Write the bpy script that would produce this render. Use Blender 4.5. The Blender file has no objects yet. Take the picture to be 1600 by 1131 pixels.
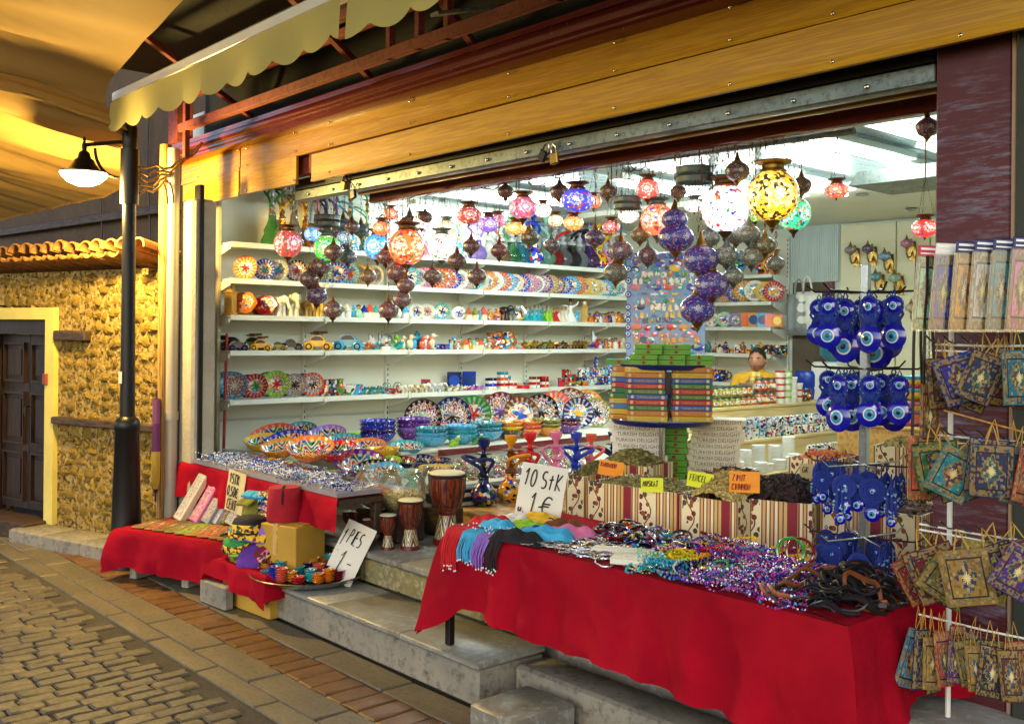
import bpy, math, random
from mathutils import Vector, Matrix, noise
R = random.Random(7)
PI = math.pi
scene = bpy.context.scene
COL = scene.collection

# ------------------------------------------------------------------ camera
F, CX, CY, EYE, ROLL = 1555.0, 800.0, 521.0, 1.65, 0.0095
YAW = math.atan2(1380, 1555)
FW = Vector((-math.cos(YAW), math.sin(YAW), 0)); FW = Vector((-math.sin(PI/2 - YAW), math.cos(PI/2 - YAW), 0))
RT = Vector((FW.y, -FW.x, 0)); UP = Vector((0, 0, 1))
camd = bpy.data.cameras.new('camera'); cam = bpy.data.objects.new('camera', camd); COL.objects.link(cam)
cr_, sr_ = math.cos(ROLL), math.sin(ROLL)
cr = RT*cr_ + UP*sr_; cu = UP*cr_ - RT*sr_
cam.matrix_world = Matrix(((cr.x, cu.x, -FW.x, 0), (cr.y, cu.y, -FW.y, 0), (cr.z, cu.z, -FW.z, EYE), (0, 0, 0, 1)))
camd.sensor_width = 36; camd.lens = 36*F/1600; camd.shift_y = -(565.5 - CY)/1600
camd.clip_end = 300; camd.clip_start = 0.05
scene.camera = cam

# ------------------------------------------------------------------ night sky and exposure
world = bpy.data.worlds.new('World'); scene.world = world; world.use_nodes = True
wn = world.node_tree
sky = wn.nodes.new('ShaderNodeTexSky'); sky.sky_type = 'NISHITA'; sky.sun_disc = False
sky.sun_elevation = math.radians(32); sky.sun_rotation = math.radians(150)
sky.air_density = 1.0; sky.dust_density = 1.5; sky.ozone_density = 0.6
wn.links.new(sky.outputs[0], wn.nodes['Background'].inputs[0])
wn.nodes['Background'].inputs[1].default_value = 0.08
vs = scene.view_settings
vs.view_transform = 'Standard'; vs.look = 'None'; vs.gamma = 1; vs.use_curve_mapping = False
vs.exposure = 2.05
TUBE_STRENGTH = 34.0
STREET_LAMP_W = 95.0
scene.cycles.use_denoising = True
scene.cycles.max_bounces = 7; scene.cycles.diffuse_bounces = 4; scene.cycles.glossy_bounces = 3
scene.cycles.transmission_bounces = 4; scene.cycles.transparent_max_bounces = 12
scene.cycles.sample_clamp_indirect = 4.0
scene.cycles.caustics_reflective = False; scene.cycles.caustics_refractive = False

# ------------------------------------------------------------------ finding places on real planes
def ray(u, v):
    a, b = u - CX, CY - v
    p, q = a*cr_ - b*sr_, a*sr_ + b*cr_
    return FW*F + RT*p + UP*q
def on_z(u, v, z):
    d = ray(u, v); t = (z - EYE)/d.z; return Vector((d.x*t, d.y*t, z))
def on_y(u, v, y):
    d = ray(u, v); t = y/d.y; return Vector((d.x*t, y, EYE + d.z*t))
def on_x(u, v, x):
    d = ray(u, v); t = x/d.x; return Vector((x, d.y*t, EYE + d.z*t))
def depth(p): return p[0]*FW.x + p[1]*FW.y
def px_size(n, p): return n*depth(p)/F      # n photo pixels at point p, in metres

# ------------------------------------------------------------------ mesh builder
class MB:
    def __init__(s): s.v, s.f, s.m = [], [], []
    def add(s, vs_, fs, mi=0, M=None):
        o = len(s.v)
        s.v += [tuple(M @ Vector(p)) for p in vs_] if M is not None else [tuple(p) for p in vs_]
        s.f += [tuple(i + o for i in f) for f in fs]; s.m += [mi]*len(fs); return s
    def box(s, x0, x1, y0, y1, z0, z1, mi=0, M=None):
        vv = [(x, y, z) for z in (z0, z1) for y in (y0, y1) for x in (x0, x1)]
        return s.add(vv, [(0, 2, 3, 1), (4, 5, 7, 6), (0, 1, 5, 4), (2, 6, 7, 3), (0, 4, 6, 2), (1, 3, 7, 5)], mi, M)
    def cbox(s, c, d, mi=0, M=None):
        return s.box(c[0]-d[0]/2, c[0]+d[0]/2, c[1]-d[1]/2, c[1]+d[1]/2, c[2]-d[2]/2, c[2]+d[2]/2, mi, M)
    def bbox(s, c, d, b=.004, mi=0, M=None):     # box with chamfered vertical and top edges
        x, y, z = d[0]/2, d[1]/2, d[2]/2
        rings = []
        for zz, k in ((-z, b), (-z + b, 0), (z - b, 0), (z, b)):
            X, Y = x - k, y - k
            rings.append([(c[0]+px_, c[1]+py_, c[2]+zz) for px_, py_ in ((-X+b, -Y), (X-b, -Y), (X, -Y+b), (X, Y-b), (X-b, Y), (-X+b, Y), (-X, Y-b), (-X, -Y+b))])
        vv = sum(rings, []); fs = []
        for i in range(3):
            for j in range(8): fs.append((i*8+j, i*8+(j+1) % 8, (i+1)*8+(j+1) % 8, (i+1)*8+j))
        fs += [tuple(range(7, -1, -1)), tuple(range(24, 32))]
        return s.add(vv, fs, mi, M)
    def lathe(s, prof, n=16, mi=0, M=None, mis=None, wob=None):
        vv, idx = [], []
        for k, (r, z) in enumerate(prof):
            if r < 1e-6: idx.append([len(vv)]*n); vv.append((0, 0, z))
            else:
                idx.append(list(range(len(vv), len(vv)+n)))
                for j in range(n):
                    a = 2*PI*j/n; q = r*(1 + (wob(a, z) if wob else 0)); vv.append((q*math.cos(a), q*math.sin(a), z))
        for k in range(len(prof)-1):
            A, B = idx[k], idx[k+1]; fs = []
            for j in range(n):
                q = [A[j], A[(j+1) % n], B[(j+1) % n], B[j]]
                q = [x for i_, x in enumerate(q) if x not in q[:i_]]
                if len(q) > 2: fs.append(tuple(q))
            if k == 0: o = len(s.v); s.v += [tuple(M @ Vector(p)) for p in vv] if M is not None else vv
            s.f += [tuple(i + o for i in f) for f in fs]; s.m += [mis[k] if mis else mi]*len(fs)
        return s
    def tube(s, pts, r, n=6, mi=0, M=None, closed=False):
        pts = [Vector(p) for p in pts]; k = len(pts); rr = r if isinstance(r, (list, tuple)) else [r]*k
        vv, fs = [], []; nrm = None
        for i, p in enumerate(pts):
            t = (pts[(i+1) % k] - pts[i-1]) if closed else (pts[min(i+1, k-1)] - pts[max(i-1, 0)])
            if t.length < 1e-9: t = Vector((0, 0, 1))
            t.normalize()
            if nrm is None:
                nrm = t.orthogonal().normalized()
            nrm = (nrm - t*nrm.dot(t))
            if nrm.length < 1e-6: nrm = t.orthogonal()
            nrm.normalize(); b = t.cross(nrm)
            for j in range(n):
                a = 2*PI*j/n; vv.append(p + (nrm*math.cos(a) + b*math.sin(a))*rr[i])
        for i in range(k if closed else k-1):
            a, b_ = i*n, ((i+1) % k)*n
            for j in range(n): fs.append((a+j, a+(j+1) % n, b_+(j+1) % n, b_+j))
        if not closed: fs += [tuple(range(n-1, -1, -1)), tuple(range((k-1)*n, k*n))]
        return s.add(vv, fs, mi, M)
    def prism(s, out, z0, z1, mi=0, M=None):
        n = len(out); vv = [(x, y, z0) for x, y in out] + [(x, y, z1) for x, y in out]
        fs = [tuple(range(n-1, -1, -1)), tuple(range(n, 2*n))] + [(i, (i+1) % n, n+(i+1) % n, n+i) for i in range(n)]
        return s.add(vv, fs, mi, M)
    def ell(s, c, r, n=12, m=8, mi=0, M=None):
        pr = [(math.sin(PI*i/m), -math.cos(PI*i/m)) for i in range(m+1)]; pr[0] = (0, -1); pr[-1] = (0, 1)
        T = Matrix.Translation(c) @ Matrix.Diagonal((r[0], r[1], r[2], 1))
        return s.lathe(pr, n, mi, (M @ T) if M is not None else T)
    def grid(s, fn, nu, nv, mi=0, M=None):
        vv = [fn(i/nu, j/nv) for j in range(nv+1) for i in range(nu+1)]
        fs = [(j*(nu+1)+i, j*(nu+1)+i+1, (j+1)*(nu+1)+i+1, (j+1)*(nu+1)+i) for j in range(nv) for i in range(nu)]
        return s.add(vv, fs, mi, M)
    def mesh(s, name, mats, smooth=True, ang=40):
        me = bpy.data.meshes.new(name); me.from_pydata(s.v, [], s.f)
        for m in (mats if isinstance(mats, (list, tuple)) else [mats]): me.materials.append(m)
        me.polygons.foreach_set('material_index', s.m)
        if smooth:
            me.polygons.foreach_set('use_smooth', [True]*len(s.f)); me.set_sharp_from_angle(angle=math.radians(ang))
        me.update(); return me

def put(name, me, parent=None, loc=(0, 0, 0), rot=(0, 0, 0), scl=1, color=None, **props):
    o = bpy.data.objects.new(name, me); COL.objects.link(o)
    o.location = loc; o.rotation_euler = rot
    o.scale = (scl, scl, scl) if isinstance(scl, (int, float)) else scl
    if parent: o.parent = parent
    if color is not None: o.color = (*color, 1)
    for k, v in props.items():
        if v is not None: o[k] = v
    return o
def tag(o, label, cat, group=None):
    o['label'] = label; o['category'] = cat
    if group: o['group'] = group
    return o
def thing(name, label, cat, loc=(0, 0, 0), rot=(0, 0, 0), group=None):
    return tag(put(name, None, loc=loc, rot=rot), label, cat, group)

# a kind of thing: its mesh (or None), its parts and their sub-parts; inst() makes one more of it with its own parts
class Kind:
    def __init__(s, name, me=None, kids=(), loc=(0, 0, 0), rot=(0, 0, 0), scl=1, tint=None, tinted=True, label=None):
        s.name, s.me, s.kids, s.loc, s.rot, s.scl, s.tint, s.tinted, s.label = name, me, list(kids), loc, rot, scl, tint, tinted, label
def inst(kd, loc, rot=(0, 0, 0), scl=1, color=None, color2=None, label=None, cat=None, group=None, parent=None):
    if isinstance(rot, (int, float)): rot = (0, 0, rot)
    o = put(kd.name, kd.me, parent, loc, rot, scl, color)
    if cat: o['category'] = cat
    if label: o['label'] = label
    if group: o['group'] = group
    for c in kd.kids:
        cc = c.tint or (color2 if (c.tinted == 2 and color2) else color)
        inst(c, c.loc, c.rot, c.scl, cc, color2, parent=o, label=c.label)
    return o

# labels: every row of goods is worded at the end, from its own look, its place and its neighbours
ROWS = {}
def row(place, o, adj, noun, key):
    ROWS.setdefault(place, []).append([key, o, adj, noun])
_ORD = 'first second third fourth fifth sixth seventh eighth ninth tenth eleventh twelfth thirteenth fourteenth fifteenth sixteenth seventeenth eighteenth nineteenth'.split()
_TEN = {2: 'twent', 3: 'thirt', 4: 'fort', 5: 'fift', 6: 'sixt', 7: 'sevent', 8: 'eight', 9: 'ninet'}
def ordinal(n):
    if n < 20: return _ORD[n-1]
    if n > 99: return 'hundred and ' + ordinal(n-100) if n > 100 else 'hundredth'
    return _TEN[n//10] + ('ieth' if n % 10 == 0 else 'y-' + _ORD[n % 10 - 1])
def word_rows(start):
    for place, items in ROWS.items():
        items.sort(key=lambda t: t[0])
        count, seen = {}, {}
        for _, o, a, n in items: count[a, n] = count.get((a, n), 0) + 1
        labs = []
        for i, (_, o, a, n) in enumerate(items):
            if count[a, n] == 1: lab = f'{a} {n} {place}'
            else:
                l = items[i-1] if i else None; r = items[i+1] if i+1 < len(items) else None
                nb = [f'{x[2]} {x[3]}' for x in (l, r) if x]
                same = [x for x in nb if x == f'{a} {n}']
                lab = f'{a} {n} {place}, between {" and ".join(nb)}' if len(nb) == 2 and not same else None
                if lab is None or len(lab.split()) > 15: lab = None
            labs.append(lab)
        tot = {}
        for l in labs: tot[l] = tot.get(l, 0) + 1
        for (key, o, a, n), l in zip(items, labs):
            seen[a, n] = seen.get((a, n), 0) + 1
            if l is None or tot[l] > 1: l = f'{ordinal(seen[a, n])} {a} {n} from {start.get(place, "the street end")} {place}'
            o['label'] = ' '.join(l.split()[:16])
# ------------------------------------------------------------------ materials
def lin(h):
    h = h.lstrip('#'); c = [int(h[i:i+2], 16)/255 for i in (0, 2, 4)]
    return tuple(x/12.92 if x <= .04045 else ((x+.055)/1.055)**2.4 for x in c)
class T:
    """a small wrapper round a node tree"""
    def __init__(s, name):
        s.m = bpy.data.materials.new(name); s.m.use_nodes = True; s.t = s.m.node_tree
        s.b = s.t.nodes['Principled BSDF']; s.out = s.t.nodes['Material Output']
    def n(s, typ, ins=None, **pr):
        nd = s.t.nodes.new('ShaderNode' + typ)
        for k, v in pr.items(): setattr(nd, k, v)
        for k, v in (ins or {}).items(): s.set(nd.inputs[k], v)
        return nd
    def set(s, sock, v):
        if isinstance(v, bpy.types.NodeSocket): s.t.links.new(v, sock)
        elif isinstance(v, bpy.types.Node): s.t.links.new(v.outputs[0], sock)
        else:
            if sock.type == 'RGBA' and len(v) == 3: v = (*v, 1)
            sock.default_value = v
    def math(s, op, a, b=0.0, c=None):
        i = {0: a, 1: b}
        if c is not None: i[2] = c
        return s.n('Math', i, operation=op).outputs[0]
    def mix(s, f, a, b, mode='MIX'):
        nd = s.n('Mix', None, data_type='RGBA', blend_type=mode)
        s.set(nd.inputs[0], f); s.set(nd.inputs[6], a); s.set(nd.inputs[7], b); return nd.outputs[2]
    def ramp(s, f, stops, interp='LINEAR'):
        nd = s.n('ValToRGB', {0: f}); r = nd.color_ramp; r.interpolation = interp
        while len(r.elements) > 1: r.elements.remove(r.elements[-1])
        for i, (p, c) in enumerate(stops):
            e = r.elements[0] if i == 0 else r.elements.new(p)
            e.position = p; e.color = (*c, 1)
        return nd.outputs[0]
    def obj(s): return s.n('TexCoord').outputs['Object']
    def tint(s): return s.n('ObjectInfo').outputs['Color']
    def rnd(s): return s.n('ObjectInfo').outputs['Random']
    def shifted(s, k=37.0):      # object space moved by the object's own random number
        r = s.math('MULTIPLY', s.rnd(), k)
        return s.n('VectorMath', {0: s.obj(), 1: s.n('CombineXYZ', {0: r, 1: r, 2: r}).outputs[0]}, operation='ADD').outputs[0]
    def noise(s, vec, sc, det=3.0, rough=.55): return s.n('TexNoise', {'Vector': vec, 'Scale': sc, 'Detail': det, 'Roughness': rough})
    def vor(s, vec, sc, feat='F1', rand=1.0):
        return s.n('TexVoronoi', {'Vector': vec, 'Scale': sc, 'Randomness': rand}, feature=feat)
    def done(s, color=None, rough=.5, metal=0.0, bump=None, bs=.3, bd=.01, coat=0.0, spec=None):
        if color is not None: s.set(s.b.inputs['Base Color'], color)
        s.set(s.b.inputs['Roughness'], rough); s.set(s.b.inputs['Metallic'], metal)
        if coat: s.b.inputs['Coat Weight'].default_value = coat; s.b.inputs['Coat Roughness'].default_value = .08
        if spec is not None: s.b.inputs['Specular IOR Level'].default_value = spec
        if bump is not None:
            nb = s.n('Bump', {'Strength': bs, 'Distance': bd, 'Height': bump}); s.t.links.new(nb.outputs[0], s.b.inputs['Normal'])
        return s.m
def plain(name, c, rough=.5, metal=0.0, var=.25, sc=9.0, bs=.15, bd=.004, coat=0.0, c2=None, bsc=None):
    """a colour with soft mottling, fine relief and uneven gloss"""
    t = T(name); v = t.shifted(); nz = t.noise(v, sc, 5.0)
    base = t.tint() if c == 'tint' else (lin(c) if isinstance(c, str) else c)
    if c2: col = t.mix(nz.outputs[0], base, lin(c2))
    else: col = t.mix(var, base, t.ramp(nz.outputs[0], [(.25, (.35,)*3), (.6, (1, 1, 1)), (.8, (1.2,)*3)]), 'MULTIPLY')
    n2 = t.noise(v, bsc or sc*6, 4.0)
    rg = t.math('MULTIPLY_ADD', n2.outputs[0], .25, max(rough - .12, .02))
    return t.done(col, rg, metal, n2.outputs[0], bs, bd, coat)
PAL = ['#c81e2a', '#f0a818', '#1a4fb8', '#22a0b8', '#f2efe4', '#2c8a3c', '#e8641e', '#5a2a86']
def pal_ramp(t, f, cols): return t.ramp(f, [(i/len(cols), lin(c)) for i, c in enumerate(cols)], 'CONSTANT')
def frac(t, a, b): return t.math('FRACT', t.math('ADD', a, b))

def plate_mat(name, pal, scale=7.0, petals=6.0, rim=.62):
    t = T(name); sp = t.n('SeparateXYZ', {0: t.obj()})
    x, y = sp.outputs[0], sp.outputs[1]
    r = t.math('SQRT', t.math('ADD', t.math('MULTIPLY', x, x), t.math('MULTIPLY', y, y)))
    a = t.math('ARCTAN2', y, x)
    vo = t.vor(t.shifted(), scale); cs = t.n('SeparateColor', {0: vo.outputs['Color']})
    cell = pal_ramp(t, frac(t, cs.outputs[0], t.math('MULTIPLY', t.rnd(), 3.7)), pal)
    pet = t.math('MULTIPLY', t.math('SINE', t.math('MULTIPLY', a, petals)), .13)
    d = t.math('ADD', r, pet)
    rings = t.math('GREATER_THAN', t.math('SINE', t.math('MULTIPLY', d, 34.0)), .35)
    cream = lin('#f3ecd8')
    inner = t.mix(t.math('LESS_THAN', d, .26), t.mix(t.math('MULTIPLY', rings, .65), cell, cream), pal_ramp(t, frac(t, t.rnd(), .31), pal))
    dots = t.math('GREATER_THAN', t.math('SINE', t.math('MULTIPLY', a, 18.0)), .2)
    rimc = t.mix(t.math('MULTIPLY', dots, .55), t.tint(), t.mix(.5, cell, cream))
    edge = t.mix(t.math('GREATER_THAN', r, .93), rimc, t.tint())
    col = t.mix(t.math('GREATER_THAN', r, rim), inner, edge)
    return t.done(col, .12, coat=.4)
def speck_mat(name, pal, scale, mixw=.5, rough=.2, coat=.3, metal=0.0):
    t = T(name); vo = t.vor(t.shifted(), scale); cs = t.n('SeparateColor', {0: vo.outputs['Color']})
    cell = pal_ramp(t, frac(t, cs.outputs[0], t.rnd()), pal)
    w = t.math('GREATER_THAN', cs.outputs[1], 1 - mixw)
    return t.done(t.mix(w, t.tint(), cell), rough, metal, vo.outputs['Distance'], .25, .003, coat)
def lamp_glass(name, power, lit=True, sc=28.0, dens=.74, others=None):
    """mosaic glass: small tesserae in grout with rosettes round the globe; a lit one glows from inside"""
    t = T(name); o = t.obj(); sp = t.n('SeparateXYZ', {0: o}); x, y, z = sp.outputs[0], sp.outputs[1], sp.outputs[2]
    a = t.math('DIVIDE', t.math('ARCTAN2', y, x), PI/2.5)
    fa = t.math('SUBTRACT', t.math('FRACT', t.math('ADD', a, t.math('MULTIPLY', t.rnd(), 5.0))), .5)
    dx = t.math('MULTIPLY', fa, 1.25)
    d = t.math('SQRT', t.math('ADD', t.math('MULTIPLY', dx, dx), t.math('MULTIPLY', z, z)))
    an = t.math('ARCTAN2', z, dx)
    star = t.math('ADD', d, t.math('MULTIPLY', t.math('SINE', t.math('MULTIPLY', an, 8.0)), .055))
    vo = t.vor(t.shifted(), sc/4.0); cs = t.n('SeparateColor', {0: vo.outputs['Color']})
    ed = t.vor(t.shifted(), sc/4.0, 'DISTANCE_TO_EDGE')
    ti = t.tint(); white = (1.0, .97, .9)
    ring1 = t.math('LESS_THAN', star, .2)
    band = t.math('MULTIPLY', t.math('GREATER_THAN', star, .34), t.math('LESS_THAN', star, .5))
    spk = t.math('GREATER_THAN', cs.outputs[1], dens)
    other = pal_ramp(t, frac(t, cs.outputs[0], t.rnd()), others or ['#d01808', '#f09010', '#ffe8c0', '#1040c0', '#ffffff', '#d01808', '#089070'])
    bg = t.mix(spk, t.mix(.12, ti, white), other)
    bg = bg if lit else t.mix(.6, ti, bg)
    col = t.mix(ring1, t.mix(band, bg, t.mix(.5 if lit else .12, ti, white)), t.mix(.25, white, ti))
    grout = t.math('LESS_THAN', ed.outputs['Distance'], .05)
    if lit:
        col = t.mix(grout, col, t.mix(.75, col, (0, 0, 0)))
        face = t.n('LayerWeight', {'Blend': .35}).outputs['Facing']
        pw = t.math('MULTIPLY', t.math('SUBTRACT', 1.15, face), power)
        col = t.n('Gamma', {0: col, 1: 1.7}).outputs[0]; t.set(t.b.inputs['Emission Color'], col); t.set(t.b.inputs['Emission Strength'], pw)
        m = t.done(t.mix(.5, col, (.2, .2, .2)), .15); m.cycles.emission_sampling = 'NONE'; return m
    return t.done(t.mix(grout, t.mix(.3, col, ti), lin('#2a1a12')), .18, 0, ed.outputs['Distance'], .4, .004, .3)
def carpet_mat(name):
    """woven carpet pattern in unit object space: border, field and a medallion"""
    t = T(name); o = t.obj(); sp = t.n('SeparateXYZ', {0: o}); x, y = sp.outputs[0], sp.outputs[2]
    ax, ay = t.math('ABSOLUTE', x), t.math('ABSOLUTE', y)
    mx = t.math('MAXIMUM', ax, ay)
    vo = t.n('TexVoronoi', {'Vector': t.shifted(), 'Scale': 9.0, 'Randomness': .5}, distance='CHEBYCHEV'); cs = t.n('SeparateColor', {0: vo.outputs['Color']})
    pal = ['#94803c', '#1a2c56', '#6a141c', '#a89a70', '#1f5a6a', '#301a30', '#a88c3c', '#24382a']
    cell = pal_ramp(t, frac(t, cs.outputs[0], t.rnd()), pal)
    ti = t.tint()
    med = t.math('ADD', t.math('MULTIPLY', ax, 1.25), t.math('ADD', ay, t.math('MULTIPLY', t.math('SINE', t.math('MULTIPLY', t.math('ARCTAN2', y, x), 12.0)), .07)))
    field = t.mix(t.math('GREATER_THAN', cs.outputs[1], .5), ti, t.mix(.5, cell, ti))
    gold = lin('#7c6834')
    m1 = t.mix(t.math('LESS_THAN', med, .72), field, gold)
    m2 = t.mix(t.math('LESS_THAN', med, .62), m1, t.mix(.75, pal_ramp(t, frac(t, t.rnd(), .47), ['#1c5a78', '#7c1a24', '#1e2c52', '#206a50', '#6a5a20']), cell))
    m3 = t.mix(t.math('LESS_THAN', med, .22), m2, lin('#cdbb80'))
    bor = t.mix(t.math('GREATER_THAN', cs.outputs[1], .45), gold, t.mix(.5, cell, ti))
    col = t.mix(t.math('GREATER_THAN', mx, .7), m3, bor)
    line = t.math('LESS_THAN', t.math('ABSOLUTE', t.math('SUBTRACT', mx, .7)), .03)
    col = t.mix(line, col, lin('#20141a'))
    wv = t.n('TexWave', {'Vector': o, 'Scale': 40.0, 'Distortion': 1.0})
    return t.done(col, .8, 0, wv.outputs[0], .25, .003)
def wood(name, c1, c2, sc=2.0, stretch=(1, 14, 14), rough=.45, coat=0.0, bs=.2):
    t = T(name); mp = t.n('Mapping', {'Vector': t.shifted(9.0), 'Scale': stretch})
    nz = t.noise(mp.outputs[0], sc, 6.0, .6); wv = t.n('TexWave', {'Vector': mp.outputs[0], 'Scale': sc*.7, 'Distortion': 9.0, 'Detail': 3.0, 'Detail Scale': 1.5}, bands_direction='Y')
    f = t.math('ADD', t.math('MULTIPLY', nz.outputs[0], .6), t.math('MULTIPLY', wv.outputs[0], .4))
    spot = t.noise(t.shifted(9.0), 3.0, 4.0)
    col = t.mix(t.math('MULTIPLY', spot.outputs[0], .35), t.ramp(f, [(.3, lin(c2)), (.62, lin(c1))]), lin(c2))
    return t.done(col, t.math('MULTIPLY_ADD', nz.outputs[0], .3, rough-.15), 0, f, bs, .003, coat)
def worn(name, c1, c2, c3, s1=3.0, s2=22.0, rough=.75, bs=.5, bd=.012, metal=0.0, spec=.5, cov=0.0):
    """stone, concrete, rust: two scales of colour with a third in patches and a rough relief"""
    t = T(name); v = t.shifted(); a = t.noise(v, s1, 6.0, .6); b = t.noise(v, s2, 8.0, .65)
    col = t.mix(t.ramp(a.outputs[0], [(.38, (0,)*3), (.62, (1,)*3)]), lin(c1), lin(c2))
    col = t.mix(t.ramp(b.outputs[0], [(.5 - cov, (0,)*3), (.7 - cov*1.6, (1,)*3)]), col, lin(c3))
    h = t.math('ADD', t.math('MULTIPLY', a.outputs[0], .5), b.outputs[0])
    return t.done(col, t.math('MULTIPLY_ADD', b.outputs[0], .35, rough-.2), metal, h, bs, bd, 0.0, spec)
def glassy(name, tint, alpha=.25):
    """thin glass: clear where faced, glossy at the rim"""
    t = T(name); tr = t.n('BsdfTransparent', {0: t.mix(.55, t.tint(), (1, 1, 1)) if tint else (.93, .96, .95)})
    gl = t.n('BsdfGlossy', {0: (1, 1, 1), 1: .04})
    df = t.n('BsdfTranslucent', {0: t.tint() if tint else (.8, .85, .85)})
    d2 = t.n('BsdfDiffuse', {0: t.tint() if tint else (.8, .85, .85)})
    body = t.n('MixShader', {0: .5, 1: df.outputs[0], 2: d2.outputs[0]})
    m1 = t.n('MixShader', {0: alpha, 1: tr.outputs[0], 2: body.outputs[0]})
    fr = t.n('LayerWeight', {'Blend': .25})
    m2 = t.n('MixShader', {0: t.math('MULTIPLY_ADD', fr.outputs['Fresnel'], .8, .03), 1: m1.outputs[0], 2: gl.outputs[0]})
    t.t.links.new(m2.outputs[0], t.out.inputs[0]); return t.m
def glow(name, c, s, sample=True):
    t = T(name); t.b.inputs['Emission Color'].default_value = (*c, 1); t.b.inputs['Emission Strength'].default_value = s
    m = t.done(c, .4)
    if not sample: m.cycles.emission_sampling = 'NONE'
    return m
M = {}
M['white_steel'] = plain('white_steel', '#e4e6da', .35, var=.12, sc=5)
M['panel'] = plain('panel', '#e6e5d0', .5, var=.16, sc=1.6, bs=.05)
M['slat'] = plain('slat', '#a4b6b8', .3, var=.08, sc=4, bs=.05)
M['plaster'] = plain('plaster', '#d8e0d6', .7, var=.2, sc=2)
M['cream'] = plain('cream', '#e2dcba', .5, var=.18, sc=2)
M['corr'] = plain('corr', '#cfdcda', .35, var=.1, sc=3)
M['black_steel'] = plain('black_steel', '#151413', .38, .3, sc=14)
M['steel'] = plain('steel', '#b9bcbd', .22, 1.0, sc=12, bs=.08)
M['chrome'] = plain('chrome', '#cfd2d4', .12, 1.0, var=.1, sc=20, bs=.05)
M['brass'] = plain('brass', '#a98544', .3, 1.0, sc=20)
M['copper'] = plain('copper', '#6e4a30', .35, .9, sc=26, bs=.4)
M['pewter'] = plain('pewter', '#6f7a74', .35, .9, sc=30, bs=.5)
M['galv'] = worn('galv', '#76807a', '#8c968e', '#50585a', 6, 40, .45, .2, .003, .7)
M['rust'] = worn('rust', '#7a3426', '#8c4030', '#4a2218', 5, 34, .75, .4, .004)
M['maroon_gloss'] = plain('maroon_gloss', '#6a2426', .22, var=.2, sc=6, bs=.06, coat=.5)
M['maroon'] = None
M['fascia'] = wood('fascia', '#c8980c', '#b07e06', 2.6, (1.1, 30, 30), .42, .15, .08)
M['old_wood'] = wood('old_wood', '#4a3626', '#241812', 3.0, (2, 12, 12), .6, 0, .5)
M['door_wood'] = wood('door_wood', '#301c10', '#180d07', 3.0, (12, 12, 1.5), .5, .1, .4)
M['pine'] = wood('pine', '#c9a25a', '#a67c3c', 2.0, (14, 2, 14), .5)
M['counter'] = wood('counter', '#d6c08a', '#c9b078', .8, (16, 1.0, 22), .4, .1, .05)
M['raw_post'] = wood('raw_post', '#b89048', '#7a5a28', 3.0, (14, 14, 1), .7, 0, .6)
M['card'] = plain('card', '#b08a2c', .7, var=.3, sc=5)
M['concrete'] = worn('concrete', '#77746a', '#8b8576', '#4f4d46', 3, 26, .7, .4, .008)
M['tread'] = worn('tread', '#858780', '#6f6a5c', '#9aa09c', 2.5, 30, .42, .25, .004)
M['riser_stone'] = worn('riser_stone', '#8a7c48', '#6c6a4a', '#a8a080', 5, 30, .7, .6, .01)
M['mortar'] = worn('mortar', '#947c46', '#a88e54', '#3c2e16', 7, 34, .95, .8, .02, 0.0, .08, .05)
M['street_bed'] = worn('street_bed', '#4a4336', '#3a342a', '#2c281f', 4, 50, .9, .4, .005)
M['gravel_wall'] = worn('gravel_wall', '#7d684a', '#655540', '#8e7a58', 3, 18, .95, .8, .02)
M['dark_wall'] = worn('dark_wall', '#4a3a26', '#3c2f20', '#57462e', 1.5, 14, .9, .3, .01)
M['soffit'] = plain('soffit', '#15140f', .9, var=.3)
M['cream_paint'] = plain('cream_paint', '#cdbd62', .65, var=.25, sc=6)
M['shop_floor'] = worn('shop_floor', '#9a9686', '#8a8474', '#b4b0a2', 3, 30, .4, .1, .003)
M['grey_pipe'] = plain('grey_pipe', '#a8a294', .4, var=.2, sc=4)
M['white_card'] = plain('white_card', '#d9d8c6', .7, var=.1, sc=6)
M['ink'] = plain('ink', '#171717', .6, var=.05)
M['redink'] = plain('redink', '#8c1a12', .6, var=.05)
M['tint'] = plain('tint', 'tint', .45, var=.2, sc=14)
M['tint_gloss'] = plain('tint_gloss', 'tint', .14, var=.15, sc=12, bs=.05, coat=.5)
M['tint_cloth'] = plain('tint_cloth', 'tint', .85, var=.35, sc=30, bs=.4, bsc=160)
M['tint_metal'] = plain('tint_metal', 'tint', .28, .85, var=.3, sc=20)
M['tint_glass'] = glassy('tint_glass', True, .5)
M['glass'] = glassy('glass', False, .08)
M['plate_a'] = plate_mat('plate_a', ['#c81e2a', '#f0a818', '#1a4fb8', '#22a0b8', '#f2efe4', '#2c8a3c'], 7, 6)
M['plate_b'] = plate_mat('plate_b', ['#1a4fb8', '#f2efe4', '#22a0b8', '#e8641e', '#f0d060', '#123a7a'], 5, 4, .7)
M['plate_c'] = plate_mat('plate_c', ['#c81e2a', '#f2efe4', '#5a2a86', '#1a4fb8', '#e88a1e', '#2c8a3c', '#1a1a1a'], 13, 8, .8)
M['speck'] = speck_mat('speck', ['#f2efe4', '#c81e2a', '#1a4fb8', '#f0a818', '#2c8a3c', '#101010'], 55, .5)
M['speck_in'] = plate_mat('speck_in', ['#c81e2a', '#1a4fb8', '#e8a020', '#1a8aa0', '#101018', '#2c8a3c'], 8, 8, .86)
M['speck_fine'] = speck_mat('speck_fine', ['#f2efe4', '#d03040', '#2050b8', '#f0c030', '#2c8a3c'], 95, .5)
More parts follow.
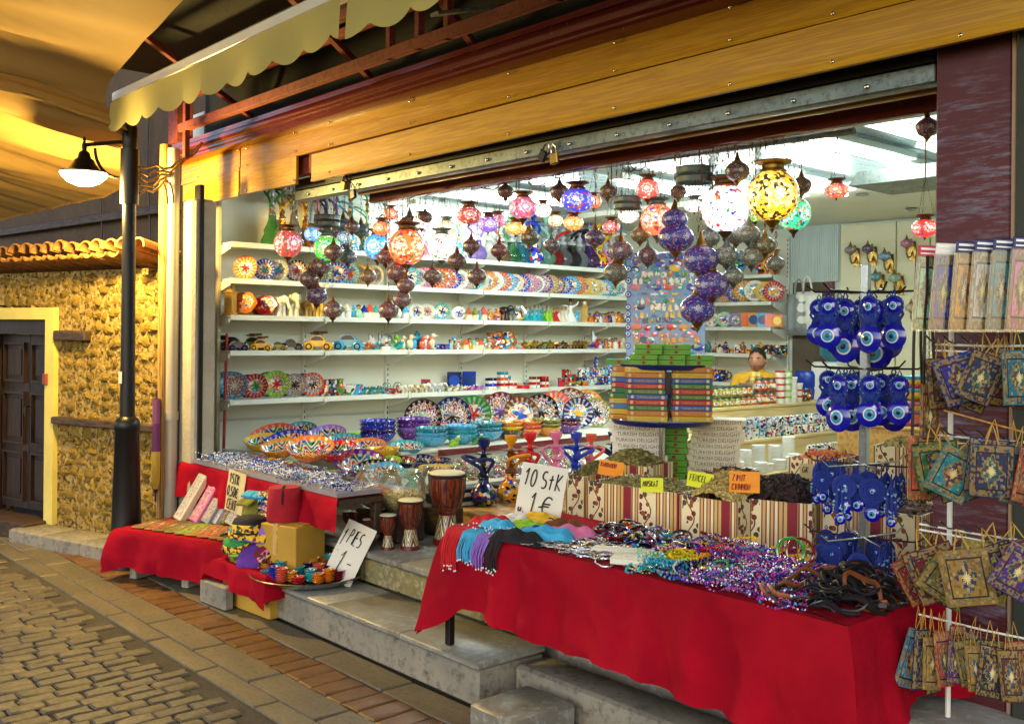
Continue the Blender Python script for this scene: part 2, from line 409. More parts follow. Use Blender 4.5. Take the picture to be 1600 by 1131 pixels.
M['beads'] = speck_mat('beads', ['#f4f4f0', '#6a1c9a', '#1a3fc8', '#c8102a', '#7a30b8', '#d040a0', '#1080b0', '#181838'], 2.2, .7, .15)
M['beads_blue'] = speck_mat('beads_blue', ['#f4f4f0', '#1a2fa0', '#2a50c8', '#e8e8f0', '#181830', '#8ab0e0'], 2.2, .6, .15)
M['lit'] = lamp_glass('lit', .56)
M['lit_soft'] = lamp_glass('lit_soft', .7, dens=.8)
M['lit_gold'] = lamp_glass('lit_gold', .6, True, 34.0, .5, ['#6a4c00', '#fff4b0', '#3a2a00', '#f0d800'])
M['unlit'] = lamp_glass('unlit', 0, False, 40.0, .35)
M['carpet'] = carpet_mat('carpet')
M['red_cloth'] = None
M['tube_glow'] = glow('tube_glow', (.86, 1.0, .98), TUBE_STRENGTH)
M['globe_glow'] = glow('globe_glow', (1.0, .84, .55), 3.5)
M['skin'] = plain('skin', '#b47a5c', .5, var=.12, sc=12)
M['hair'] = plain('hair', '#14110f', .6, var=.3, sc=50, bs=.5)
M['shirt'] = plain('shirt', '#d29a14', .8, var=.2, sc=12)
M['eye_blue'] = plain('eye_blue', '#0a12a8', .06, var=.15, sc=8, bs=.02, coat=1.0)
M['eye_white'] = plain('eye_white', '#dfe8ee', .15, var=.05)
M['eye_cyan'] = plain('eye_cyan', '#3c9ac8', .15, var=.05)
M['eye_black'] = plain('eye_black', '#06070c', .15, var=.05)
M['macrame'] = plain('macrame', '#12308c', .8, var=.4, sc=60, bs=.6, bsc=120)
M['bead_clear'] = plain('bead_clear', '#8fb8dc', .1, var=.1)
M['drum_skin'] = plain('drum_skin', '#d8cda8', .6, var=.2, sc=10)
M['drum_wood'] = wood('drum_wood', '#7a3014', '#3c120a', 3.0, (8, 8, 1.4), .25, .5, .05)
M['drum_rope'] = plain('drum_rope', '#1c1412', .8)
M['zigzag'] = None

t = T('red_cloth'); v = t.obj(); nz = t.noise(v, 2.2, 4.0); w0 = t.n('TexWave', {'Vector': v, 'Scale': 160.0, 'Distortion': 2.0}); cr1 = t.noise(v, 5.0, 6.0, .6); w1 = t.n('Math', {0: t.math('MULTIPLY', w0.outputs[0], .06), 1: cr1.outputs[0]}, operation='ADD')
M['red_cloth'] = t.done(t.mix(t.ramp(nz.outputs[0], [(.35, (0,)*3), (.65, (1,)*3)]), lin('#86011a'), lin('#ac0822')), .85, 0, w1.outputs[0], .55, .03)
M['red_cloth'].node_tree.nodes['Principled BSDF'].inputs['Specular IOR Level'].default_value = .12

t = T('maroon'); v = t.obj(); st = t.n('Mapping', {'Vector': v, 'Scale': (3, 3, 22)}); a = t.noise(st.outputs[0], 3, 8, .7); b = t.noise(v, 2.0, 5, .6)
scr = t.math('MULTIPLY', t.ramp(a.outputs[0], [(.48, (0,)*3), (.7, (1,)*3)]), t.ramp(b.outputs[0], [(.40, (0,)*3), (.6, (1,)*3)]))
M['maroon'] = t.done(t.mix(t.math('MULTIPLY', scr, .8), t.mix(b.outputs[0], lin('#401420'), lin('#5e1a20')), lin('#8088a0')), .5, 0, a.outputs[0], .3, .003)

# striped brocade of the spice boxes: maroon, gold, cream with small flowers; runs in object X and Y alike
t = T('brocade'); sp = t.n('SeparateXYZ', {0: t.obj()}); s_ = t.math('ADD', sp.outputs[0], t.math('MULTIPLY', sp.outputs[1], .97))
f = t.math('FRACT', t.math('DIVIDE', t.math('ADD', s_, 10.0), .31))
c_ma, c_go, c_cr, c_br = lin('#86122a'), lin('#cdae6c'), lin('#e9deb6'), lin('#7a3a2c')
seq = [(0, c_ma), (.15, c_go), (.16, c_br), (.18, c_cr), (.22, c_ma), (.235, c_go), (.27, c_br), (.29, c_cr), (.62, c_br), (.64, c_go), (.68, c_ma), (.70, c_cr), (.74, c_br), (.76, c_go), (.80, c_ma), (.82, c_cr), (.86, c_br), (.88, c_go), (.93, c_br), (.95, c_go)]
base = t.ramp(f, seq, 'CONSTANT')
pv = t.n('CombineXYZ', {0: s_, 1: sp.outputs[2], 2: 0.0}).outputs[0]
vo = t.vor(pv, 32.0); fl = t.math('LESS_THAN', vo.outputs['Distance'], .42); cs = t.n('SeparateColor', {0: vo.outputs['Color']})
infl = t.math('MULTIPLY', t.math('MULTIPLY', t.math('GREATER_THAN', f, .31), t.math('LESS_THAN', f, .60)), fl)
flc = pal_ramp(t, cs.outputs[0], ['#8a4a22', '#5a4a24', '#6e1422', '#4a3a20'])
vine = t.math('LESS_THAN', t.math('ABSOLUTE', t.math('SUBTRACT', t.math('MULTIPLY_ADD', t.math('SINE', t.math('MULTIPLY', sp.outputs[2], 34.0)), .07, .455), f)), .012)
infl2 = t.math('MAXIMUM', infl, vine)
fine = t.n('TexWave', {'Vector': pv, 'Scale': 90.0, 'Distortion': 3.0})
col = t.mix(t.math('MULTIPLY', fine.outputs[0], .12), t.mix(infl2, base, flc), lin('#3a2416'))
M['brocade'] = t.done(col, .6, 0, fine.outputs[0], .2, .002)

# painted zigzags on the drum feet
t = T('zigzag'); sp = t.n('SeparateXYZ', {0: t.obj()}); an = t.math('ARCTAN2', sp.outputs[1], sp.outputs[0])
zz = t.math('ADD', t.math('MULTIPLY', sp.outputs[2], 5.5), t.math('MULTIPLY', t.math('PINGPONG', t.math('MULTIPLY', an, 1.6), 1.0), .8))
M['zigzag'] = t.done(pal_ramp(t, t.math('FRACT', t.math('ADD', zz, t.rnd())), ['#12100e', '#c8b040', '#12100e', '#e4dcc0', '#2c6a3a', '#12100e', '#b8561e', '#8ab0b4']), .4, coat=.3)

# woven tarpaulin and awning canvas: thin, lets some light through
def canvas(name, c1, c2):
    t = T(name); v = t.obj(); nz = t.noise(v, 1.2, 5.0); wv = t.noise(v, 60.0, 2.0)
    col = t.mix(nz.outputs[0], lin(c1), lin(c2))
    t.done(col, .8, 0, wv.outputs[0], .2, .004)
    tl = t.n('BsdfTranslucent', {0: col}); mx = t.n('MixShader', {0: .18, 1: t.b.outputs[0], 2: tl.outputs[0]})
    t.t.links.new(mx.outputs[0], t.out.inputs[0]); return t.m
M['tarp'] = canvas('tarp', '#b4924e', '#9c7c42')
M['valance'] = canvas('valance', '#c3bb74', '#b5ad62')
# pick-and-mix: loose spices
def crumb(name, cols, sc=60):
    t = T(name); vo = t.vor(t.obj(), sc); cs = t.n('SeparateColor', {0: vo.outputs['Color']})
    return t.done(pal_ramp(t, cs.outputs[0], cols), .8, 0, vo.outputs['Distance'], .9, .01)
M['sp_green'] = crumb('sp_green', ['#7a7a3c', '#5c5a28', '#94904e', '#6e5a30'])
M['sp_fennel'] = crumb('sp_fennel', ['#b8a660', '#a08c48', '#c8b878', '#8c7a40'], 80)
M['sp_bark'] = crumb('sp_bark', ['#6a3c1e', '#4e2a14', '#865430', '#3a2010'], 40)
M['sp_dark'] = crumb('sp_dark', ['#24141a', '#34202a', '#180e10', '#402830'], 55)
M['sp_orange'] = crumb('sp_orange', ['#c8641a', '#d88a2a', '#a84a12', '#e0a040'], 30)
# ------------------------------------------------------------------ street
def struct(name, me, **k): o = put(name, me, **k); o['kind'] = 'structure'; return o
b = MB(); b.box(-60, 60, -60, 60, -.3, -.022); struct('street', b.mesh('street', M['street_bed'], False))
paving = struct('pavement', MB().box(-14, 6, -3, 2.75, -.2, -.014).mesh('pavement', M['street_bed'], False))
PAV_C = ['#6a6048', '#5c5440', '#72684e', '#625a48', '#7a6c50', '#585242']
def stone_block(w, l, h, seed, irr=.006):
    r = random.Random(seed); mb = MB(); n = 3
    b_ = .008
    ring = [(-w/2, -l/2), (0, -l/2), (w/2, -l/2), (w/2, 0), (w/2, l/2), (0, l/2), (-w/2, l/2), (-w/2, 0)]
    ring = [(x + r.uniform(-irr, irr), y + r.uniform(-irr, irr)) for x, y in ring]
    vv = [(x, y, -h) for x, y in ring] + [(x, y, -b_) for x, y in ring] + [(x*(1-2*b_/w), y*(1-2*b_/l), r.uniform(-.003, .001)) for x, y in ring] + [(0, 0, r.uniform(-.002, .004))]
    fs = [(i+k*8, (i+1) % 8+k*8, (i+1) % 8+8+k*8, i+8+k*8) for k in (0, 1) for i in range(8)] + [(16+i, 16+(i+1) % 8, 24) for i in range(8)]
    return mb.add(vv, fs)
paver_mat = []
for i, (c1, c2, c3) in enumerate([('#544c3c', '#5c5442', '#443e30'), ('#5c5240', '#50483a', '#443d30'), ('#625846', '#574f3e', '#484132')]):
    paver_mat.append(worn('paver_%d' % i, c1, c2, c3, 5, 40, .62, .45, .004))
paver_me = [stone_block(.083, .156, .05, k, .007).mesh('paver', paver_mat[k % 3], True, 30) for k in range(9)]
slab_mat = worn('slab', '#6a614c', '#5c5544', '#4c463a', 2.5, 34, .55, .35, .004)
tile_mat = worn('brown_tile', '#664422', '#553818', '#7a5630', 3, 30, .5, .35, .004)
slab_me = [stone_block(.60, .33, .05, 20+k, .003).mesh('paving_slab', slab_mat, True, 30) for k in range(4)]
tile_me = [stone_block(.125, .215, .05, 30+k, .004).mesh('paving_tile', tile_mat, True, 30) for k in range(5)]
def project(p):
    a, w, h = RT.dot(Vector((p[0], p[1], 0))), depth(p), p[2]-EYE
    if w < .3: return (-9999, -9999)
    return (CX + (a*cr_ + h*sr_)/w*F, CY + (a*sr_ - h*cr_)/w*F)
cand = []
for i in range(-100, 10):
    off = R.uniform(0, .16)
    for j in range(-1, 14):
        x, y = i*.09 - .06, .0 + off + j*.163 - .2
        if y > 1.98 or y < -.2: continue
        u, v_ = project((x, y, 0))
        if -60 < u < 1660 and 700 < v_ < 1190: cand.append((depth((x, y)), x, y))
cand.sort()
rest = MB()
for k, (d, x, y) in enumerate(cand):
    z = R.uniform(-.004, .003); i = R.randrange(9)
    if k < 300: put('paver', paver_me[i], paving, (x, y, z), (R.uniform(-.012, .012), R.uniform(-.012, .012), R.uniform(-.015, .015)))
    else:
        me = paver_me[i]; rest.add([(q.co.x + x, q.co.y + y, q.co.z + z) for q in me.vertices], [tuple(p.vertices) for p in me.polygons], i % 3)
if rest.v: put('paver', rest.mesh('paver_rest', paver_mat, True, 30), paving, kind='stuff')
for k in range(17):
    put('paving_slab', slab_me[k % 4], paving, (-9.3 + k*.61 + .1, 2.13, R.uniform(-.002, .002)), (0, 0, 0), (1, .36, 1))
    put('paving_slab', slab_me[(k+2) % 4], paving, (-9.0 + k*.61 + .1, 2.285, R.uniform(-.002, .002)), (0, 0, 0), (1, .55, 1))
for k in range(11):
    put('paving_slab', slab_me[(k+1) % 4], paving, (-8.4 + k*.61, 2.70, R.uniform(-.003, .001)), (0, 0, 0), (1, .55, 1))
for k in range(52):
    put('paving_tile', tile_me[k % 5], paving, (-9.2 + k*.13, 2.49 + R.uniform(-.004, .004), R.uniform(-.003, .003)))
# ------------------------------------------------------------------ stone garden wall on the left, with tiles and a door
W0 = Vector((-8.02, 2.64, 0)); WD = Vector((.957, .29, 0)).normalized(); WN = Vector((-WD.y, WD.x, 0)); WA = math.atan2(WD.y, WD.x)
def on_wall(u, v, off=0.0):     # local (x along the wall, z)
    d = ray(u, v); p0 = W0 + WN*off; t = (p0.x*WN.x + p0.y*WN.y)/(d.x*WN.x + d.y*WN.y)
    q = d*t; return ((q.x-W0.x)*WD.x + (q.y-W0.y)*WD.y, EYE + d.z*t)
sw = thing('stone_wall', 'rubble stone garden wall under a coping of clay tiles, lit yellow by the lamp', 'wall', W0, (0, 0, WA))
dx1 = on_wall(75, 600)[0]; fx1 = on_wall(87, 600)[0]; dzt = on_wall(60, 503)[1]; dx0 = dx1 - .98
wall_end = on_wall(250, 600)[0]
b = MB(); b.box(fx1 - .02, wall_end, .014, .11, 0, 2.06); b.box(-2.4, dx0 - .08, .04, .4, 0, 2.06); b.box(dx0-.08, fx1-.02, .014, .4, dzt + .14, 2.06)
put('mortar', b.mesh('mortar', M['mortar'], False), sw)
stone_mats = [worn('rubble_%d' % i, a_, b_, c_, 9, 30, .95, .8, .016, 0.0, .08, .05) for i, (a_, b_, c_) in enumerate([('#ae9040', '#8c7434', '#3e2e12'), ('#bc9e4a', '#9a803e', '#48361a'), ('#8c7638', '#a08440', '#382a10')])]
def rubble(seed):
    r = random.Random(seed); mb = MB(); n = 9; prof = []
    rad = [r.uniform(.72, 1.12) for _ in range(n)]
    vv, fs = [], []
    for k, (s_, y) in enumerate(((1.02, .5), (1.0, .05), (.8, -.55), (.42, -.85))):
        for j in range(n):
            a = 2*PI*j/n; q = rad[j]*s_*(1 + r.uniform(-.12, .12)); vv.append((q*math.cos(a), y + r.uniform(-.2, .2), q*math.sin(a)))
    vv.append((r.uniform(-.2, .2), -.95, r.uniform(-.2, .2)))
    for k in range(3):
        for j in range(n): fs.append((k*n+j, k*n+(j+1) % n, (k+1)*n+(j+1) % n, (k+1)*n+j))
    fs += [(3*n+j, 3*n+(j+1) % n, 4*n) for j in range(n)]
    return mb.add(vv, fs)
rub = [rubble(50+k).mesh('stone', stone_mats[k % 3], True, 35) for k in range(9)]
small = MB(); nst = 0
zr = .10
while zr < 2.02:
    hh = R.uniform(.06, .105); x = (fx1 + .02) if zr < dzt + .1 else -2.3
    x += R.uniform(0, .06)
    while x < wall_end - .07:
        w = min(R.uniform(.06, .15), wall_end - x)
        if not (1.62 < zr + hh/2 < 1.72 and fx1 < x < fx1 + .35) and nst < 298 and x > -1.2:
            o = put('stone', rub[R.randrange(9)], sw, (x + w/2, .035, zr + hh/2 + R.uniform(-.02, .02)), (R.uniform(-.15, .15), R.uniform(0, 6.28), R.uniform(-.2, .2)), (w*.6, R.uniform(.022, .05), hh*.64)); nst += 1
            o.rotation_euler = (0, R.uniform(-.35, .35), 0)
        me = rub[R.randrange(9)]; q = Vector((x + R.uniform(0, w), .03, zr + R.uniform(-.015, .015))); s_ = R.uniform(.016, .032)
        small.add([(q.x + p.co.x*s_, q.y + p.co.y*.02, q.z + p.co.z*s_) for p in me.vertices], [tuple(p.vertices) for p in me.polygons])
        x += w + R.uniform(.0, .02)
    zr += hh + R.uniform(0, .012)
put('pebble_filling', small.mesh('pebble_filling', stone_mats[1], True, 35), sw, kind='stuff')
for (x0, x1, z0, hz) in ((fx1 + .02, fx1 + .42, 1.60, .08), (fx1 + .0, wall_end - .02, .93, .055)):
    put('timber_strap', MB().bbox(((x0+x1)/2, .0, z0), (x1-x0, .09, hz), .008).mesh('timber_strap', M['old_wood']), sw)
# coping tiles
tile_c = worn('clay_tile', '#9a6a30', '#7c5226', '#b08848', 5, 30, .8, .5, .006)
def barrel(r0, r1, L, up=True):
    mb = MB(); n = 7
    def f(s, t):
        a = PI*s; r_ = r0 + (r1-r0)*t
        return (r_*math.cos(a), -L*t, (r_*math.sin(a) if up else -r_*math.sin(a)*.7))
    mb.grid(f, n, 3)
    def g(s, t):
        a = PI*s; r_ = r0 + (r1-r0)*t - .014
        return (r_*math.cos(a), -L*t, (r_*math.sin(a) if up else -r_*math.sin(a)*.7))
    o = len(mb.v); mb.grid(g, n, 3)
    mb.f[-3*n:] = [tuple(reversed(q)) for q in mb.f[-3*n:]]
    e0, e1 = 3*(n+1), o + 3*(n+1)
    mb.f += [(e0+i, e0+i+1, e1+i+1, e1+i) for i in range(n)]; mb.m += [0]*n
    return mb.mesh('clay_tile', tile_c)
cov, pan = barrel(.062, .078, .46), barrel(.07, .06, .46, False)
for k in range(22):
    x = wall_end - .06 - k*.152
    put('clay_tile', cov, sw, (x, .28, 2.165 + R.uniform(-.006, .006)), (-.19 + R.uniform(-.03, .03), 0, R.uniform(-.04, .04)), (1, 1, R.uniform(.85, 1.05)))
    put('clay_tile', pan, sw, (x - .076, .27, 2.135), (-.19, 0, R.uniform(-.03, .03)))
    if k > 1: put('clay_tile', cov, sw, (x + .01, .52, 2.215 + R.uniform(-.008, .008)), (-.05, 0, R.uniform(-.05, .05)))
b = MB(); b.box(-2.4, wall_end - .2, .05, .4, 2.06, 2.11); put('coping_bed', b.mesh('coping_bed', M['mortar'], False), sw)
# painted surround, frame and door leaf
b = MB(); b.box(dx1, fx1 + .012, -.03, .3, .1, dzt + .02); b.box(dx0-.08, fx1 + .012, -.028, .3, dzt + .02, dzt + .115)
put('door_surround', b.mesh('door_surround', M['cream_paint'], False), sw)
door = put('door', None, sw)
b = MB(); b.box(dx1-.1, dx1, .05, .2, .1, dzt + .018); b.box(dx0, dx0+.1, .05, .2, .1, dzt+.018); b.box(dx0+.1, dx1-.1, .052, .2, dzt-.1, dzt+.018)
put('door_frame', b.mesh('door_frame', M['door_wood'], False), door)
for k in range(2):
    x0 = dx0 + .103 + k*.392; x1 = x0 + .386
    b = MB(); b.box(x0, x1, .16, .2, .14, dzt-.105)
    for (za, zb) in ((.2, .62), (.68, 1.12), (1.2, dzt-.17)):
        b.box(x0+.045, x0+.06, .13, .16, za, zb); b.box(x1-.06, x1-.045, .13, .16, za, zb); b.box(x0+.06, x1-.06, .13, .16, za, za+.02); b.box(x0+.06, x1-.06, .13, .16, zb-.02, zb)
        b.box(x0+.1, x1-.1, .142, .16, za+.06, zb-.06)
    leaf = put('door_leaf', b.mesh('door_leaf', M['door_wood'], False), door)
put('door_handle', MB().tube([(dx1-.46, .15, 1.0), (dx1-.46, .10, 1.0), (dx1-.46, .10, .92)], .009).mesh('door_handle', M['black_steel']), door)
put('hinge', MB().bbox((dx1+.02, -.04, 1.25), (.05, .02, .09), .004).mesh('hinge', M['rust']), sw)
put('doorstep', MB().bbox(((dx0+dx1)/2 + .02, -.08, .06), (1.02, .3, .13), .012).mesh('doorstep', M['old_wood']), sw)
for k in range(7):
    x0 = fx1 - .12 + k*.44
    put('kerb_stone', MB().bbox((x0 + .21, -.155, .035), (.43, .31, .13), .014).mesh('kerb_stone', M['concrete']), sw)

# dark house behind the garden wall
hs = thing('neighbour_house', 'dark plastered house wall rising behind the tiled garden wall', 'house', (-8.2, 4.6, 0), (0, 0, .12))
put('wall', MB().box(-12, .0, 0, .3, 0, 5.4).mesh('house_wall', M['dark_wall'], False), hs)
put('roof', MB().box(-12.3, .1, -.5, .4, 5.4, 5.52).mesh('house_roof', M['old_wood'], False), hs)
for z in (2.42, 2.95): put('timber_beam', MB().bbox((-6, -.03, z), (11.8, .07, .1), .01).mesh('timber_beam', M['old_wood']), hs)
for k in range(3):
    pts = [(-2.6 - k*.55 + .04*math.sin(3*z_), -.05, 2.0 + z_) for z_ in [i*.25 for i in range(9)]]
    put('cable', MB().tube(pts, .008).mesh('cable', M['black_steel']), hs)

# ------------------------------------------------------------------ the shop building
XL, YB, ZC, ZF, FY = -8.0, 10.0, 2.94, .38, 3.4
shop = thing('shop_building', 'open fronted souvenir shop with a timber fascia and bright white interior', 'shop', (-4.7, FY, 0))
inv = Matrix.Translation((-4.7, FY, 0)).inverted()
def sp_(name, mb, m, smooth=False, **k): return put(name, mb.mesh(name, m, smooth), shop, (4.7, -FY, 0), **k)
sp_('side_wall', MB().box(XL-.25, XL-.02, 3.62, YB+.2, -.02, 3.5), M['plaster'])
back = sp_('back_wall', MB().box(XL, .3, YB, YB+.2, 0, 3.5), M['plaster'])
sp_('right_wall', MB().box(-.15, .1, 3.62, YB, 0, 3.5), M['plaster'])
sp_('floor', MB().box(XL-.02, -.15, 3.3, YB, 0, ZF), M['shop_floor'])
ceil = sp_('ceiling', MB().box(XL, 0, 3.65, YB+.1, ZC+.012, ZC+.1), plain('ceil_gap', '#3c4648', .8))
sl = MB().box(-.056, .056, 0, 3.62, -.012, 0).mesh('ceiling_slat', M['slat'], False)
for k in range(64): put('ceiling_slat', sl, ceil, (XL + .07 + k*.121, 3.98, ZC + .012))
put('ceiling_soffit', MB().box(XL, -.15, 7.61, YB, ZC-.05, ZC+.01).mesh('ceiling_soffit', M['panel'], False), ceil)
for u, v_ in ((1347, 303), (1424, 326)):
    p = on_z(u, v_, ZC-.055); put('downlight', MB().lathe([(.05, 0), (.06, -.012), (.045, -.018), (.0, -.006)], 16).mesh('downlight', M['chrome']), ceil, p)
# back wall: corrugated cladding, brown panel for the dark store room doorway, cream cupboard doors
xa, xb = on_y(1238, 400, 9.98).x, on_y(1312, 400, 9.98).x
cl = MB(); nC = 26
for k in range(nC):
    x = xa + (xb-xa)*k/nC; w = (xb-xa)/nC; cl.box(x, x + w*.62, 9.955, 9.985, on_y(1270, 441, 9.97).z, ZC-.05)
cl.box(xa, xb, 9.985, 9.999, on_y(1270, 441, 9.97).z, ZC-.05)
put('corrugated_cladding', cl.mesh('corrugated_cladding', M['corr'], False), back)
x0d, x1d = on_y(1240, 500, 9.98).x, on_y(1294, 500, 9.98).x
put('dark_store_panel', MB().box(x0d, x1d, 9.96, 9.998, ZF, on_y(1270, 441, 9.97).z).mesh('dark_store_panel', plain('brownish', '#5f5240', .8), False), back)  # flat panel; the darkness of the store room is put into its colour
put('door_jamb', MB().box(x1d, x1d + .07, 9.93, 9.998, ZF, on_y(1270, 441, 9.97).z).mesh('door_jamb', M['maroon_gloss'], False), back)
for (ua, ub) in ((1313, 1399), (1401, 1452), (1454, 1520)):
    xx0, xx1 = on_y(ua, 400, 9.9).x, on_y(ub, 400, 9.9).x
    dp = MB(); dp.bbox(((xx0+xx1)/2, 9.94, (ZF+2.86)/2), (xx1-xx0, .08, 2.86-ZF), .006)
    z_ = on_y(1360, 378, 9.9).z
    dp.box(xx0, xx1, 9.885, 9.9, z_-.006, z_+.006)
    put('cupboard_door', dp.mesh('cupboard_door', M['cream'], False), back)
# steps in front
tread_z = .20
def blk(name, x0, x1, y0, y1, z0, z1, m, bev=.012): return sp_(name, MB().bbox(((x0+x1)/2, (y0+y1)/2, (z0+z1)/2), (x1-x0, y1-y0, z1-z0), bev), m, True)
st = blk('front_step', -5.2, -3.36, 2.8, 3.2, 0, tread_z-.03, M['concrete'])
for k, (x0, x1) in enumerate(((-5.205, -4.6), (-4.595, -3.95), (-3.945, -3.35))):
    blk('step_slab', x0, x1, 2.79, 3.2, tread_z-.029, tread_z, M['tread'], .006)
blk('low_step', -3.34, -.9, 3.0, 3.2, 0, .16, M['concrete'])
blk('low_step', -3.2, -2.9, 2.62, 2.95, 0, .12, M['tread'])
for k in range(9):
    x0 = -5.25 + k*.36; blk('riser_stone', x0, x0 + .352, 3.202 + R.uniform(-.004, .004), 3.3, tread_z, ZF-.035, M['riser_stone'])
for k in range(5): blk('platform_slab', -5.3 + k*.8, -4.506 + k*.8, 3.19, 3.75, ZF-.033, ZF+.004, M['tread'], .006)
blk('plinth', -7.1, -6.1, 3.12, 3.6, 0, .43, M['gravel_wall'])
blk('plinth_top', -7.12, -6.08, 3.10, 3.62, .432, .46, M['tread'], .006)
# left edge of the front: raw post, drain pipe, pilaster
p = on_y(256, 600, 2.92); b = MB()
b.lathe([(.045, 0), (.05, .8), (.042, 1.7), (.05, 2.4), (.04, 3.0)], 9, wob=lambda a, z: .09*math.sin(3*a + 5*z)); sp_('raw_post', b, M['raw_post'], True).location = (4.7 + p.x, -FY + 2.92, 0)
p = on_y(268, 600, 2.96); sp_('drain_pipe', MB().lathe([(.045, 0), (.045, 1.0), (.052, 1.0), (.052, 1.06), (.045, 1.06), (.045, 2.97)], 18), M['grey_pipe'], True).location = (4.7 + p.x, -FY + 2.96, 0)
blk('pilaster', on_y(279, 600, 3.02).x, on_y(300, 600, 3.02).x, 3.02, 3.2, 0, 2.6, plain('rough_plaster', '#b4ae9c', .9, var=.5, sc=7, bs=.6, bd=.01, c2='#8e8876'), .02)
blk('shutter_rail', on_y(301, 600, 3.06).x, on_y(309, 600, 3.06).x, 3.06, 3.1, ZF, 2.7, M['black_steel'], .006)
blk('inner_return', -8.0, -7.75, 3.63, 3.66, ZF, 2.9, plain('beige', '#b9ad8a', .6), .003)
# right side: maroon pillar down to the ground, light seam and dark post beyond
blk('pillar', -1.665, -1.405, 3.5, 3.78, 0, 2.9, M['maroon'], .006)
blk('pillar_seam', -1.40, -1.385, 3.49, 3.7, 0, 2.9, plain('seam', '#a08a78', .6), .003)
blk('corner_post', -1.38, -1.15, 3.47, 3.8, 0, 2.9, plain('greenblack', '#2c352e', .6), .01)
blk('neighbour_pier', -1.14, 3.0, 3.5, 3.8, 0, 3.0, plain('pier', '#7c6448', .8, c2='#5c4a36'), .01)
# fascia boards
def board(u0, u1, za, zb, y, dz0=0, dz1=0, bend=0):
    x0, x1 = on_y(u0, 200, y).x, on_y(u1, 200, y).x
    mb = MB()
    def f(s, t):
        x = x0 + (x1-x0)*s; return (x, y - .018 - bend*math.sin(PI*s)*(t) - (.006 if t < .05 else 0), za + (zb-za)*t + dz0 + (dz1-dz0)*s)
    mb.grid(f, 8, 6); n = len(mb.v); mb.add([(x, y, z) for x, _, z in mb.v], [tuple(reversed(q)) for q in mb.f])
    e = [i for i in range(9)]; top = [54+i for i in range(9)]
    mb.f += [(e[i+1], e[i], n+e[i], n+e[i+1]) for i in range(8)] + [(top[i], top[i+1], n+top[i+1], n+top[i]) for i in range(8)] + [(k*9, (k+1)*9, n+(k+1)*9, n+k*9) for k in range(6)] + [((k+1)*9+8, k*9+8, n+k*9+8, n+(k+1)*9+8) for k in range(6)]
    mb.m = [0]*len(mb.f); return sp_('fascia_board', mb, M['fascia'], True)
for (u0, u1, za, zb, y, a_, b_, bd) in ((288, 379, 2.838, 3.02, 3.40, 0, 0, .0), (380.5, 1760, 2.838, 3.02, 3.40, 0, 0, .003),
        (290, 377, 2.645, 2.833, 3.40, .0, .006, .012), (380, 467, 2.645, 2.833, 3.395, .012, .004, .01), (491, 1760, 2.655, 2.834, 3.39, -.014, 0, .004)):
    board(u0, u1, za, zb, y, a_, b_, bd)
scr = MB().lathe([(.007, 0), (.007, .006), (.003, .009), (0, .009)], 8).mesh('screw', M['steel'])
for u in (310, 372, 385, 460, 515, 640, 795, 960, 1140, 1300, 1500):
    for v_, z_ in ((0, 2.99), (0, 2.86), (0, 2.68)):
        p = on_y(u, 200, 3.37); put('screw', scr, shop, (4.7 + p.x, 3.372-FY, z_ + R.uniform(-.01, .01)), (PI/2, 0, 0))
blk('fascia_backing', -7.9, -.4, 3.44, 3.5, 2.72, 3.1, M['rust'], .006)
blk('girder', -6.3, -1.68, 3.52, 3.6, 2.572, 2.64, M['galv'], .004)
for k in range(14): put('rivet', scr, shop, (4.7 - 6.1 + k*.32, 3.518-FY, 2.6), (PI/2, 0, 0), 1.3)
blk('girder_lining', -6.3, -1.68, 3.52, 3.6, 2.642, 2.72, M['black_steel'], .004)
blk('inner_board', -5.7, -1.66, 3.66, 3.7, 2.572, 2.665, M['fascia'], .004)
blk('inner_beam', -5.9, -1.2, 3.88, 3.97, 2.555, 2.73, M['maroon_gloss'], .006)
# maroon roller shutter cover: ribbed moulding
prof = [(3.42, 3.03), (3.33, 3.03), (3.30, 3.045), (3.30, 3.06), (3.285, 3.068), (3.285, 3.085), (3.262, 3.092), (3.25, 3.105), (3.25, 3.125), (3.262, 3.14), (3.275, 3.143), (3.275, 3.16), (3.29, 3.168), (3.29, 3.185), (3.31, 3.19), (3.42, 3.19)]
mb = MB(); xs = (-7.98, -.3)
vv = [(x, y, z - .03) for x in xs for y, z in prof]; n = len(prof)
mb.add(vv, [(i, (i+1) % n, n+(i+1) % n, n+i) for i in range(n)] + [tuple(range(n-1, -1, -1)), tuple(range(n, 2*n))]); sp_('shutter_cover', mb, M['maroon_gloss'], True)
# shade painted as near-black wall and deck, and rusty roof frame over the front
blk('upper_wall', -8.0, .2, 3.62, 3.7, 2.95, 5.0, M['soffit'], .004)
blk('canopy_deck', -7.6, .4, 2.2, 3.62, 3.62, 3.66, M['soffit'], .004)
for (y, z, h, ua, ub) in ((3.02, 3.13, .06, 283, 1500), (2.78, 3.30, .05, 240, 1500), (3.3, 3.5, .05, 300, 1500)):
    x0 = on_y(ua, 100, y).x; blk('roof_rail', x0, -.3, y-.025, y+.025, z-h/2, z+h/2, M['rust'], .004)
for u in (292, 610, 655, 700, 875):
    x = on_y(u, 100, 3.02).x; blk('roof_strut', x-.02, x+.02, 3.0, 3.04, 3.1 if u > 300 else 2.9, 3.6, M['rust'], .004)
for u in (330, 520, 690, 980):
    x = on_y(u, 100, 3.0).x
    sp_('roof_brace', MB().box(-.02, .02, -.9, .75, -.018, .018, 0, Matrix.Translation((x, 2.85, 3.42)) @ Matrix.Rotation(-.25, 4, 'X') @ Matrix.Rotation(.5, 4, 'Z')), M['rust'])
x = on_y(765, 60, 3.1).x
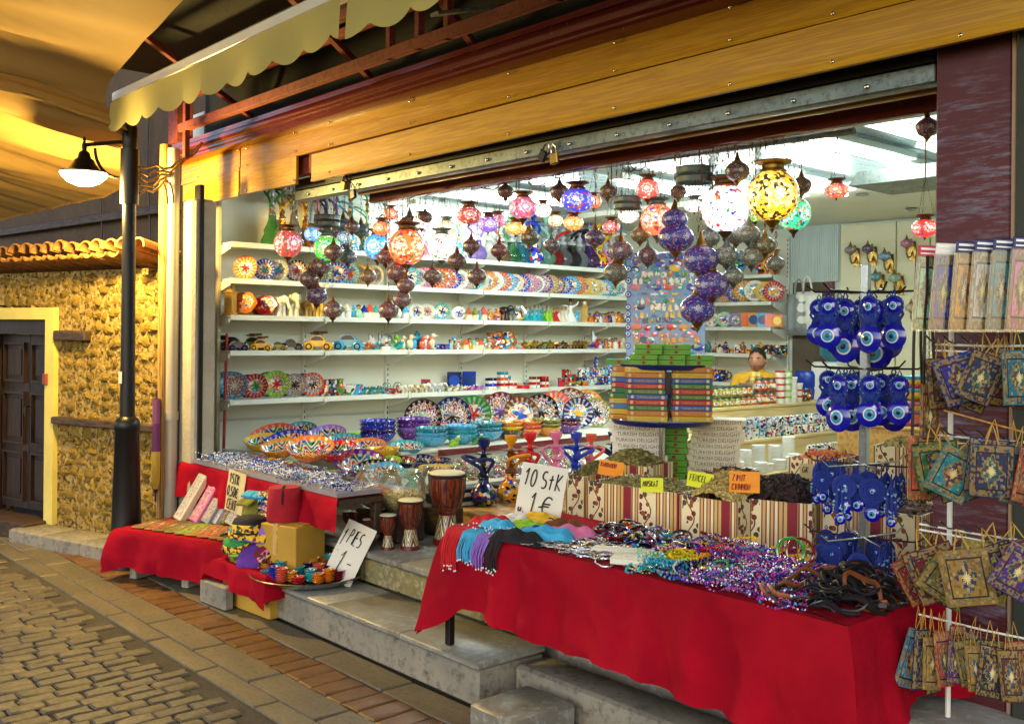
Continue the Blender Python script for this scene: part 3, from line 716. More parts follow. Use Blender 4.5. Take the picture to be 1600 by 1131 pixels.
sp_('roof_brace', MB().box(-.03, .03, -.35, .35, -.008, .008, 0, Matrix.Translation((x, 3.1, 3.22)) @ Matrix.Rotation(.3, 4, 'X')), M['galv'])
blk('corner_column', -7.95, -7.78, 3.28, 3.42, 3.16, 3.7, M['rust'], .006)
# fluorescent tubes under the ceiling
for k, (u, v_) in enumerate(((1345, 222), (1262, 328), (1040, 285), (1452, 258), (722, 322), (830, 300), (1190, 290))):
    p = on_z(u, v_, ZC-.03)
    if p.y > 7.3: p = Vector((p.x*7.0/p.y, 7.0, p.z))
    b = MB(); b.bbox((0, 0, 0), (.15, 1.24, .05), .006)  # batten made wide to block direct tube light from the ceiling
    lt = thing('fluorescent_lamp', 'lit white fluorescent tube', 'lamp', (p.x, p.y, ZC-.05), group='fluorescent tubes under the shop ceiling')
    row('on the slatted shop ceiling', lt, 'lit white', 'fluorescent tube', p.y)
    put('batten', b.mesh('batten', M['white_steel']), lt)
    put('tube', MB().tube([(0, -.58, -.055), (0, .58, -.055)], .016, 8).mesh('tube', M['tube_glow']), lt)
# ------------------------------------------------------------------ street lamp
LP = Vector((-6.93, 2.59, 0))
sl_ = thing('street_lamp', 'black street lamp post with a glowing bell lantern on a curled arm', 'street lamp', LP)
b = MB(); b.lathe([(.112, 0), (.112, .03), (.106, .05), (.08, .95), (.086, .96), (.086, 1.0), (.076, 1.03), (.05, 1.05), (.046, 1.9), (.044, 2.9), (.05, 2.92), (.05, 3.04), (.045, 3.06), (.03, 3.09), (.0, 3.11)], 20)
put('post', b.mesh('post', M['black_steel']), sl_)
b = MB(); b.lathe([(.045, 2.52), (.062, 2.52), (.062, 2.9), (.045, 2.9)], 16); put('collar', b.mesh('collar', M['black_steel']), sl_)
put('sticker', MB().box(-.03, .03, -.052, -.0495, 1.28, 1.36).mesh('sticker', M['white_card'], False), sl_)
ad = Vector((-.55, -.83, 0)).normalized(); al = .30
arm = put('arm', MB().tube([(ad*.05) + UP*2.95, ad*al + UP*2.92], .014, 8).tube([ad*(.07+.16*math.sin(t_*PI/2)) + UP*(2.70 + .2*(1-math.cos(t_*PI/2))) for t_ in [i/8 for i in range(9)]], .011, 8).mesh('arm', M['black_steel']), sl_)
fin = put('finial', MB().lathe([(.0, 2.98), (.012, 2.96), (.008, 2.94), (.018, 2.92), (.014, 2.86), (.02, 2.8), (.02, 2.78)], 12).mesh('finial', M['black_steel']), sl_, ad*al)
put('shade', MB().lathe([(.02, 2.80), (.04, 2.785), (.05, 2.745), (.075, 2.725), (.085, 2.70), (.095, 2.69), (.12, 2.655), (.19, 2.635), (.192, 2.628), (.12, 2.645), (.06, 2.70)], 28).mesh('shade', M['black_steel']), sl_, ad*al + UP*.36, (0, 0, 0), (.88, .88, .9))
put('globe', MB().lathe([(.18, 2.626), (.165, 2.60), (.12, 2.56), (.06, 2.535), (0, 2.53)], 28).mesh('globe', M['globe_glow']), sl_, ad*al + UP*.36, (0, 0, 0), (.88, .88, .9))
ld = bpy.data.lights.new('street_lamp_light', 'POINT'); ld.energy = STREET_LAMP_W; ld.color = (1, .68, .2); ld.shadow_soft_size = .1
lo = bpy.data.objects.new('street_lamp_light', ld); COL.objects.link(lo); lo.parent = sl_; lo.location = ad*al + UP*2.56

# ------------------------------------------------------------------ awning and tarpaulin
aw = thing('awning', 'folded yellow green awning with a scalloped valance and white front bar', 'awning', (-6.94, 2.5, 3.22))
AX1 = on_y(546, -10, 2.5).x; L = AX1 + 6.94
put('front_bar', MB().bbox((L/2 + 2.6, 0, .02), (L + 5.2, .07, .075), .012).mesh('front_bar', M['white_steel']), aw)
def val(x0, x1, seed):
    n = int((x1-x0)/.02); mb = MB(); r = random.Random(seed); ph = r.uniform(0, 6)
    def f(s, t):
        x = x0 + (x1-x0)*s; c = (x/.29) % 1.0
        dep = .165 + .05*abs(math.sin(PI*c))**.7 - .0
        return (x, -.042 - .015*t*math.sin(x*9 + ph) - .01*math.sin(x*3), -.02 - dep*t)
    mb.grid(f, n, 4); return mb.mesh('valance', M['valance'])
put('valance', val(0, L, 1), aw); put('valance', val(L + .06, L + 5.1, 2), aw)
put('roller', MB().tube([(.1, .28, .2), (L + 5, .28, .2)], .05, 10).mesh('roller', M['valance']), aw)
E_ = [Vector(q) for q in ((-14, 1.2, 2.45), (-11.5, 1.7, 2.5), tuple(on_y(-10, 345, 2.75)), tuple(on_y(95, 322, 2.98)), tuple(on_y(190, 292, 3.08)), (-6.96, 2.62, 2.98), (-6.9, 2.42, 3.28), (-5, 2.35, 3.62), (-2.5, 2.3, 3.95), (1.0, 2.3, 4.2))]
O_ = [Vector(q) for q in ((-14, -4, 4.4), (-12, -4, 4.5), (-10.5, -4, 4.6), (-9.5, -4, 4.6), (-8.5, -4, 4.7), (-7.6, -4, 4.7), (-7, -4, 4.8), (-5, -4, 4.8), (-2.5, -4, 4.8), (1, -4, 4.8))]
def lerp_path(P, t):
    x = t*(len(P)-1); i = min(int(x), len(P)-2); f = x - i
    p0, p1, p2, p3 = P[max(i-1, 0)], P[i], P[i+1], P[min(i+2, len(P)-1)]
    return .5*((2*p1) + (p2-p0)*f + (2*p0-5*p1+4*p2-p3)*f*f + (3*p1-p0-3*p2+p3)*f**3)
def tarp(s, t):
    a, o = lerp_path(E_, s), lerp_path(O_, s)
    q = a*(1-t) + o*t
    sag = .20*math.sin(PI*min(t*1.05, 1))*max(0, 1 - s*1.3)
    fold = 1.0*(.075*math.sin(s*70 + 5*math.sin(s*11)) + .04*math.sin(s*151 + 2*t) + .05*noise.noise(Vector((s*14, t*3, 0))) + .03*math.sin(s*290 + 7*math.sin(t*5))) * min(1, t*6 + .1)*(1 - .45*t)
    return (q.x, q.y - .3*fold*t, q.z - sag + fold)
tp = thing('tarpaulin', 'draped tan tarpaulin stretched over the street behind the lamp', 'tarpaulin', (0, 0, 0))
put('sheet', MB().grid(tarp, 220, 40).mesh('sheet', M['tarp'], True, 80), tp)
edge = [Vector(tarp(i/120*.46, 0)) for i in range(121)]
put('hem_rope', MB().tube(edge, .012, 5).mesh('hem_rope', M['raw_post']), tp)
tie = thing('tie_rope', 'frayed bundle of tarpaulin rope tied between lamp post and roof frame', 'rope', (-6.93, 2.66, 2.6))
for k in range(5):
    pts = [Vector((0, 0, .05*k)).lerp(Vector((-.3 + .05*k, .5, .42)), i/8) + Vector((0, 0, -.08*math.sin(PI*i/8) + .02*math.sin(i*2 + k))) for i in range(9)]
    put('strand', MB().tube(pts, .01, 5).mesh('strand', M['raw_post']), tie)
for k in range(2):
    pts = [Vector((.06 + .1*k, .15, .08)) + Vector((.02*i, .01*math.sin(i), -.05*i)) for i in range(4)]
    put('loose_end', MB().tube(pts, .006, 5).mesh('loose_end', M['raw_post']), tie)
# ------------------------------------------------------------------ shelving along the left wall
SHZ = [2.378, 2.078, 1.778, 1.486, 1.08]
X0 = -7.6                                  # front edge of the shelves
Y0, BAY, NB = 3.667, .9017, 7
unit = thing('shelf_unit', 'white steel shop shelving with five shelves along the left wall', 'shelving', (XL, Y0, 0))
upm = MB().box(0, .04, -.015, .015, .45, 2.78)
for k in range(44): upm.box(.0401, .0412, -.005, .005, .5 + k*.052, .5 + k*.052 + .026, 1)
upm = upm.mesh('upright', [M['white_steel'], M['black_steel']], False)
shm = MB().bbox((0, 0, -.012), (.385, BAY - .012, .024), .004).bbox((.19, 0, -.02), (.012, BAY - .012, .046), .004).mesh('shelf', M['white_steel'])
brm = MB().prism([(0, 0), (.36, 0), (.36, -.035), (.12, -.10), (0, -.12)], -.006, .006, 0, Matrix.Rotation(PI/2, 4, 'X')).mesh('bracket', M['white_steel'], False)
clm = MB().bbox((0, 0, 0), (.012, .035, .045), .003).mesh('price_clip', M['white_card'])
for k in range(NB + 1):
    u_ = put('upright', upm, unit, (0, k*BAY, 0))
    for z in SHZ:
        put('bracket', brm, unit, (.03, k*BAY, z - .025))
        if k: put('price_clip', clm, unit, (.41, k*BAY, z - .025))
for k in range(NB):
    put('back_panel', MB().bbox((-.009, 0, 1.87), (.014, BAY - .012, 1.96), .003).mesh('back_panel', M['panel']), unit, (0, (k + .5)*BAY, 0))
    put('kick_panel', MB().bbox((-.009, 0, .63), (.016, BAY - .012, .48), .003).mesh('kick_panel', M['panel']), unit, (0, (k + .5)*BAY, 0))
    for z in SHZ: put('shelf', shm, unit, (.2, (k + .5)*BAY, z))
end = thing('broom', 'red handled broom leaning in the left corner of the shop front', 'broom', (-7.72, 3.68, ZF))
put('handle', MB().tube([(0, 0, .25), (.0, .02, 1.25)], .013, 8).mesh('handle', plain('red_stick', '#a81c1c', .4)), end)
put('head', MB().bbox((0, 0, .14), (.05, .16, .24), .02).mesh('head', plain('bristle', '#5a2018', .9)), end)
par = thing('furled_parasol', 'furled striped purple and yellow parasol hanging beside the drain pipe', 'parasol', on_y(243, 770, 2.85))
put('canopy', MB().lathe([(.012, 0), (.02, .03), (.032, .1), (.034, .3), (.028, .5), (.03, .68)], 10, mis=[0, 1, 1, 2, 3], wob=lambda a, z: .12*math.sin(4*a)).mesh('canopy', [plain('pa', '#5a1624'), plain('pb', '#c8a838'), plain('pc', '#6c2c6c'), plain('pd', '#8a4a7c')]), par)
put('pole', MB().tube([(0, 0, -.06), (0, 0, .74)], .008).mesh('pole', M['old_wood']), par)

def shelf_at(u, lev, inset=.12):           # a point on a shelf of the left wall
    p = on_x(u, 500, X0 - inset); return Vector((X0 - inset, p.y, SHZ[lev] + .001))
C = {k: lin(v) for k, v in dict(orange='#e07818', red='#c01420', blue='#1636b0', white='#ecebe0', yellow='#e8b820', green='#2a8a3a', teal='#1a8aa0', sky='#3aa8d8', purple='#5a2a90', pink='#d0709a',
     black='#15151a', gold='#b8923a', brown='#6a3a1c', grey='#8a9090', lime='#8ac020', navy='#101c5a', cream='#e0d4b0', maroon='#701420', turquoise='#18a8b0', copper='#9a5a34', silver='#b8bcc0', violet='#8a6ac8', amber='#d08a10', mint='#8ad0b0', coral='#d85840', olive='#7a7a28').items()}

# ---- plates: unit radius, facing +z, on a wire stand
pl_prof = [(0, -.10), (.55, -.10), (.62, -.06), (1.0, .09), (1.0, .115), (.66, -.02), (.6, -.06), (0, -.065)]
def plate_me(m): return MB().lathe(pl_prof, 30).mesh('plate', M[m])
st_me = MB().tube([(-.35, 0, 0), (-.35, .45, .25), (-.35, -.1, .35)], .03, 4).tube([(.35, 0, 0), (.35, .45, .25), (.35, -.1, .35)], .03, 4).mesh('stand', M['bead_clear'])
PK = []
for m in ('plate_a', 'plate_b', 'plate_c'):
    PK.append((Kind('plate', None, [Kind('dish', plate_me(m), loc=(0, .12, 1.0), rot=(PI/2 - .22, 0, 0)), Kind('stand', st_me, loc=(0, -.1, 0), tinted=False, tint=C['white'])])))
scal = MB().lathe(pl_prof, 36, wob=lambda a, z: .06*math.cos(12*a) if z > 0 else 0).mesh('dish', M['plate_a'])
PK.append(Kind('plate', None, [Kind('dish', scal, loc=(0, .12, 1.0), rot=(PI/2 - .22, 0, 0)), Kind('stand', st_me, loc=(0, -.1, 0), tint=C['white'])]))
def plate(u, lev, d, col, adj, kind, yaw=None, inset=.14, noun='souvenir plate', place='on the plate shelf', grp='souvenir plates'):
    p = shelf_at(u, lev, inset)
    if yaw is None: yaw = math.atan2(-p.x, p.y)*.0 + (PI/2 - .75)       # faces into the shop and a little towards the street
    o = inst(PK[kind], p, yaw, d/2, col, cat='plate', group=grp); row(place, o, adj, noun, p.y); return o
for u, d, c, a, k in ((382, .205, 'orange', 'orange and blue rimmed', 0), (412, .19, 'blue', 'blue rimmed sunset', 0), (433, .19, 'grey', 'grey and white', 1), (462, .195, 'black', 'yellow and black crest', 2), (485, .17, 'yellow', 'plain yellow', 0), (503, .17, 'teal', 'teal edged', 1), (524, .2, 'blue', 'blue clock faced', 1), (545, .19, 'sky', 'pale blue harbour', 1), (558, .19, 'gold', 'gold rimmed beach', 0), (570, .19, 'gold', 'gold rimmed castle', 1), (583, .19, 'cream', 'cream and gold', 1)):
    plate(u, 1, d, C[c], a, k)
seq = [('sky', 'blue and white', 1), ('white', 'white and pink', 1), ('pink', 'pink edged', 0), ('red', 'red and yellow sun', 0), ('orange', 'orange sun', 0), ('coral', 'coral edged', 1), ('blue', 'cobalt rimmed', 1), ('white', 'white harbour', 0), ('gold', 'gold ringed', 2), ('turquoise', 'turquoise', 1), ('cream', 'cream flower', 0), ('orange', 'pale orange', 1), ('white', 'white floral', 0), ('coral', 'coral floral', 0), ('sky', 'sky blue ship', 1), ('cream', 'cream ship', 1), ('blue', 'deep blue sail', 1), ('pink', 'rose pink', 0), ('white', 'white and red', 2), ('purple', 'purple ringed', 2), ('gold', 'brown and gold', 0), ('brown', 'brown ringed', 2), ('blue', 'royal blue cup', 1), ('sky', 'bright blue cup', 1), ('orange', 'orange leaf', 0), ('yellow', 'yellow lemon', 0), ('yellow', 'pale yellow', 1), ('cream', 'cream yellow', 0), ('sky', 'blue wave', 1), ('turquoise', 'green and blue wave', 1), ('white', 'white wave', 1)]
for i, (c, a, k) in enumerate(seq):
    u = 640 + i*10.9; plate(u, 1, R.uniform(.185, .215), C[c], a, k, yaw=PI/2 - .7 + R.uniform(-.06, .06))
for u, d, c, a, k, kk in ((352, .23, 'teal', 'dark teal mosaic', 2, .22), (360, .23, 'teal', 'mid teal mosaic', 2, .17), (366, .23, 'sky', 'light blue mosaic', 2, .1), (388, .2, 'maroon', 'maroon mosaic', 2, .2), (400, .21, 'red', 'red and green', 0, .1), (418, .22, 'green', 'dark green mosaic', 2, .2), (432, .235, 'lime', 'lime green square patterned', 0, .1), (446, .2, 'brown', 'brown mosaic', 2, .2), (461, .205, 'grey', 'grey and pink heart patterned', 2, .1), (474, .2, 'purple', 'wine mosaic', 2, .2), (489, .21, 'coral', 'coral red mosaic', 2, .1)):
    plate(u, 4, d, C[c], a, k, inset=kk, noun='plate', place='on the lowest shelf', grp='mosaic plates on the lowest shelf')

# ---- water pipes, tall on the top shelf and small on the step
def pipe_kind(tall, glass, hoses=1, seed=0):
    r = random.Random(seed); g = M['tint_glass' if glass else 'speck']
    if tall: bp = [(0, 0), (.085, 0), (.1, .02), (.098, .05), (.07, .11), (.075, .14), (.05, .19), (.033, .24), (.034, .27)]
    else: bp = [(0, 0), (.05, 0), (.075, .03), (.08, .06), (.06, .1), (.034, .125), (.03, .15), (.034, .16)]
    z = bp[-1][1]; h = .34 if tall else .13
    stem = [(.03, z), (.036, z+.01), (.022, z+.03)] 
    for q in range(4 if tall else 2):
        zz = z + .03 + h*(q+.5)/(4.6 if tall else 2.6); stem += [(.013, zz-.02), (.026, zz), (.013, zz+.02)]
    stem += [(.012, z+h-.01), (.05, z+h), (.052, z+h+.005), (.012, z+h+.012)]
    bowl = [(.012, z+h+.012), (.014, z+h+.03), (.035, z+h+.055), (.038, z+h+.085), (.034, z+h+.087), (.026, z+h+.06), (0, z+h+.05)]
    kids = [Kind('base', MB().lathe(bp, 18).mesh('base', g)), Kind('stem', MB().lathe(stem, 12).mesh('stem', M['tint_metal'] if tall else M['tint_gloss']), tinted=2), Kind('bowl', MB().lathe(bowl, 14).mesh('bowl', M['tint_gloss']))]
    for q in range(hoses):
        a0 = r.uniform(0, 6.28); pts = []; zt = z + (.12 if tall else .05)
        H = .3 if tall else .16
        for i in range(15):
            s = i/14; a = a0 + 1.1*s*PI; rr = .02 + (.13 if tall else .1)*math.sin(PI*min(s*1.1, 1))*(.7 + .3*math.sin(3*s + q))
            pts.append((rr*math.cos(a), rr*math.sin(a), zt + H*math.sin(PI*s*.8)*.6 - (.16 if tall else .12)*s*s))
        kids.append(Kind('hose', MB().tube(pts, .0105, 6).mesh('hose', M['tint_cloth'])))
        e = Vector(pts[-1]); kids.append(Kind('mouthpiece', MB().tube([e, e + Vector((.01, .005, -.09))], [.011, .007], 6).mesh('mouthpiece', M['drum_wood']), tinted=False))
    return Kind('water_pipe', None, kids)
TP = [pipe_kind(True, True, 1, 3), pipe_kind(True, True, 2, 5), pipe_kind(True, False, 1, 8)]
SP = [pipe_kind(False, True, 1, 11), pipe_kind(False, False, 1, 14), pipe_kind(False, False, 2, 17), pipe_kind(False, True, 0, 18)]
for u, c, c2, a, k, s in ((424, 'green', 'silver', 'green glass', 1, .98), (440, 'yellow', 'gold', 'slim yellow brass', 2, .9), (458, 'grey', 'silver', 'dark grey', 0, 1.0), (476, 'amber', 'gold', 'amber glass', 0, .85), (495, 'pink', 'silver', 'magenta topped', 2, 1.0), (508, 'navy', 'silver', 'navy hosed', 1, .95), (525, 'purple', 'silver', 'violet topped', 0, .95), (546, 'sky', 'gold', 'sky blue dappled', 2, .85), (572, 'mint', 'gold', 'pale green dappled', 2, .8), (600, 'teal', 'silver', 'teal glass', 0, .7), (628, 'white', 'silver', 'clear glass', 0, .7), (663, 'pink', 'silver', 'rose glass', 0, .66), (690, 'turquoise', 'silver', 'tall turquoise', 2, .8), (716, 'sky', 'gold', 'light blue fish', 2, .75)):
    o = inst(TP[k], shelf_at(u, 0, .18), R.uniform(0, 6), s, C[c], C[c2], cat='water pipe', group='water pipes on the top shelf'); row('on the top shelf', o, a, 'water pipe', o.location.y)
for u, c, a, k, s in ((745, 'violet', 'pale violet', 0, 1.3), (764, 'white', 'small clear', 3, 1.3), (781, 'copper', 'rust brown', 0, 1.35), (798, 'green', 'bright green', 0, 1.35), (812, 'teal', 'dark teal', 3, 1.4), (832, 'blue', 'cobalt blue', 2, 1.55), (851, 'mint', 'pale green', 0, 1.5), (866, 'red', 'red hosed clear', 0, 1.4), (878, 'grey', 'smoke grey', 3, 1.5), (892, 'black', 'black hosed', 0, 1.5), (904, 'silver', 'silver', 3, 1.45), (920, 'purple', 'purple', 0, 1.6), (934, 'yellow', 'yellow flowered', 2, 1.5), (945, 'pink', 'pink flowered', 1, 1.4), (957, 'white', 'milky white', 0, 1.5), (968, 'sky', 'icy blue', 3, 1.5)):
    o = inst(SP[k], shelf_at(u, 0, .16), R.uniform(0, 6), s, C[c], C['silver'] if k != 2 else C[c], cat='water pipe', group='water pipes on the top shelf'); row('on the top shelf', o, a, 'water pipe', o.location.y)

# ---- figurines
def figs():
    K = {}
    b = MB().ell((0, 0, .085), (.055, .035, .036), 12, 8)
    for x, y in ((-.033, -.016), (-.033, .016), (.033, -.016), (.033, .016)): b.lathe([(.017, 0), (.014, .03), (.016, .075)], 8, 0, Matrix.Translation((x, y, 0)))
    b.ell((.062, 0, .105), (.03, .026, .028), 10, 7).tube([(.085, 0, .1), (.1, 0, .075), (.108, 0, .05), (.12, 0, .045), (.128, 0, .065)], [.012, .01, .008, .007, .005], 6)
    for s in (-1, 1): b.ell((.055, s*.028, .103), (.016, .006, .022), 8, 5)
    b.tube([(-.055, 0, .1), (-.066, 0, .07)], .004, 5)
    K['elephant'] = Kind('elephant_figurine', b.mesh('elephant', M['tint_gloss']))
    b = MB().lathe([(0, 0), (.055, 0), (.05, .012), (.022, .07), (.016, .085), (.022, .105), (.02, .118), (.008, .125), (0, .127)], 14, wob=lambda a, z: .08*math.sin(7*a) if z < .03 else 0)
    b.tube([(.018, 0, .112), (.045, 0, .125), (.06, .004, .15)], [.008, .007, .005], 6).tube([(-.018, 0, .112), (-.045, 0, .118), (-.066, 0, .112)], [.008, .007, .005], 6)
    K['dervish'] = Kind('dervish_figurine', None, [Kind('robe', b.mesh('robe', M['tint_gloss'])), Kind('head', MB().ell((0, 0, .138), (.012, .012, .015), 10, 7).mesh('head', M['skin'])), Kind('cap', MB().lathe([(.013, .146), (.010, .175), (0, .176)], 10).mesh('cap', M['copper']))])
    b = MB().bbox((0, 0, .06), (.05, .05, .12), .003).bbox((0, 0, .123), (.058, .058, .008), .002).bbox((0, 0, .15), (.036, .036, .05), .003).lathe([(.024, .175), (.026, .18), (0, .21)], 4, 0, Matrix.Rotation(PI/4, 4, 'Z')).bbox((0, 0, .005), (.07, .06, .01), .002)
    for z in (.04, .08): b.bbox((0, -.0255, z), (.014, .004, .022), .001)
    K['tower'] = Kind('tower_figurine', None, [Kind('tower', b.mesh('tower', M['tint'])), Kind('clock', MB().lathe([(.011, 0), (.011, .003), (0, .003)], 12, 0, Matrix.Translation((0, -.0185, .155)) @ Matrix.Rotation(PI/2, 4, 'X')).mesh('clock', M['eye_white']))])
    K['hut'] = Kind('house_figurine', None, [Kind('wall', MB().lathe([(.032, 0), (.034, .05), (.03, .055)], 12).bbox((0, -.033, .018), (.016, .006, .034), .001).mesh('wall', M['tint']), tinted=2), Kind('roof', MB().lathe([(.045, .05), (.02, .085), (0, .115)], 12).mesh('roof', M['tint_gloss']))])
    b = MB().lathe([(0, 0), (.028, 0), (.03, .008), (.02, .02), (.034, .05), (.03, .078), (.016, .088), (.02, .1), (.0, .102)], 14)
    K['jar'] = Kind('painted_jar', None, [Kind('body', b.mesh('body', M['speck'])), Kind('lid', MB().lathe([(.022, .1), (.022, .106), (.008, .112), (.009, .12), (0, .124)], 12).mesh('lid', M['tint_gloss']))])
    K['vase'] = Kind('vase', MB().lathe([(0, 0), (.026, 0), (.03, .006), (.048, .045), (.046, .065), (.022, .095), (.024, .115), (.034, .125), (.031, .126), (.02, .112), (.018, .097)], 18).mesh('vase', M['speck']))
    b = MB().ell((0, 0, .045), (.028, .024, .045), 12, 8).ell((.012, 0, .1), (.02, .018, .02), 10, 7).lathe([(.008, 0), (0, .025)], 6, 0, Matrix.Translation((.03, 0, .1)) @ Matrix.Rotation(PI/2, 4, 'Y'))
    for s in (-1, 1): b.ell((-.005, s*.024, .05), (.018, .008, .03), 8, 6)
    K['bird'] = Kind('bird_figurine', None, [Kind('body', b.mesh('body', M['tint_gloss'])), Kind('base', MB().lathe([(0, 0), (.03, 0), (.03, .008), (0, .009)], 12).mesh('base', M['speck']))])
    b = MB().ell((0, 0, .03), (.04, .028, .026), 12, 7)
    K['frog'] = Kind('animal_figurine', None, [Kind('body', b.ell((.03, 0, .058), (.022, .022, .018), 10, 6).ell((-.01, .028, .015), (.024, .01, .014), 8, 5).ell((-.01, -.028, .015), (.024, .01, .014), 8, 5).mesh('body', M['tint_gloss'])), Kind('eye', MB().ell((.036, .013, .076), (.008, .008, .008), 8, 5).mesh('eye', M['eye_white'])), Kind('eye', MB().ell((.036, -.013, .076), (.008, .008, .008), 8, 5).mesh('eye', M['eye_white']))])
    K['globe'] = Kind('snow_globe', None, [Kind('dome', MB().lathe([(.034, .02), (.042, .045), (.036, .075), (.018, .092), (0, .096)], 16).mesh('dome', M['glass'])), Kind('scene', MB().lathe([(0, .02), (.02, .021), (.014, .045), (.007, .07), (0, .072)], 6).mesh('scene', M['speck'])), Kind('base', MB().lathe([(0, 0), (.045, 0), (.042, .02), (0, .021)], 16).mesh('base', M['tint_gloss']))])
    K['tin'] = Kind('trinket_box', None, [Kind('box', MB().bbox((0, 0, .022), (.085, .06, .044), .004).mesh('box', M['speck'])), Kind('lid', MB().bbox((0, 0, .051), (.09, .064, .014), .004).mesh('lid', M['tint_gloss']))])
    b = MB().lathe([(0, 0), (.026, 0), (.01, .02), (.03, .03), (.038, .045), (.028, .06), (.012, .068), (.006, .08), (0, .082)], 14).tube([(.03, 0, .045), (.06, 0, .055), (.08, 0, .07)], [.012, .008, .005], 7).tube([(-.034, 0, .04), (-.06, 0, .05), (-.055, 0, .07), (-.03, 0, .055)], .004, 5)
    K['oil'] = Kind('oil_lamp', b.mesh('oil_lamp', M['tint_metal']))
    K['mug'] = Kind('mug', None, [Kind('cup', MB().lathe([(0, .003), (.036, 0), (.04, .006), (.04, .092), (.037, .093), (.036, .01), (0, .008)], 18).mesh('cup', M['speck'])), Kind('handle', MB().tube([(.038, 0, .075), (.06, 0, .072), (.066, 0, .05), (.056, 0, .027), (.038, 0, .024)], .006, 6).mesh('handle', M['tint_gloss']))])
    b = MB().lathe([(0, 0), (.8, 0), (.9, .06), (1, .1), (.86, .12), (0, .1)], 28)
    K['plaque'] = Kind('oval_plaque', None, [Kind('frame', MB().lathe([(0, 0), (.05, 0), (.058, .006), (.056, .014), (.043, .012), (0, .012)], 20, wob=lambda a, z: .06*math.cos(14*a)).mesh('frame', M['tint_gloss']), loc=(0, 0, .062), rot=(PI/2 - .2, 0, 0), scl=(1.15, 1, 1)), Kind('picture', MB().lathe([(.042, .0135), (0, .0145)], 20).mesh('picture', M['speck_fine']), loc=(0, 0, .062), rot=(PI/2 - .2, 0, 0), scl=(1.15, 1, 1))])
    b = MB().bbox((0, 0, .07), (.11, .018, .14), .003)
    K['frame'] = Kind('framed_tile', None, [Kind('frame', b.mesh('frame', M['tint_gloss'])), Kind('tile', MB().lathe([(.045, 0), (.045, .004), (0, .004)], 20, 0, Matrix.Translation((0, -.009, .07)) @ Matrix.Rotation(PI/2, 4, 'X') ).mesh('tile', M['plate_b']))])
    b = MB().ell((0, 0, .03), (.075, .02, .018), 12, 6).prism([(-.07, .035), (.09, .035), (.06, .05), (-.06, .05)], -.02, .02, 0, Matrix.Rotation(PI/2, 4, 'X'))
    K['boat'] = Kind('model_boat', None, [Kind('hull', b.mesh('hull', M['tint'])), Kind('mast', MB().tube([(0, 0, .04), (0, 0, .16)], .003, 5).mesh('mast', M['old_wood'])), Kind('sail', MB().prism([(.004, .06), (.06, .065), (.004, .15)], -.001, .001, 0, Matrix.Rotation(PI/2, 4, 'X')).mesh('sail', M['eye_white']))])
    b = MB().lathe([(0, .0), (.022, .0), (.034, .02), (.042, .05), (.04, .052), (.03, .02), (0, .006)], 16)
    K['bowl'] = Kind('small_bowl', b.mesh('small_bowl', M['speck']))
    b = MB().bbox((0, 0, .014), (.1, .07, .028), .003)
    K['pack'] = Kind('gift_pack', None, [Kind('box', b.mesh('box', M['tint_gloss'])), Kind('band', MB().bbox((0, 0, .0145), (.022, .0715, .030), .003).mesh('band', M['speck_fine']))])
    K['doll'] = Kind('doll_figurine', None, [Kind('body', MB().lathe([(0, 0), (.03, 0), (.034, .02), (.03, .055), (.016, .075), (0, .076)], 12).mesh('body', M['tint_gloss'])), Kind('head', MB().ell((0, 0, .09), (.02, .02, .021), 10, 7).mesh('head', M['skin'])), Kind('hair', MB().ell((0, .004, .099), (.021, .021, .017), 10, 6).mesh('hair', M['hair']))])
    return K
FK = figs()
def fig(kind, u, lev, col, adj, noun, place, s=1.0, yaw=None, inset=None, z=0, col2=None, grp=None, cat=None):
    p = shelf_at(u, lev, inset if inset is not None else R.uniform(.08, .14)); p.z += z
    s = s*(1.22 if kind not in ('pack', 'mug', 'tin', 'frame') and place != P4 else 1.1 if kind not in ('pack', 'mug') else 1)
    o = inst(FK[kind], p, R.uniform(-.5, .5) + PI/2 - .75 if yaw is None else yaw, s, C[col], C[col2] if col2 else C['cream'], cat=cat or noun.split()[-1], group=grp)
    row(place, o, adj, noun, p.y); return o
P2, P3, P4 = 'on the figurine shelf', 'on the toy car shelf', 'on the lowest shelf'
# level 2
fig('tower', 360, 2, 'gold', 'tall gold', 'clock tower figurine', P2, 1.25, 0.6)
fig('plaque', 383, 2, 'orange', 'sun shaped orange', 'plaque', P2, 1.35); fig('plaque', 407, 2, 'maroon', 'dark red oval', 'plaque', P2, 1.2, inset=.2); fig('plaque', 416, 2, 'red', 'red and white oval', 'plaque', P2, 1.2)
fig('elephant', 434, 2, 'white', 'white', 'elephant figurine', P2, 1.1, .2); fig('elephant', 444, 2, 'silver', 'silver grey', 'elephant figurine', P2, 1.1, .3, .2)
fig('elephant', 456, 2, 'cream', 'large cream', 'elephant figurine', P2, 1.25, -.2); fig('bird', 466, 2, 'gold', 'tall gold', 'stork figurine', P2, 1.0)
fig('elephant', 478, 2, 'gold', 'gold', 'elephant figurine', P2, .95, 0); fig('elephant', 496, 2, 'yellow', 'bright yellow', 'elephant figurine', P2, .95, -.2)
cs2 = ['green', 'white', 'sky', 'mint', 'blue', 'coral', 'turquoise', 'cream', 'red']
for i, u in enumerate(range(533, 640, 9)):
    k, n = R.choice([('doll', 'doll figurine'), ('bird', 'bird figurine'), ('frog', 'turtle figurine'), ('hut', 'windmill figurine')]); c = cs2[i % 9]
    fig(k, u, 2, c, c, n, P2, R.uniform(.75, 1.0), col2='white')
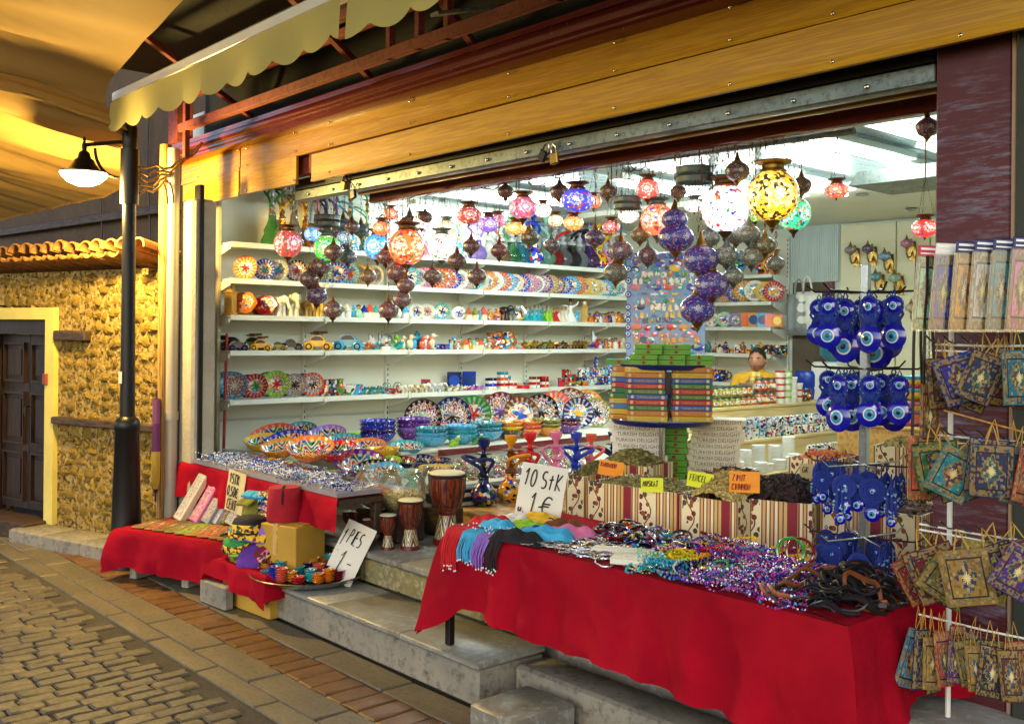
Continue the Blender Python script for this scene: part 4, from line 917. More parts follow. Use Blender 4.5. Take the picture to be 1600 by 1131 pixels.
for u, d, c, a, k in ((651, .145, 'white', 'white rimmed lagoon', 1), (667, .15, 'white', 'white rimmed beach', 0), (690, .165, 'turquoise', 'turquoise shell', 1), (717, .135, 'white', 'plain white', 1)):
    plate(u, 2, d, C[c], a, k, noun='plate', place=P2, grp=None)
for i, (u, k, c, a, n, s) in enumerate(((732, 'hut', 'copper', 'copper roofed', 'hut figurine', 1), (742, 'hut', 'olive', 'olive roofed', 'hut figurine', .95), (748, 'bird', 'sky', 'blue drop shaped', 'bird figurine', .7), (755, 'hut', 'coral', 'pink roofed', 'hut figurine', 1.05), (765, 'vase', 'orange', 'orange', 'vase', .75), (777, 'vase', 'coral', 'terracotta', 'vase', .8), (787, 'elephant', 'black', 'black', 'elephant figurine', 1.0), (797, 'elephant', 'grey', 'dark grey', 'elephant figurine', 1.05), (809, 'plaque', 'gold', 'gold and red tilted', 'plaque', 1.15))):
    fig(k, u, 2, c, a, n, P2, s)
dc = ['turquoise', 'teal', 'turquoise', 'teal', 'green', 'lime', 'lime', 'red', 'red', 'white', 'cream', 'white']
for i, u in enumerate((822, 828, 835, 842, 848, 854, 860, 865, 869, 873, 879, 884)):
    fig('dervish', u, 2, dc[i], dc[i] + ' robed', 'dervish figurine', P2, R.uniform(.68, .82))
fig('dervish', 891, 2, 'white', 'large white robed', 'dervish figurine', P2, 1.25, .9); fig('bird', 901, 2, 'sky', 'pale blue', 'bird figurine', P2, .8); fig('tower', 913, 2, 'gold', 'gold', 'clock tower figurine', P2, 1.15, .8)
c4 = ['orange', 'amber', 'copper', 'white', 'grey', 'coral', 'navy', 'cream']
for i, u in enumerate(range(922, 978, 5)):
    k, n = R.choice([('doll', 'doll figurine'), ('bird', 'bird figurine'), ('jar', 'painted jar')]); fig(k, u, 2, c4[i % 8], c4[i % 8], n, P2, R.uniform(.75, .95))
# level 3: toy cars
def car_kind(rack, conv=False):
    body = [(-.10, .026), (-.098, .042), (-.085, .056), (-.055, .066), (.05, .066), (.085, .052), (.1, .04), (.1, .026)]
    cab = [(-.062, .064), (-.05, .088), (-.02, .102), (.015, .1), (.038, .085), (.05, .064)]
    b = MB(); RX = Matrix.Rotation(PI/2, 4, 'X')
    b.prism(body, -.034, .034, 0, RX)
    kids = []
    for s, n in ((-1, 'wing'), (1, 'wing')):
        b.lathe([(.034, -.012), (.034, .012), (.026, .016), (0, .017)], 14, 0, Matrix.Translation((-.06, s*.036, .026)) @ RX).lathe([(.034, -.012), (.034, .012), (.026, .016), (0, .017)], 14, 0, Matrix.Translation((.062, s*.036, .026)) @ RX)
    kids.append(Kind('body', b.mesh('body', M['tint_gloss'])))
    if not conv: kids.append(Kind('cabin', MB().prism(cab, -.028, .028, 0, RX).mesh('cabin', M['tint_gloss'])))
    kids.append(Kind('window', MB().prism([(x*.82, .066 + (z-.064)*.8) for x, z in cab], -.0292, .0292, 0, RX).mesh('window', plain('car_glass', '#1a2630', .08))))
    wm = MB().lathe([(0, -.012), (.021, -.012), (.024, -.008), (.024, .008), (.021, .012), (.013, .0125), (.012, .009), (0, .01)], 16, mis=[0, 0, 0, 0, 0, 1, 1]).mesh('wheel', [M['drum_rope'], M['eye_white']])
    for x in (-.06, .062):
        for s in (-1, 1): kids.append(Kind('wheel', wm, loc=(x, s*.042, .024), rot=(-s*PI/2, 0, 0)))
    hl = MB().ell((0, 0, 0), (.006, .008, .008), 8, 6).mesh('headlight', M['eye_white'])
    for s in (-1, 1): kids.append(Kind('headlight', hl, loc=(.098, s*.024, .045)))
    kids.append(Kind('bumper', MB().bbox((.104, 0, .028), (.008, .07, .01), .002).bbox((-.104, 0, .028), (.008, .07, .01), .002).mesh('bumper', M['chrome'])))
    if rack: kids.append(Kind('roof_rack', MB().bbox((-.01, 0, .108), (.08, .05, .006), .002).bbox((-.015, .004, .12), (.04, .035, .02), .003).tube([(-.06, -.01, .116), (.06, .012, .124)], [.004, .01], 6).mesh('roof_rack', M['sp_bark']), tinted=False))
    return Kind('toy_car', None, kids)
CK = [car_kind(False), car_kind(True), car_kind(False, True)]
for u, k, c, a, s, yaw, ins in ((352, 0, 'cream', 'beige and cream', 1.3, 1.0, .26), (365, 0, 'black', 'black and cream', 1.1, 1.0, .2), (373, 2, 'navy', 'small navy blue', .8, 1.1, .07), (397, 1, 'olive', 'olive rack topped', 1.1, .9, .2), (409, 1, 'yellow', 'small yellow rack topped', .92, .95, .07), (435, 2, 'olive', 'small grey green', .75, .9, .07), (455, 2, 'black', 'dark green open topped', 1.0, 1.1, .15), (498, 1, 'yellow', 'big yellow rack topped', 1.28, .9, .1), (546, 0, 'sky', 'big sky blue', 1.4, .8, .12)):
    p = shelf_at(u, 3, ins); o = inst(CK[k], p, yaw, s, C[c], cat='toy car', group='toy cars on the shelf'); row(P3, o, a, 'toy car', p.y)
R.seed(12)
def run(us, lev, kinds, cols, place, s0=.75, s1=1.0, inset=None, z=0):
    prev = None
    for i, u in enumerate(us):
        k, n = R.choice(kinds); c = R.choice([q for q in cols if q != prev]); prev = c
        fig(k, u, lev, c, c, n, place, R.uniform(s0, s1), inset=inset, z=z)
run(range(572, 600, 5), 3, [('boat', 'model boat'), ('frog', 'turtle figurine')], ['teal', 'copper', 'orange', 'sky'], P3, .7, .9)
fig('globe', 604, 3, 'white', 'white based', 'snow globe', P3, 1.3); fig('globe', 612, 3, 'mint', 'green based', 'snow globe', P3, .8, inset=.05)
run(range(617, 650, 6), 3, [('frog', 'turtle figurine'), ('bird', 'bird figurine')], ['lime', 'turquoise', 'sky', 'green', 'cream'], P3, .8, 1.05)
for u, c, a, z in ((630, 'blue', 'blue lidded', .07), (645, 'navy', 'navy lidded', .07), (652, 'teal', 'teal lidded', .125)): fig('tin', u, 3, c, a, 'trinket box', P3, 1.15, inset=.2, z=0 if False else 0) if z < .08 else fig('jar', u, 3, c, a, 'painted jar', P3, 1.2, inset=.25)
for u, c in ((680, 'blue'), (688, 'navy'), (697, 'blue'), (676, 'sky')): fig('tin', u, 3, c, c + ' and gold', 'trinket box', P3, .85, inset=.1)
run(range(660, 676, 5), 3, [('bird', 'swan figurine')], ['cream', 'white', 'coral'], P3, .8, 1.1)
run(range(704, 770, 6), 3, [('jar', 'painted jar'), ('doll', 'doll figurine'), ('hut', 'lighthouse figurine')], ['orange', 'mint', 'coral', 'sky', 'amber', 'cream', 'red'], P3, .65, .9)
run(range(766, 805, 8), 3, [('vase', 'patterned vase')], ['copper', 'coral', 'teal', 'brown'], P3, 1.0, 1.25, .15)
run(range(802, 816, 5), 3, [('pack', 'gift pack')], ['coral', 'sky', 'red'], P3, .8, .9)
run(range(820, 920, 5), 3, [('oil', 'oil lamp')], ['gold', 'copper', 'brown', 'olive', 'silver'], P3, .65, 1.0)
fig('boat', 925, 3, 'blue', 'blue sailed', 'model boat', P3, 1.1)
run(range(932, 976, 5), 3, [('bird', 'duck figurine'), ('doll', 'soldier figurine'), ('jar', 'painted jar')], ['cream', 'gold', 'red', 'orange', 'white'], P3, .65, .9)
# level 4
for u, c in ((506, 'red'), (519, 'navy'), (532, 'green')): fig('vase', u, 4, c, c + ' flowered', 'vase', P4, 1.05)
for u, c in ((545, 'white'), (556, 'sky')): fig('bowl', u, 4, c, c + ' and blue', 'painted cup', P4, 1.6, cat='cup')
run(range(568, 596, 5), 4, [('frog', 'turtle figurine')], ['green', 'teal', 'olive'], P4, .8, 1.0)
fig('globe', 605, 4, 'teal', 'teal based', 'snow globe', P4, 1.0); fig('globe', 622, 4, 'red', 'red based', 'snow globe', P4, 1.0); fig('tin', 614, 4, 'red', 'bright red', 'trinket box', P4, .8, inset=.03)
run(range(628, 664, 5), 4, [('elephant', 'elephant figurine')], ['cream', 'gold', 'white'], P4, .5, .6, .06)
run(range(664, 694, 5), 4, [('elephant', 'elephant figurine')], ['white', 'silver'], P4, .55, .65, .07)
fig('frame', 666, 4, 'red', 'red flag', 'box', P4, .75, PI/2 - .75, .22, cat='box'); fig('pack', 677, 4, 'red', 'red crescent', 'gift pack', P4, .9, inset=.14)
fig('frame', 710, 4, 'navy', 'dark blue evil eye', 'framed tile', P4, 1.15, PI/2 - .4, .3); fig('frame', 734, 4, 'blue', 'brighter blue evil eye', 'framed tile', P4, 1.15, PI/2 - .4, .3)
run(range(698, 730, 5), 4, [('frog', 'shell'), ('oil', 'shell')], ['cream', 'gold', 'olive', 'white'], P4, .55, .8, .08)
run(range(728, 758, 5), 4, [('frog', 'shell')], ['pink', 'violet', 'purple'], P4, .45, .65, .08)
for st, (u, cs) in enumerate(((768, ('white', 'blue', 'white', 'navy')), (786, ('white', 'red', 'white', 'coral', 'white', 'teal')), (800, ('white', 'red', 'white')), (836, ('white', 'red', 'white', 'maroon')), (850, ('red', 'white', 'maroon', 'red')))):
    for q, c in enumerate(cs): fig('pack', u, 4, c, c, 'gift pack', P4, 1.0, PI/2, .12, q*.029)
fig('frame', 792, 4, 'teal', 'teal', 'gift box', P4, .8, PI/2 - .5, .25, cat='box'); fig('pack', 818, 4, 'red', 'big bright red', 'gift pack', P4, 1.3, 1.0, .05)
run(range(824, 836, 5), 4, [('bowl', 'small bowl'), ('hut', 'hut figurine')], ['green', 'olive', 'silver'], P4, .8, 1.0, .2)
for u, c, z in ((878, 'red', .0), (884, 'red', .095), (893, 'maroon', 0)): fig('mug', u, 4, c, 'red crescent' if z == 0 and u == 878 else ('upper red' if z else 'dark red'), 'mug', P4, 1.0, .4, .1, z)
fig('frame', 894, 4, 'coral', 'coral red', 'gift box', P4, .8, PI/2 - .4, .25, cat='box')
for i, u in enumerate(range(906, 984, 9)):
    c = ['navy', 'sky', 'white', 'blue'][i % 4]
    for lv in range(2): fig('mug', u + lv*3, 4, c if not lv else ['white', 'sky', 'blue'][i % 3], (c if not lv else ['white', 'sky', 'blue'][i % 3]) + (' lower' if not lv else ' upper') + ' row', 'mug', P4, 1.05, 1.2, .12, .0 + lv*.098)
for u, c in ((932, 'blue'), (953, 'sky')): fig('jar', u, 4, c, c + ' topmost', 'teapot', P4, .9, inset=.12, z=.2, cat='teapot')
for u, c in ((893, 'amber'), (903, 'gold'), (915, 'orange')): fig('bowl', u, 4, c, c, 'painted cup', P4, .9, inset=.05, cat='cup')
# ------------------------------------------------------------------ cloths, tables and what lies on them
def drape(name, poly, zt, drop, amp=.03, freq=9.0, seed=0, skip=(), m='red_cloth'):
    """a cloth over a flat top: poly counter-clockwise corners; drop(edge, s, p) gives the hanging length"""
    mb = MB(); r = random.Random(seed); ph = r.uniform(0, 6); n = len(poly); P = [Vector((*q, 0)) for q in poly]
    c = sum(P, Vector())/n
    N = 10
    for i in range(n):
        a, b_ = P[i], P[(i+1) % n]; ev = b_ - a; L = ev.length; nrm = Vector((ev.y, -ev.x, 0)).normalized()
        k = max(3, int(L/.025))
        # the flat top, as a fan of strips to the centre
        mb.grid(lambda s, t, a=a, b_=b_: tuple((a.lerp(b_, s)).lerp(c, t) + UP*(zt + .002*math.sin(40*s + ph)*(1-t))), k, 3)
        if i in skip: continue
        na = P[i-1]; nb = P[(i+2) % n]
        npv = Vector(((a-na).y, -(a-na).x, 0)).normalized(); nnx = Vector(((nb-b_).y, -(nb-b_).x, 0)).normalized()
        def f(s, t, a=a, b_=b_, nrm=nrm, L=L, i=i, npv=npv, nnx=nnx):
            p = a.lerp(b_, s); d = drop(i, s, p)
            nn = nrm.copy(); e = .10/L
            if s < e: nn = (npv + nrm).normalized().lerp(nrm, s/e)
            if s > 1-e: nn = (nnx + nrm).normalized().lerp(nrm, (1-s)/e)
            x = s*L + i*7.1
            w = .5 + .42*math.sin(freq*x + ph + 1.7*math.sin(freq*.37*x)) + .25*math.sin(freq*2.3*x + 2*ph)
            cor = max(0, 1 - min(s, 1-s)*L/.14)
            out = (amp*w + amp*1.6*cor + .05*noise.noise(Vector((x*5, t*d*4, seed))) + .02*noise.noise(Vector((x*16, t*d*14, seed))))*t**.8 + .012*math.sin(min(t*8, 1)*PI/2)
            return tuple(p + nn*out + UP*(zt - d*t - .012*(t*t)))
        mb.grid(f, k, N)
    return mb.mesh(name, M[m], True, 60)
def cloth(name, label, poly, zt, drop, group=None, **k):
    o = put(name, drape(name, poly, zt, drop, **k)); return tag(o, label, 'tablecloth', group)
# front jewellery table
TX0, TX1, TY0, TY1, TZ = -3.62, -1.615, 2.84, 3.52, .75
tb = thing('jewellery_table', 'table on thin dark legs under the long red cloth at the front', 'table', (TX0, TY0, 0))
put('table_top', MB().bbox(((TX1-TX0)/2, (TY1-TY0)/2, TZ-.03), (TX1-TX0-.02, TY1-TY0-.02, .04), .004).mesh('table_top', M['old_wood']), tb)
for x, y, z0 in ((-.03, .03, tread_z), (TX1-TX0-.06, .05, 0), (.06, TY1-TY0-.06, ZF), (TX1-TX0-.06, TY1-TY0-.06, ZF)):
    put('leg', MB().bbox((x, y, (z0+TZ-.05)/2), (.035, .035, TZ-.05-z0), .004).mesh('leg', M['black_steel']), tb)
def dr(i, s, p):
    if i == 0: return .33 + .06*s + .14*max(0, 1-s/.07) + .09*max(0, 1-(1-s)/.08) - .015*math.sin(14*s)
    return .30 + .03*math.sin(9*s) + (.17*max(0, 1-s/.2) if i == 1 else 0) + (.17*max(0, 1-(1-s)/.2) if i == 3 else 0)
cloth('tablecloth', 'long bright red cloth hanging over the front jewellery table', [(TX0, TY0), (TX1, TY0), (TX1, TY1), (TX0, TY1)], TZ, dr, amp=.06, freq=13, seed=4)
# bead table at the left
BZ = .70; bl, br = on_z(285, 720, BZ), on_z(528, 779, BZ)
bt = thing('bead_table', 'low table carrying the bead trays under a red cloth', 'table', (bl.x, bl.y, 0))
bw = br.x - bl.x
put('table_top', MB().bbox((bw/2, .17, BZ-.03), (bw-.02, .32, .04), .004).bbox((bw/2 - .3, .44, BZ-.022), (bw-.62, .2, .04), .004).mesh('table_top', M['old_wood']), bt)
for x in (.05, bw-.05):
    for y in (.3,): put('leg', MB().bbox((x, y, (BZ-.05+.46)/2), (.05, .05, BZ-.05-.46), .004).mesh('leg', M['old_wood']), bt)
cloth('tablecloth', 'red cloth hanging over the edge of the bead table', [(bl.x, bl.y), (br.x, br.y), (br.x, br.y + .34), (bl.x, bl.y + .34)], BZ, lambda i, s, p: (.20 + .03*math.sin(5*s) + .05*max(0, 1-s/.1)) if i == 0 else .12, amp=.03, seed=9, skip=(1, 2), freq=13)
M['tray_plastic'] = plain('tray_plastic', '#8a8890', .4)
trm = lambda w, d: MB().box(0, w, 0, d, 0, .012).box(0, w, 0, .006, .012, .026).box(0, w, d-.006, d, .012, .026).box(0, .006, .006, d-.006, .012, .026).box(w-.006, w, .006, d-.006, .012, .026).mesh('bead_tray', M['tray_plastic'], False)
for k in range(3):
    w = bw/3 - .01; o = put('bead_tray', trm(w, .30), None, (bl.x + k*bw/3 + .005, bl.y + .005, BZ + .004)); tag(o, ('pale shallow tray of blue and white beads nearest the drain pipe', 'pale shallow tray of beads in the middle of the red bead table', 'pale shallow tray of beads beside the glass bowls')[k], 'tray')
# strings of beads: real beads on a loop
octa = [(1, 0, 0), (-1, 0, 0), (0, 1, 0), (0, -1, 0), (0, 0, 1), (0, 0, -1)]; octf = [(0, 2, 4), (2, 1, 4), (1, 3, 4), (3, 0, 4), (2, 0, 5), (1, 2, 5), (3, 1, 5), (0, 3, 5)]
def bead_loop(rad, n, br_, wob, seed, squash=1.0):
    r = random.Random(seed); mb = MB(); ph = [r.uniform(0, 6) for _ in range(4)]
    for i in range(n):
        a = 2*PI*i/n; rr = rad*(1 + wob*math.sin(2*a + ph[0]) + wob*.7*math.sin(3*a + ph[1]))
        c = Vector((rr*math.cos(a), rr*math.sin(a)*squash, br_ + .35*rad*wob*(1 + math.sin(3*a + ph[2])))); q = br_*r.uniform(.85, 1.15)
        mb.add([(c.x + x*q, c.y + y*q, c.z + z*q) for x, y, z in octa], octf)
    return mb
def big(mb, k):    # bead pattern materials work in bead-sized units
    mb.v = [(x/k, y/k, z/k) for x, y, z in mb.v]; return mb
UNIT = .02
loops = {m: [big(bead_loop(.05, 26, .0065, .25, s), UNIT).mesh('bead_string', M[m]) for s in range(4)] for m in ('beads', 'beads_blue', 'tint_gloss')}
R.seed(21)
PB = 'in the bead trays'
bc = ['white', 'blue', 'navy', 'white', 'silver', 'sky']
for i in range(110):
    s = (i + R.random())/110; x = bl.x + .05 + (bw-.1)*s; y = bl.y + R.uniform(.045, .27); c = R.choice(bc)
    o = put('bead_string', R.choice(loops['beads_blue']), None, (x, y, BZ + .018 + R.uniform(0, .03)), (R.uniform(-.3, .3), R.uniform(-.3, .3), R.uniform(0, 6)), UNIT*R.uniform(.7, 1.15), C[c], category='bead string', group='bead strings in the trays')
    row(PB, o, c + ' and blue', 'bead string', x)
colr = ['red', 'lime', 'teal', 'maroon', 'yellow', 'black', 'copper', 'turquoise', 'green', 'purple']
for i in range(46):
    x = bl.x + .3 + (bw-.95)*(i + R.random())/46; y = bl.y + R.uniform(.35, .5); c = colr[(i*3) % 10]
    o = put('bracelet', R.choice(loops['beads' if i % 3 == 0 else 'tint_gloss']), None, (x, y, BZ + .006 + R.uniform(0, .015)), (0, 0, R.uniform(0, 6)), (UNIT*R.uniform(.7, 1.3), UNIT*R.uniform(.5, .8), UNIT), C[c], category='bracelet', group='coloured bracelets behind the bead trays')
    row('behind the bead trays', o, c, 'bead bracelet', x)
# pale board with the big bowls, and the tiers of the left display
def slab(name, x0, x1, y0, y1, z0, z1, m, label, cat='table', cl=None):
    t = thing(name, label, cat, (x0, y0, 0)); put('top', MB().bbox(((x1-x0)/2, (y1-y0)/2, z1-.012), (x1-x0, y1-y0, .024), .004).mesh('top', M[m]), t)
    put('body', MB().bbox(((x1-x0)/2, (y1-y0)/2, (z0+z1-.026)/2), (x1-x0-.03, y1-y0-.02, z1-.026-z0), .004).mesh('body', M[cl or m]), t); return t
slab('bowl_table', -7.55, -6.16, 4.36, 8.9, ZF, .745, 'white_card', 'long white display table with bowls along the shelf wall')
slab('bowl_tier', -6.15, -5.36, 3.68, 4.39, ZF, .60, 'white_card', 'white lower tier with the round upright bowls beside the glass bowls')
slab('bowl_table', -7.54, -6.17, 3.58, 3.655, ZF, .70, 'white_card', 'white display table with tilted bowls behind the bead trays')
put_edge = thing('shelf_edging', 'dark red edging strip along the white bowl table', 'edging', (-6.14, 6.3, .72)); put('strip', MB().bbox((0, 0, 0), (.02, 3.2, .05), .003).mesh('strip', M['maroon_gloss']), put_edge)
slab('middle_tier', -6.13, -5.35, 4.4, 8.6, ZF, .60, 'white_card', 'white middle tier of the left display holding wrapped packets')
hs_ = slab('pipe_tier', -5.34, -4.62, 4.06, 6.6, ZF, .50, 'pine', 'low pine step holding the small water pipes')
# bowls
def bowl_kind(foot=False, inner='speck_in'):
    pr = [(0, .02), (.38, 0), (.4, .03), (.62, .12), (.85, .32), (1.0, .60), (.985, .615), (.95, .60), (.80, .34), (.58, .16), (.3, .06), (0, .05)]
    mi = [0, 0, 0, 0, 0, 1, 1, 1, 1, 1, 1]
    if foot: pr = [(0, -.5), (.5, -.5), (.48, -.42), (.2, -.1)] + pr[2:]; mi = [0]*13
    if foot: mi = [0]*len(pr[:-7]) + [1]*6
    b = MB(); b.lathe(pr, 30, mis=(mi + [1]*20)[:len(pr)-1])
    return Kind('bowl', b.mesh('bowl', [M['bowl_out'], M[inner]]))
M['bowl_out'] = speck_mat('bowl_out', ['#f0c030', '#e8e4d0', '#1a1a2a', '#c82030'], 22, .08, .12, .6)
BK = [bowl_kind(), bowl_kind(False, 'plate_c'), bowl_kind(True)]
BP1 = 'on the display behind the bead trays'; BP2 = 'on the long white display'
def bowl(u, v, d, col, adj, z, tilt=0.0, dirn=0.0, kind=0, x=None, place=BP1, dz=0, noun='bowl'):
    p = on_z(u, v, z) if x is None else Vector((x, on_x(u, 500, x).y, z))
    if x is None and p.x > -6.17: p = on_z(u, v, .60); p.x = max(min(p.x, -5.46), -6.08); p.y = max(p.y, 3.74); z = .60
    o = inst(BK[kind], (p.x, p.y, z + dz + .0), 0, d/2, C[col], cat='bowl', group='painted ceramic bowls')
    o.rotation_mode = 'ZYX'; o.rotation_euler = (0, 0, 0)
    if tilt:
        ax = Vector((math.cos(dirn), math.sin(dirn), 0)); o.rotation_mode = 'QUATERNION'; o.rotation_quaternion = Matrix.Rotation(-tilt, 3, ax).to_quaternion()
        o.location.z += d/2*.42*math.sin(tilt)
    if kind == 2: o.location.z += d/2*.5
    row(place, o, adj, noun, p.y*.2 + u*.01); return o
cd = math.atan2(FW.y, FW.x) + PI/2      # axis that tilts a bowl's mouth towards the viewer side
TL = .55
for u, v, d, c, a, tl, k in ((428, 700, .36, 'coral', 'orange red with lime inside', .55, 0), (452, 708, .34, 'blue', 'deep blue', .6, 0), (485, 722, .35, 'orange', 'orange', .6, 0), (512, 700, .33, 'violet', 'violet', .7, 0), (505, 735, .36, 'purple', 'purple', .62, 0), (545, 742, .35, 'brown', 'dark brown', .45, 0), (470, 690, .3, 'teal', 'teal', .7, 0), (566, 722, .3, 'navy', 'navy', .3, 0), (538, 705, .28, 'turquoise', 'turquoise', .5, 0), (583, 752, .26, 'black', 'black', .6, 0), (602, 760, .28, 'sky', 'tilted sky blue', .6, 0)):
    bowl(u, v, d, C and c, a, .70, tl*.62 + R.uniform(-.05, .05), cd + R.uniform(-.5, .3), k)
for u, v, d, c, a, k in ((556, 690, .34, 'lime', 'wide lime green', 0), (610, 722, .28, 'sky', 'red and blue mosaic', 1), (598, 708, .26, 'yellow', 'yellow', 0), (650, 722, .28, 'navy', 'dark blue mosaic', 0), (688, 716, .22, 'white', 'white floral', 0), (644, 752, .2, 'mint', 'mint footed', 2), (688, 752, .24, 'yellow', 'yellow red footed', 2), (700, 728, .2, 'mint', 'small mint', 0)):
    bowl(u, v + 8, d, c, a, .70, 0, 0, k)
for u, v, d, c, a, tl in ((412, 706, .3, 'yellow', 'bright yellow', .4), (440, 716, .3, 'amber', 'amber', .45), (528, 722, .3, 'red', 'red', .5), (558, 735, .3, 'lime', 'grass green', .4), (575, 712, .28, 'orange', 'small orange', .4), (622, 742, .28, 'maroon', 'maroon', .4), (636, 712, .26, 'turquoise', 'pale turquoise', .3), (665, 736, .24, 'orange', 'orange painted', .3)):
    bowl(u, v, d, c, a, .70, tl*.6, cd + R.uniform(-.4, .3), 0)
# nested stacks on the long table
for u, x, d, cols, a in ((592, -6.75, .30, ('blue', 'navy', 'blue', 'blue'), 'blue stacked'), (648, -6.72, .30, ('purple', 'violet', 'purple', 'purple'), 'purple stacked'), (676, -6.35, .27, ('sky', 'sky', 'teal'), 'light blue stacked'), (722, -6.35, .28, ('sky', 'turquoise', 'sky'), 'bright turquoise stacked'), (762, -6.4, .29, ('sky', 'teal', 'teal'), 'teal speckled stacked'), (796, -6.4, .26, ('black', 'yellow', 'amber'), 'yellow stacked'), (826, -6.4, .26, ('orange', 'coral', 'orange'), 'orange stacked'), (856, -6.4, .27, ('amber', 'olive', 'olive'), 'olive and gold stacked'), (888, -6.45, .27, ('purple', 'maroon', 'navy'), 'plum stacked')):
    for q, c in enumerate(cols): bowl(u, 690, d, c, c + ' ' + ('lowest', 'middle', 'upper', 'topmost')[q] + ' nested', .746, 0, 0, 1 if q == len(cols)-1 else 0, x, BP2, q*.034)
# big plates leaning behind the stacks
def leaner(u, x, d, col, adj, k, z=.746, lean=.5, yaw=None, place=BP2):
    y = on_x(u, 500, x).y
    o = inst(PK[k], (x, y, z), PI/2 - .75 if yaw is None else yaw, d/2, C[col], cat='plate', group='large mosaic plates'); row(place, o, adj, 'plate', y + .01); return o
for u, x, d, c, a, k in ((662, -6.95, .33, 'black', 'black rimmed mosaic', 2), (708, -6.9, .34, 'navy', 'blue and purple swirl', 2), (740, -6.95, .34, 'green', 'green rimmed red', 0), (784, -7.0, .36, 'maroon', 'maroon floral', 2), (815, -6.75, .33, 'brown', 'brown lotus', 1), (846, -6.8, .34, 'black', 'black rimmed peacock', 2), (868, -7.1, .34, 'coral', 'red flower', 0), (892, -7.15, .36, 'brown', 'brown mosaic', 2), (918, -7.1, .34, 'amber', 'amber rimmed', 2), (905, -6.7, .3, 'navy', 'rainbow centred', 0), (934, -6.7, .28, 'olive', 'olive rimmed mosaic', 2)):
    leaner(u, x, d, C and c, a, k)
for u, c in ((711, 'lime'), (747, 'green')):
    p = Vector((-6.22, on_x(u, 500, -6.22).y, .746)); o = inst(FK['frog'], p, .5, 1.1, C[c], C['white'], cat='ornament'); row('on the edge of the long white display', o, c, 'frog ornament', u)
# wrapped packets of sweets and bracelets on the middle tier
def pillow(w, d, h, seed):
    r = random.Random(seed); mb = MB(); ph = r.uniform(0, 6)
    def f(s, t):
        x, y = 2*s-1, 2*t-1; e = (1-abs(x)**3)*(1-abs(y)**3)
        return (x*w/2, y*d/2, h*max(e, 0)**.6*(1 + .18*math.sin(9*x + ph) + .14*math.sin(11*y + 2*ph)))
    mb.grid(f, 14, 10); n = len(mb.v); mb.add([(x, y, 0) for x, y, z in mb.v], [tuple(reversed(q)) for q in mb.f]); return mb
pkm = [pillow(.26, .17, .06, s).mesh('packet', M['packet'] if False else M['speck_fine']) for s in range(3)]
cl_ = glassy('film', False, .02)
flm = [pillow(.27, .18, .07, s).mesh('wrapper', cl_) for s in range(3)]
MT = 'on the middle tier of the left display'
pcs = ['pink', 'lime', 'olive', 'pink', 'cream', 'white', 'coral', 'amber', 'pink', 'white', 'cream', 'pink', 'mint', 'white', 'coral', 'cream']
for i, u in enumerate(range(700, 895, 12)):
    for j, x in enumerate((-5.6, -5.95)):
        c = pcs[(i + j*5) % 16]; y = on_x(u + 10*j, 500, x).y
        o = inst(Kind('packet', pkm[(i+j) % 3], [Kind('wrapper', flm[i % 3], loc=(0, 0, .002), tinted=False)]), (x, y, .602), (R.uniform(-.1, .1), R.uniform(0, .2), R.uniform(-.6, .6) + 1), R.uniform(.8, 1.0), C[c], cat='packet', group='wrapped packets on the middle tier'); row(MT, o, c, 'wrapped packet', u + 5*j)
bxs = MB()
for q in range(5): bxs.bbox((0, 0, .013 + q*.027), (.16, .24, .024), .003, q % 2)
for i, y in enumerate((4.25, 4.6, 4.95, 5.3, 5.65)):
    for q in range(4):
        o = put('flat_box', MB().bbox((0, 0, .014), (.16, .3, .026), .003).mesh('flat_box', M['ink'] if q % 2 else M['white_card']), None, (-5.22 + R.uniform(-.01, .01), y, .502 + q*.028)); tag(o, 'x', 'box', 'black and white flat boxes behind the small water pipes')
        row('behind the small water pipes', o, 'black' if q % 2 else 'white', ('lowest', 'second', 'third', 'top')[q] + ' flat box', y + q*.001)
# small water pipes on the pine step
SPP = 'on the pine step'
for u, v, c, c2, a, k, s in ((704, 778, 'navy', 'black', 'dark blue', 2, 1.18), (733, 770, 'amber', 'brown', 'amber', 1, 1.2), (757, 765, 'red', 'red', 'red', 2, 1.22), (786, 758, 'pink', 'pink', 'pink', 1, 1.2), (806, 752, 'blue', 'blue', 'blue', 2, 1.15), (822, 748, 'coral', 'pink', 'rose', 1, 1.1), (845, 742, 'navy', 'navy', 'small navy', 0, 1.1), (862, 738, 'coral', 'copper', 'terracotta', 0, 1.1), (882, 733, 'blue', 'navy', 'tall blue', 2, 1.25)):
    p = on_z(u, v, .502); p.x = min(max(p.x, -5.1), -4.68)
    o = inst(SP[k], p, R.uniform(0, 6), s, C[c], C[c2], cat='water pipe', group='small water pipes on the pine step'); row(SPP, o, a, 'small water pipe', u)
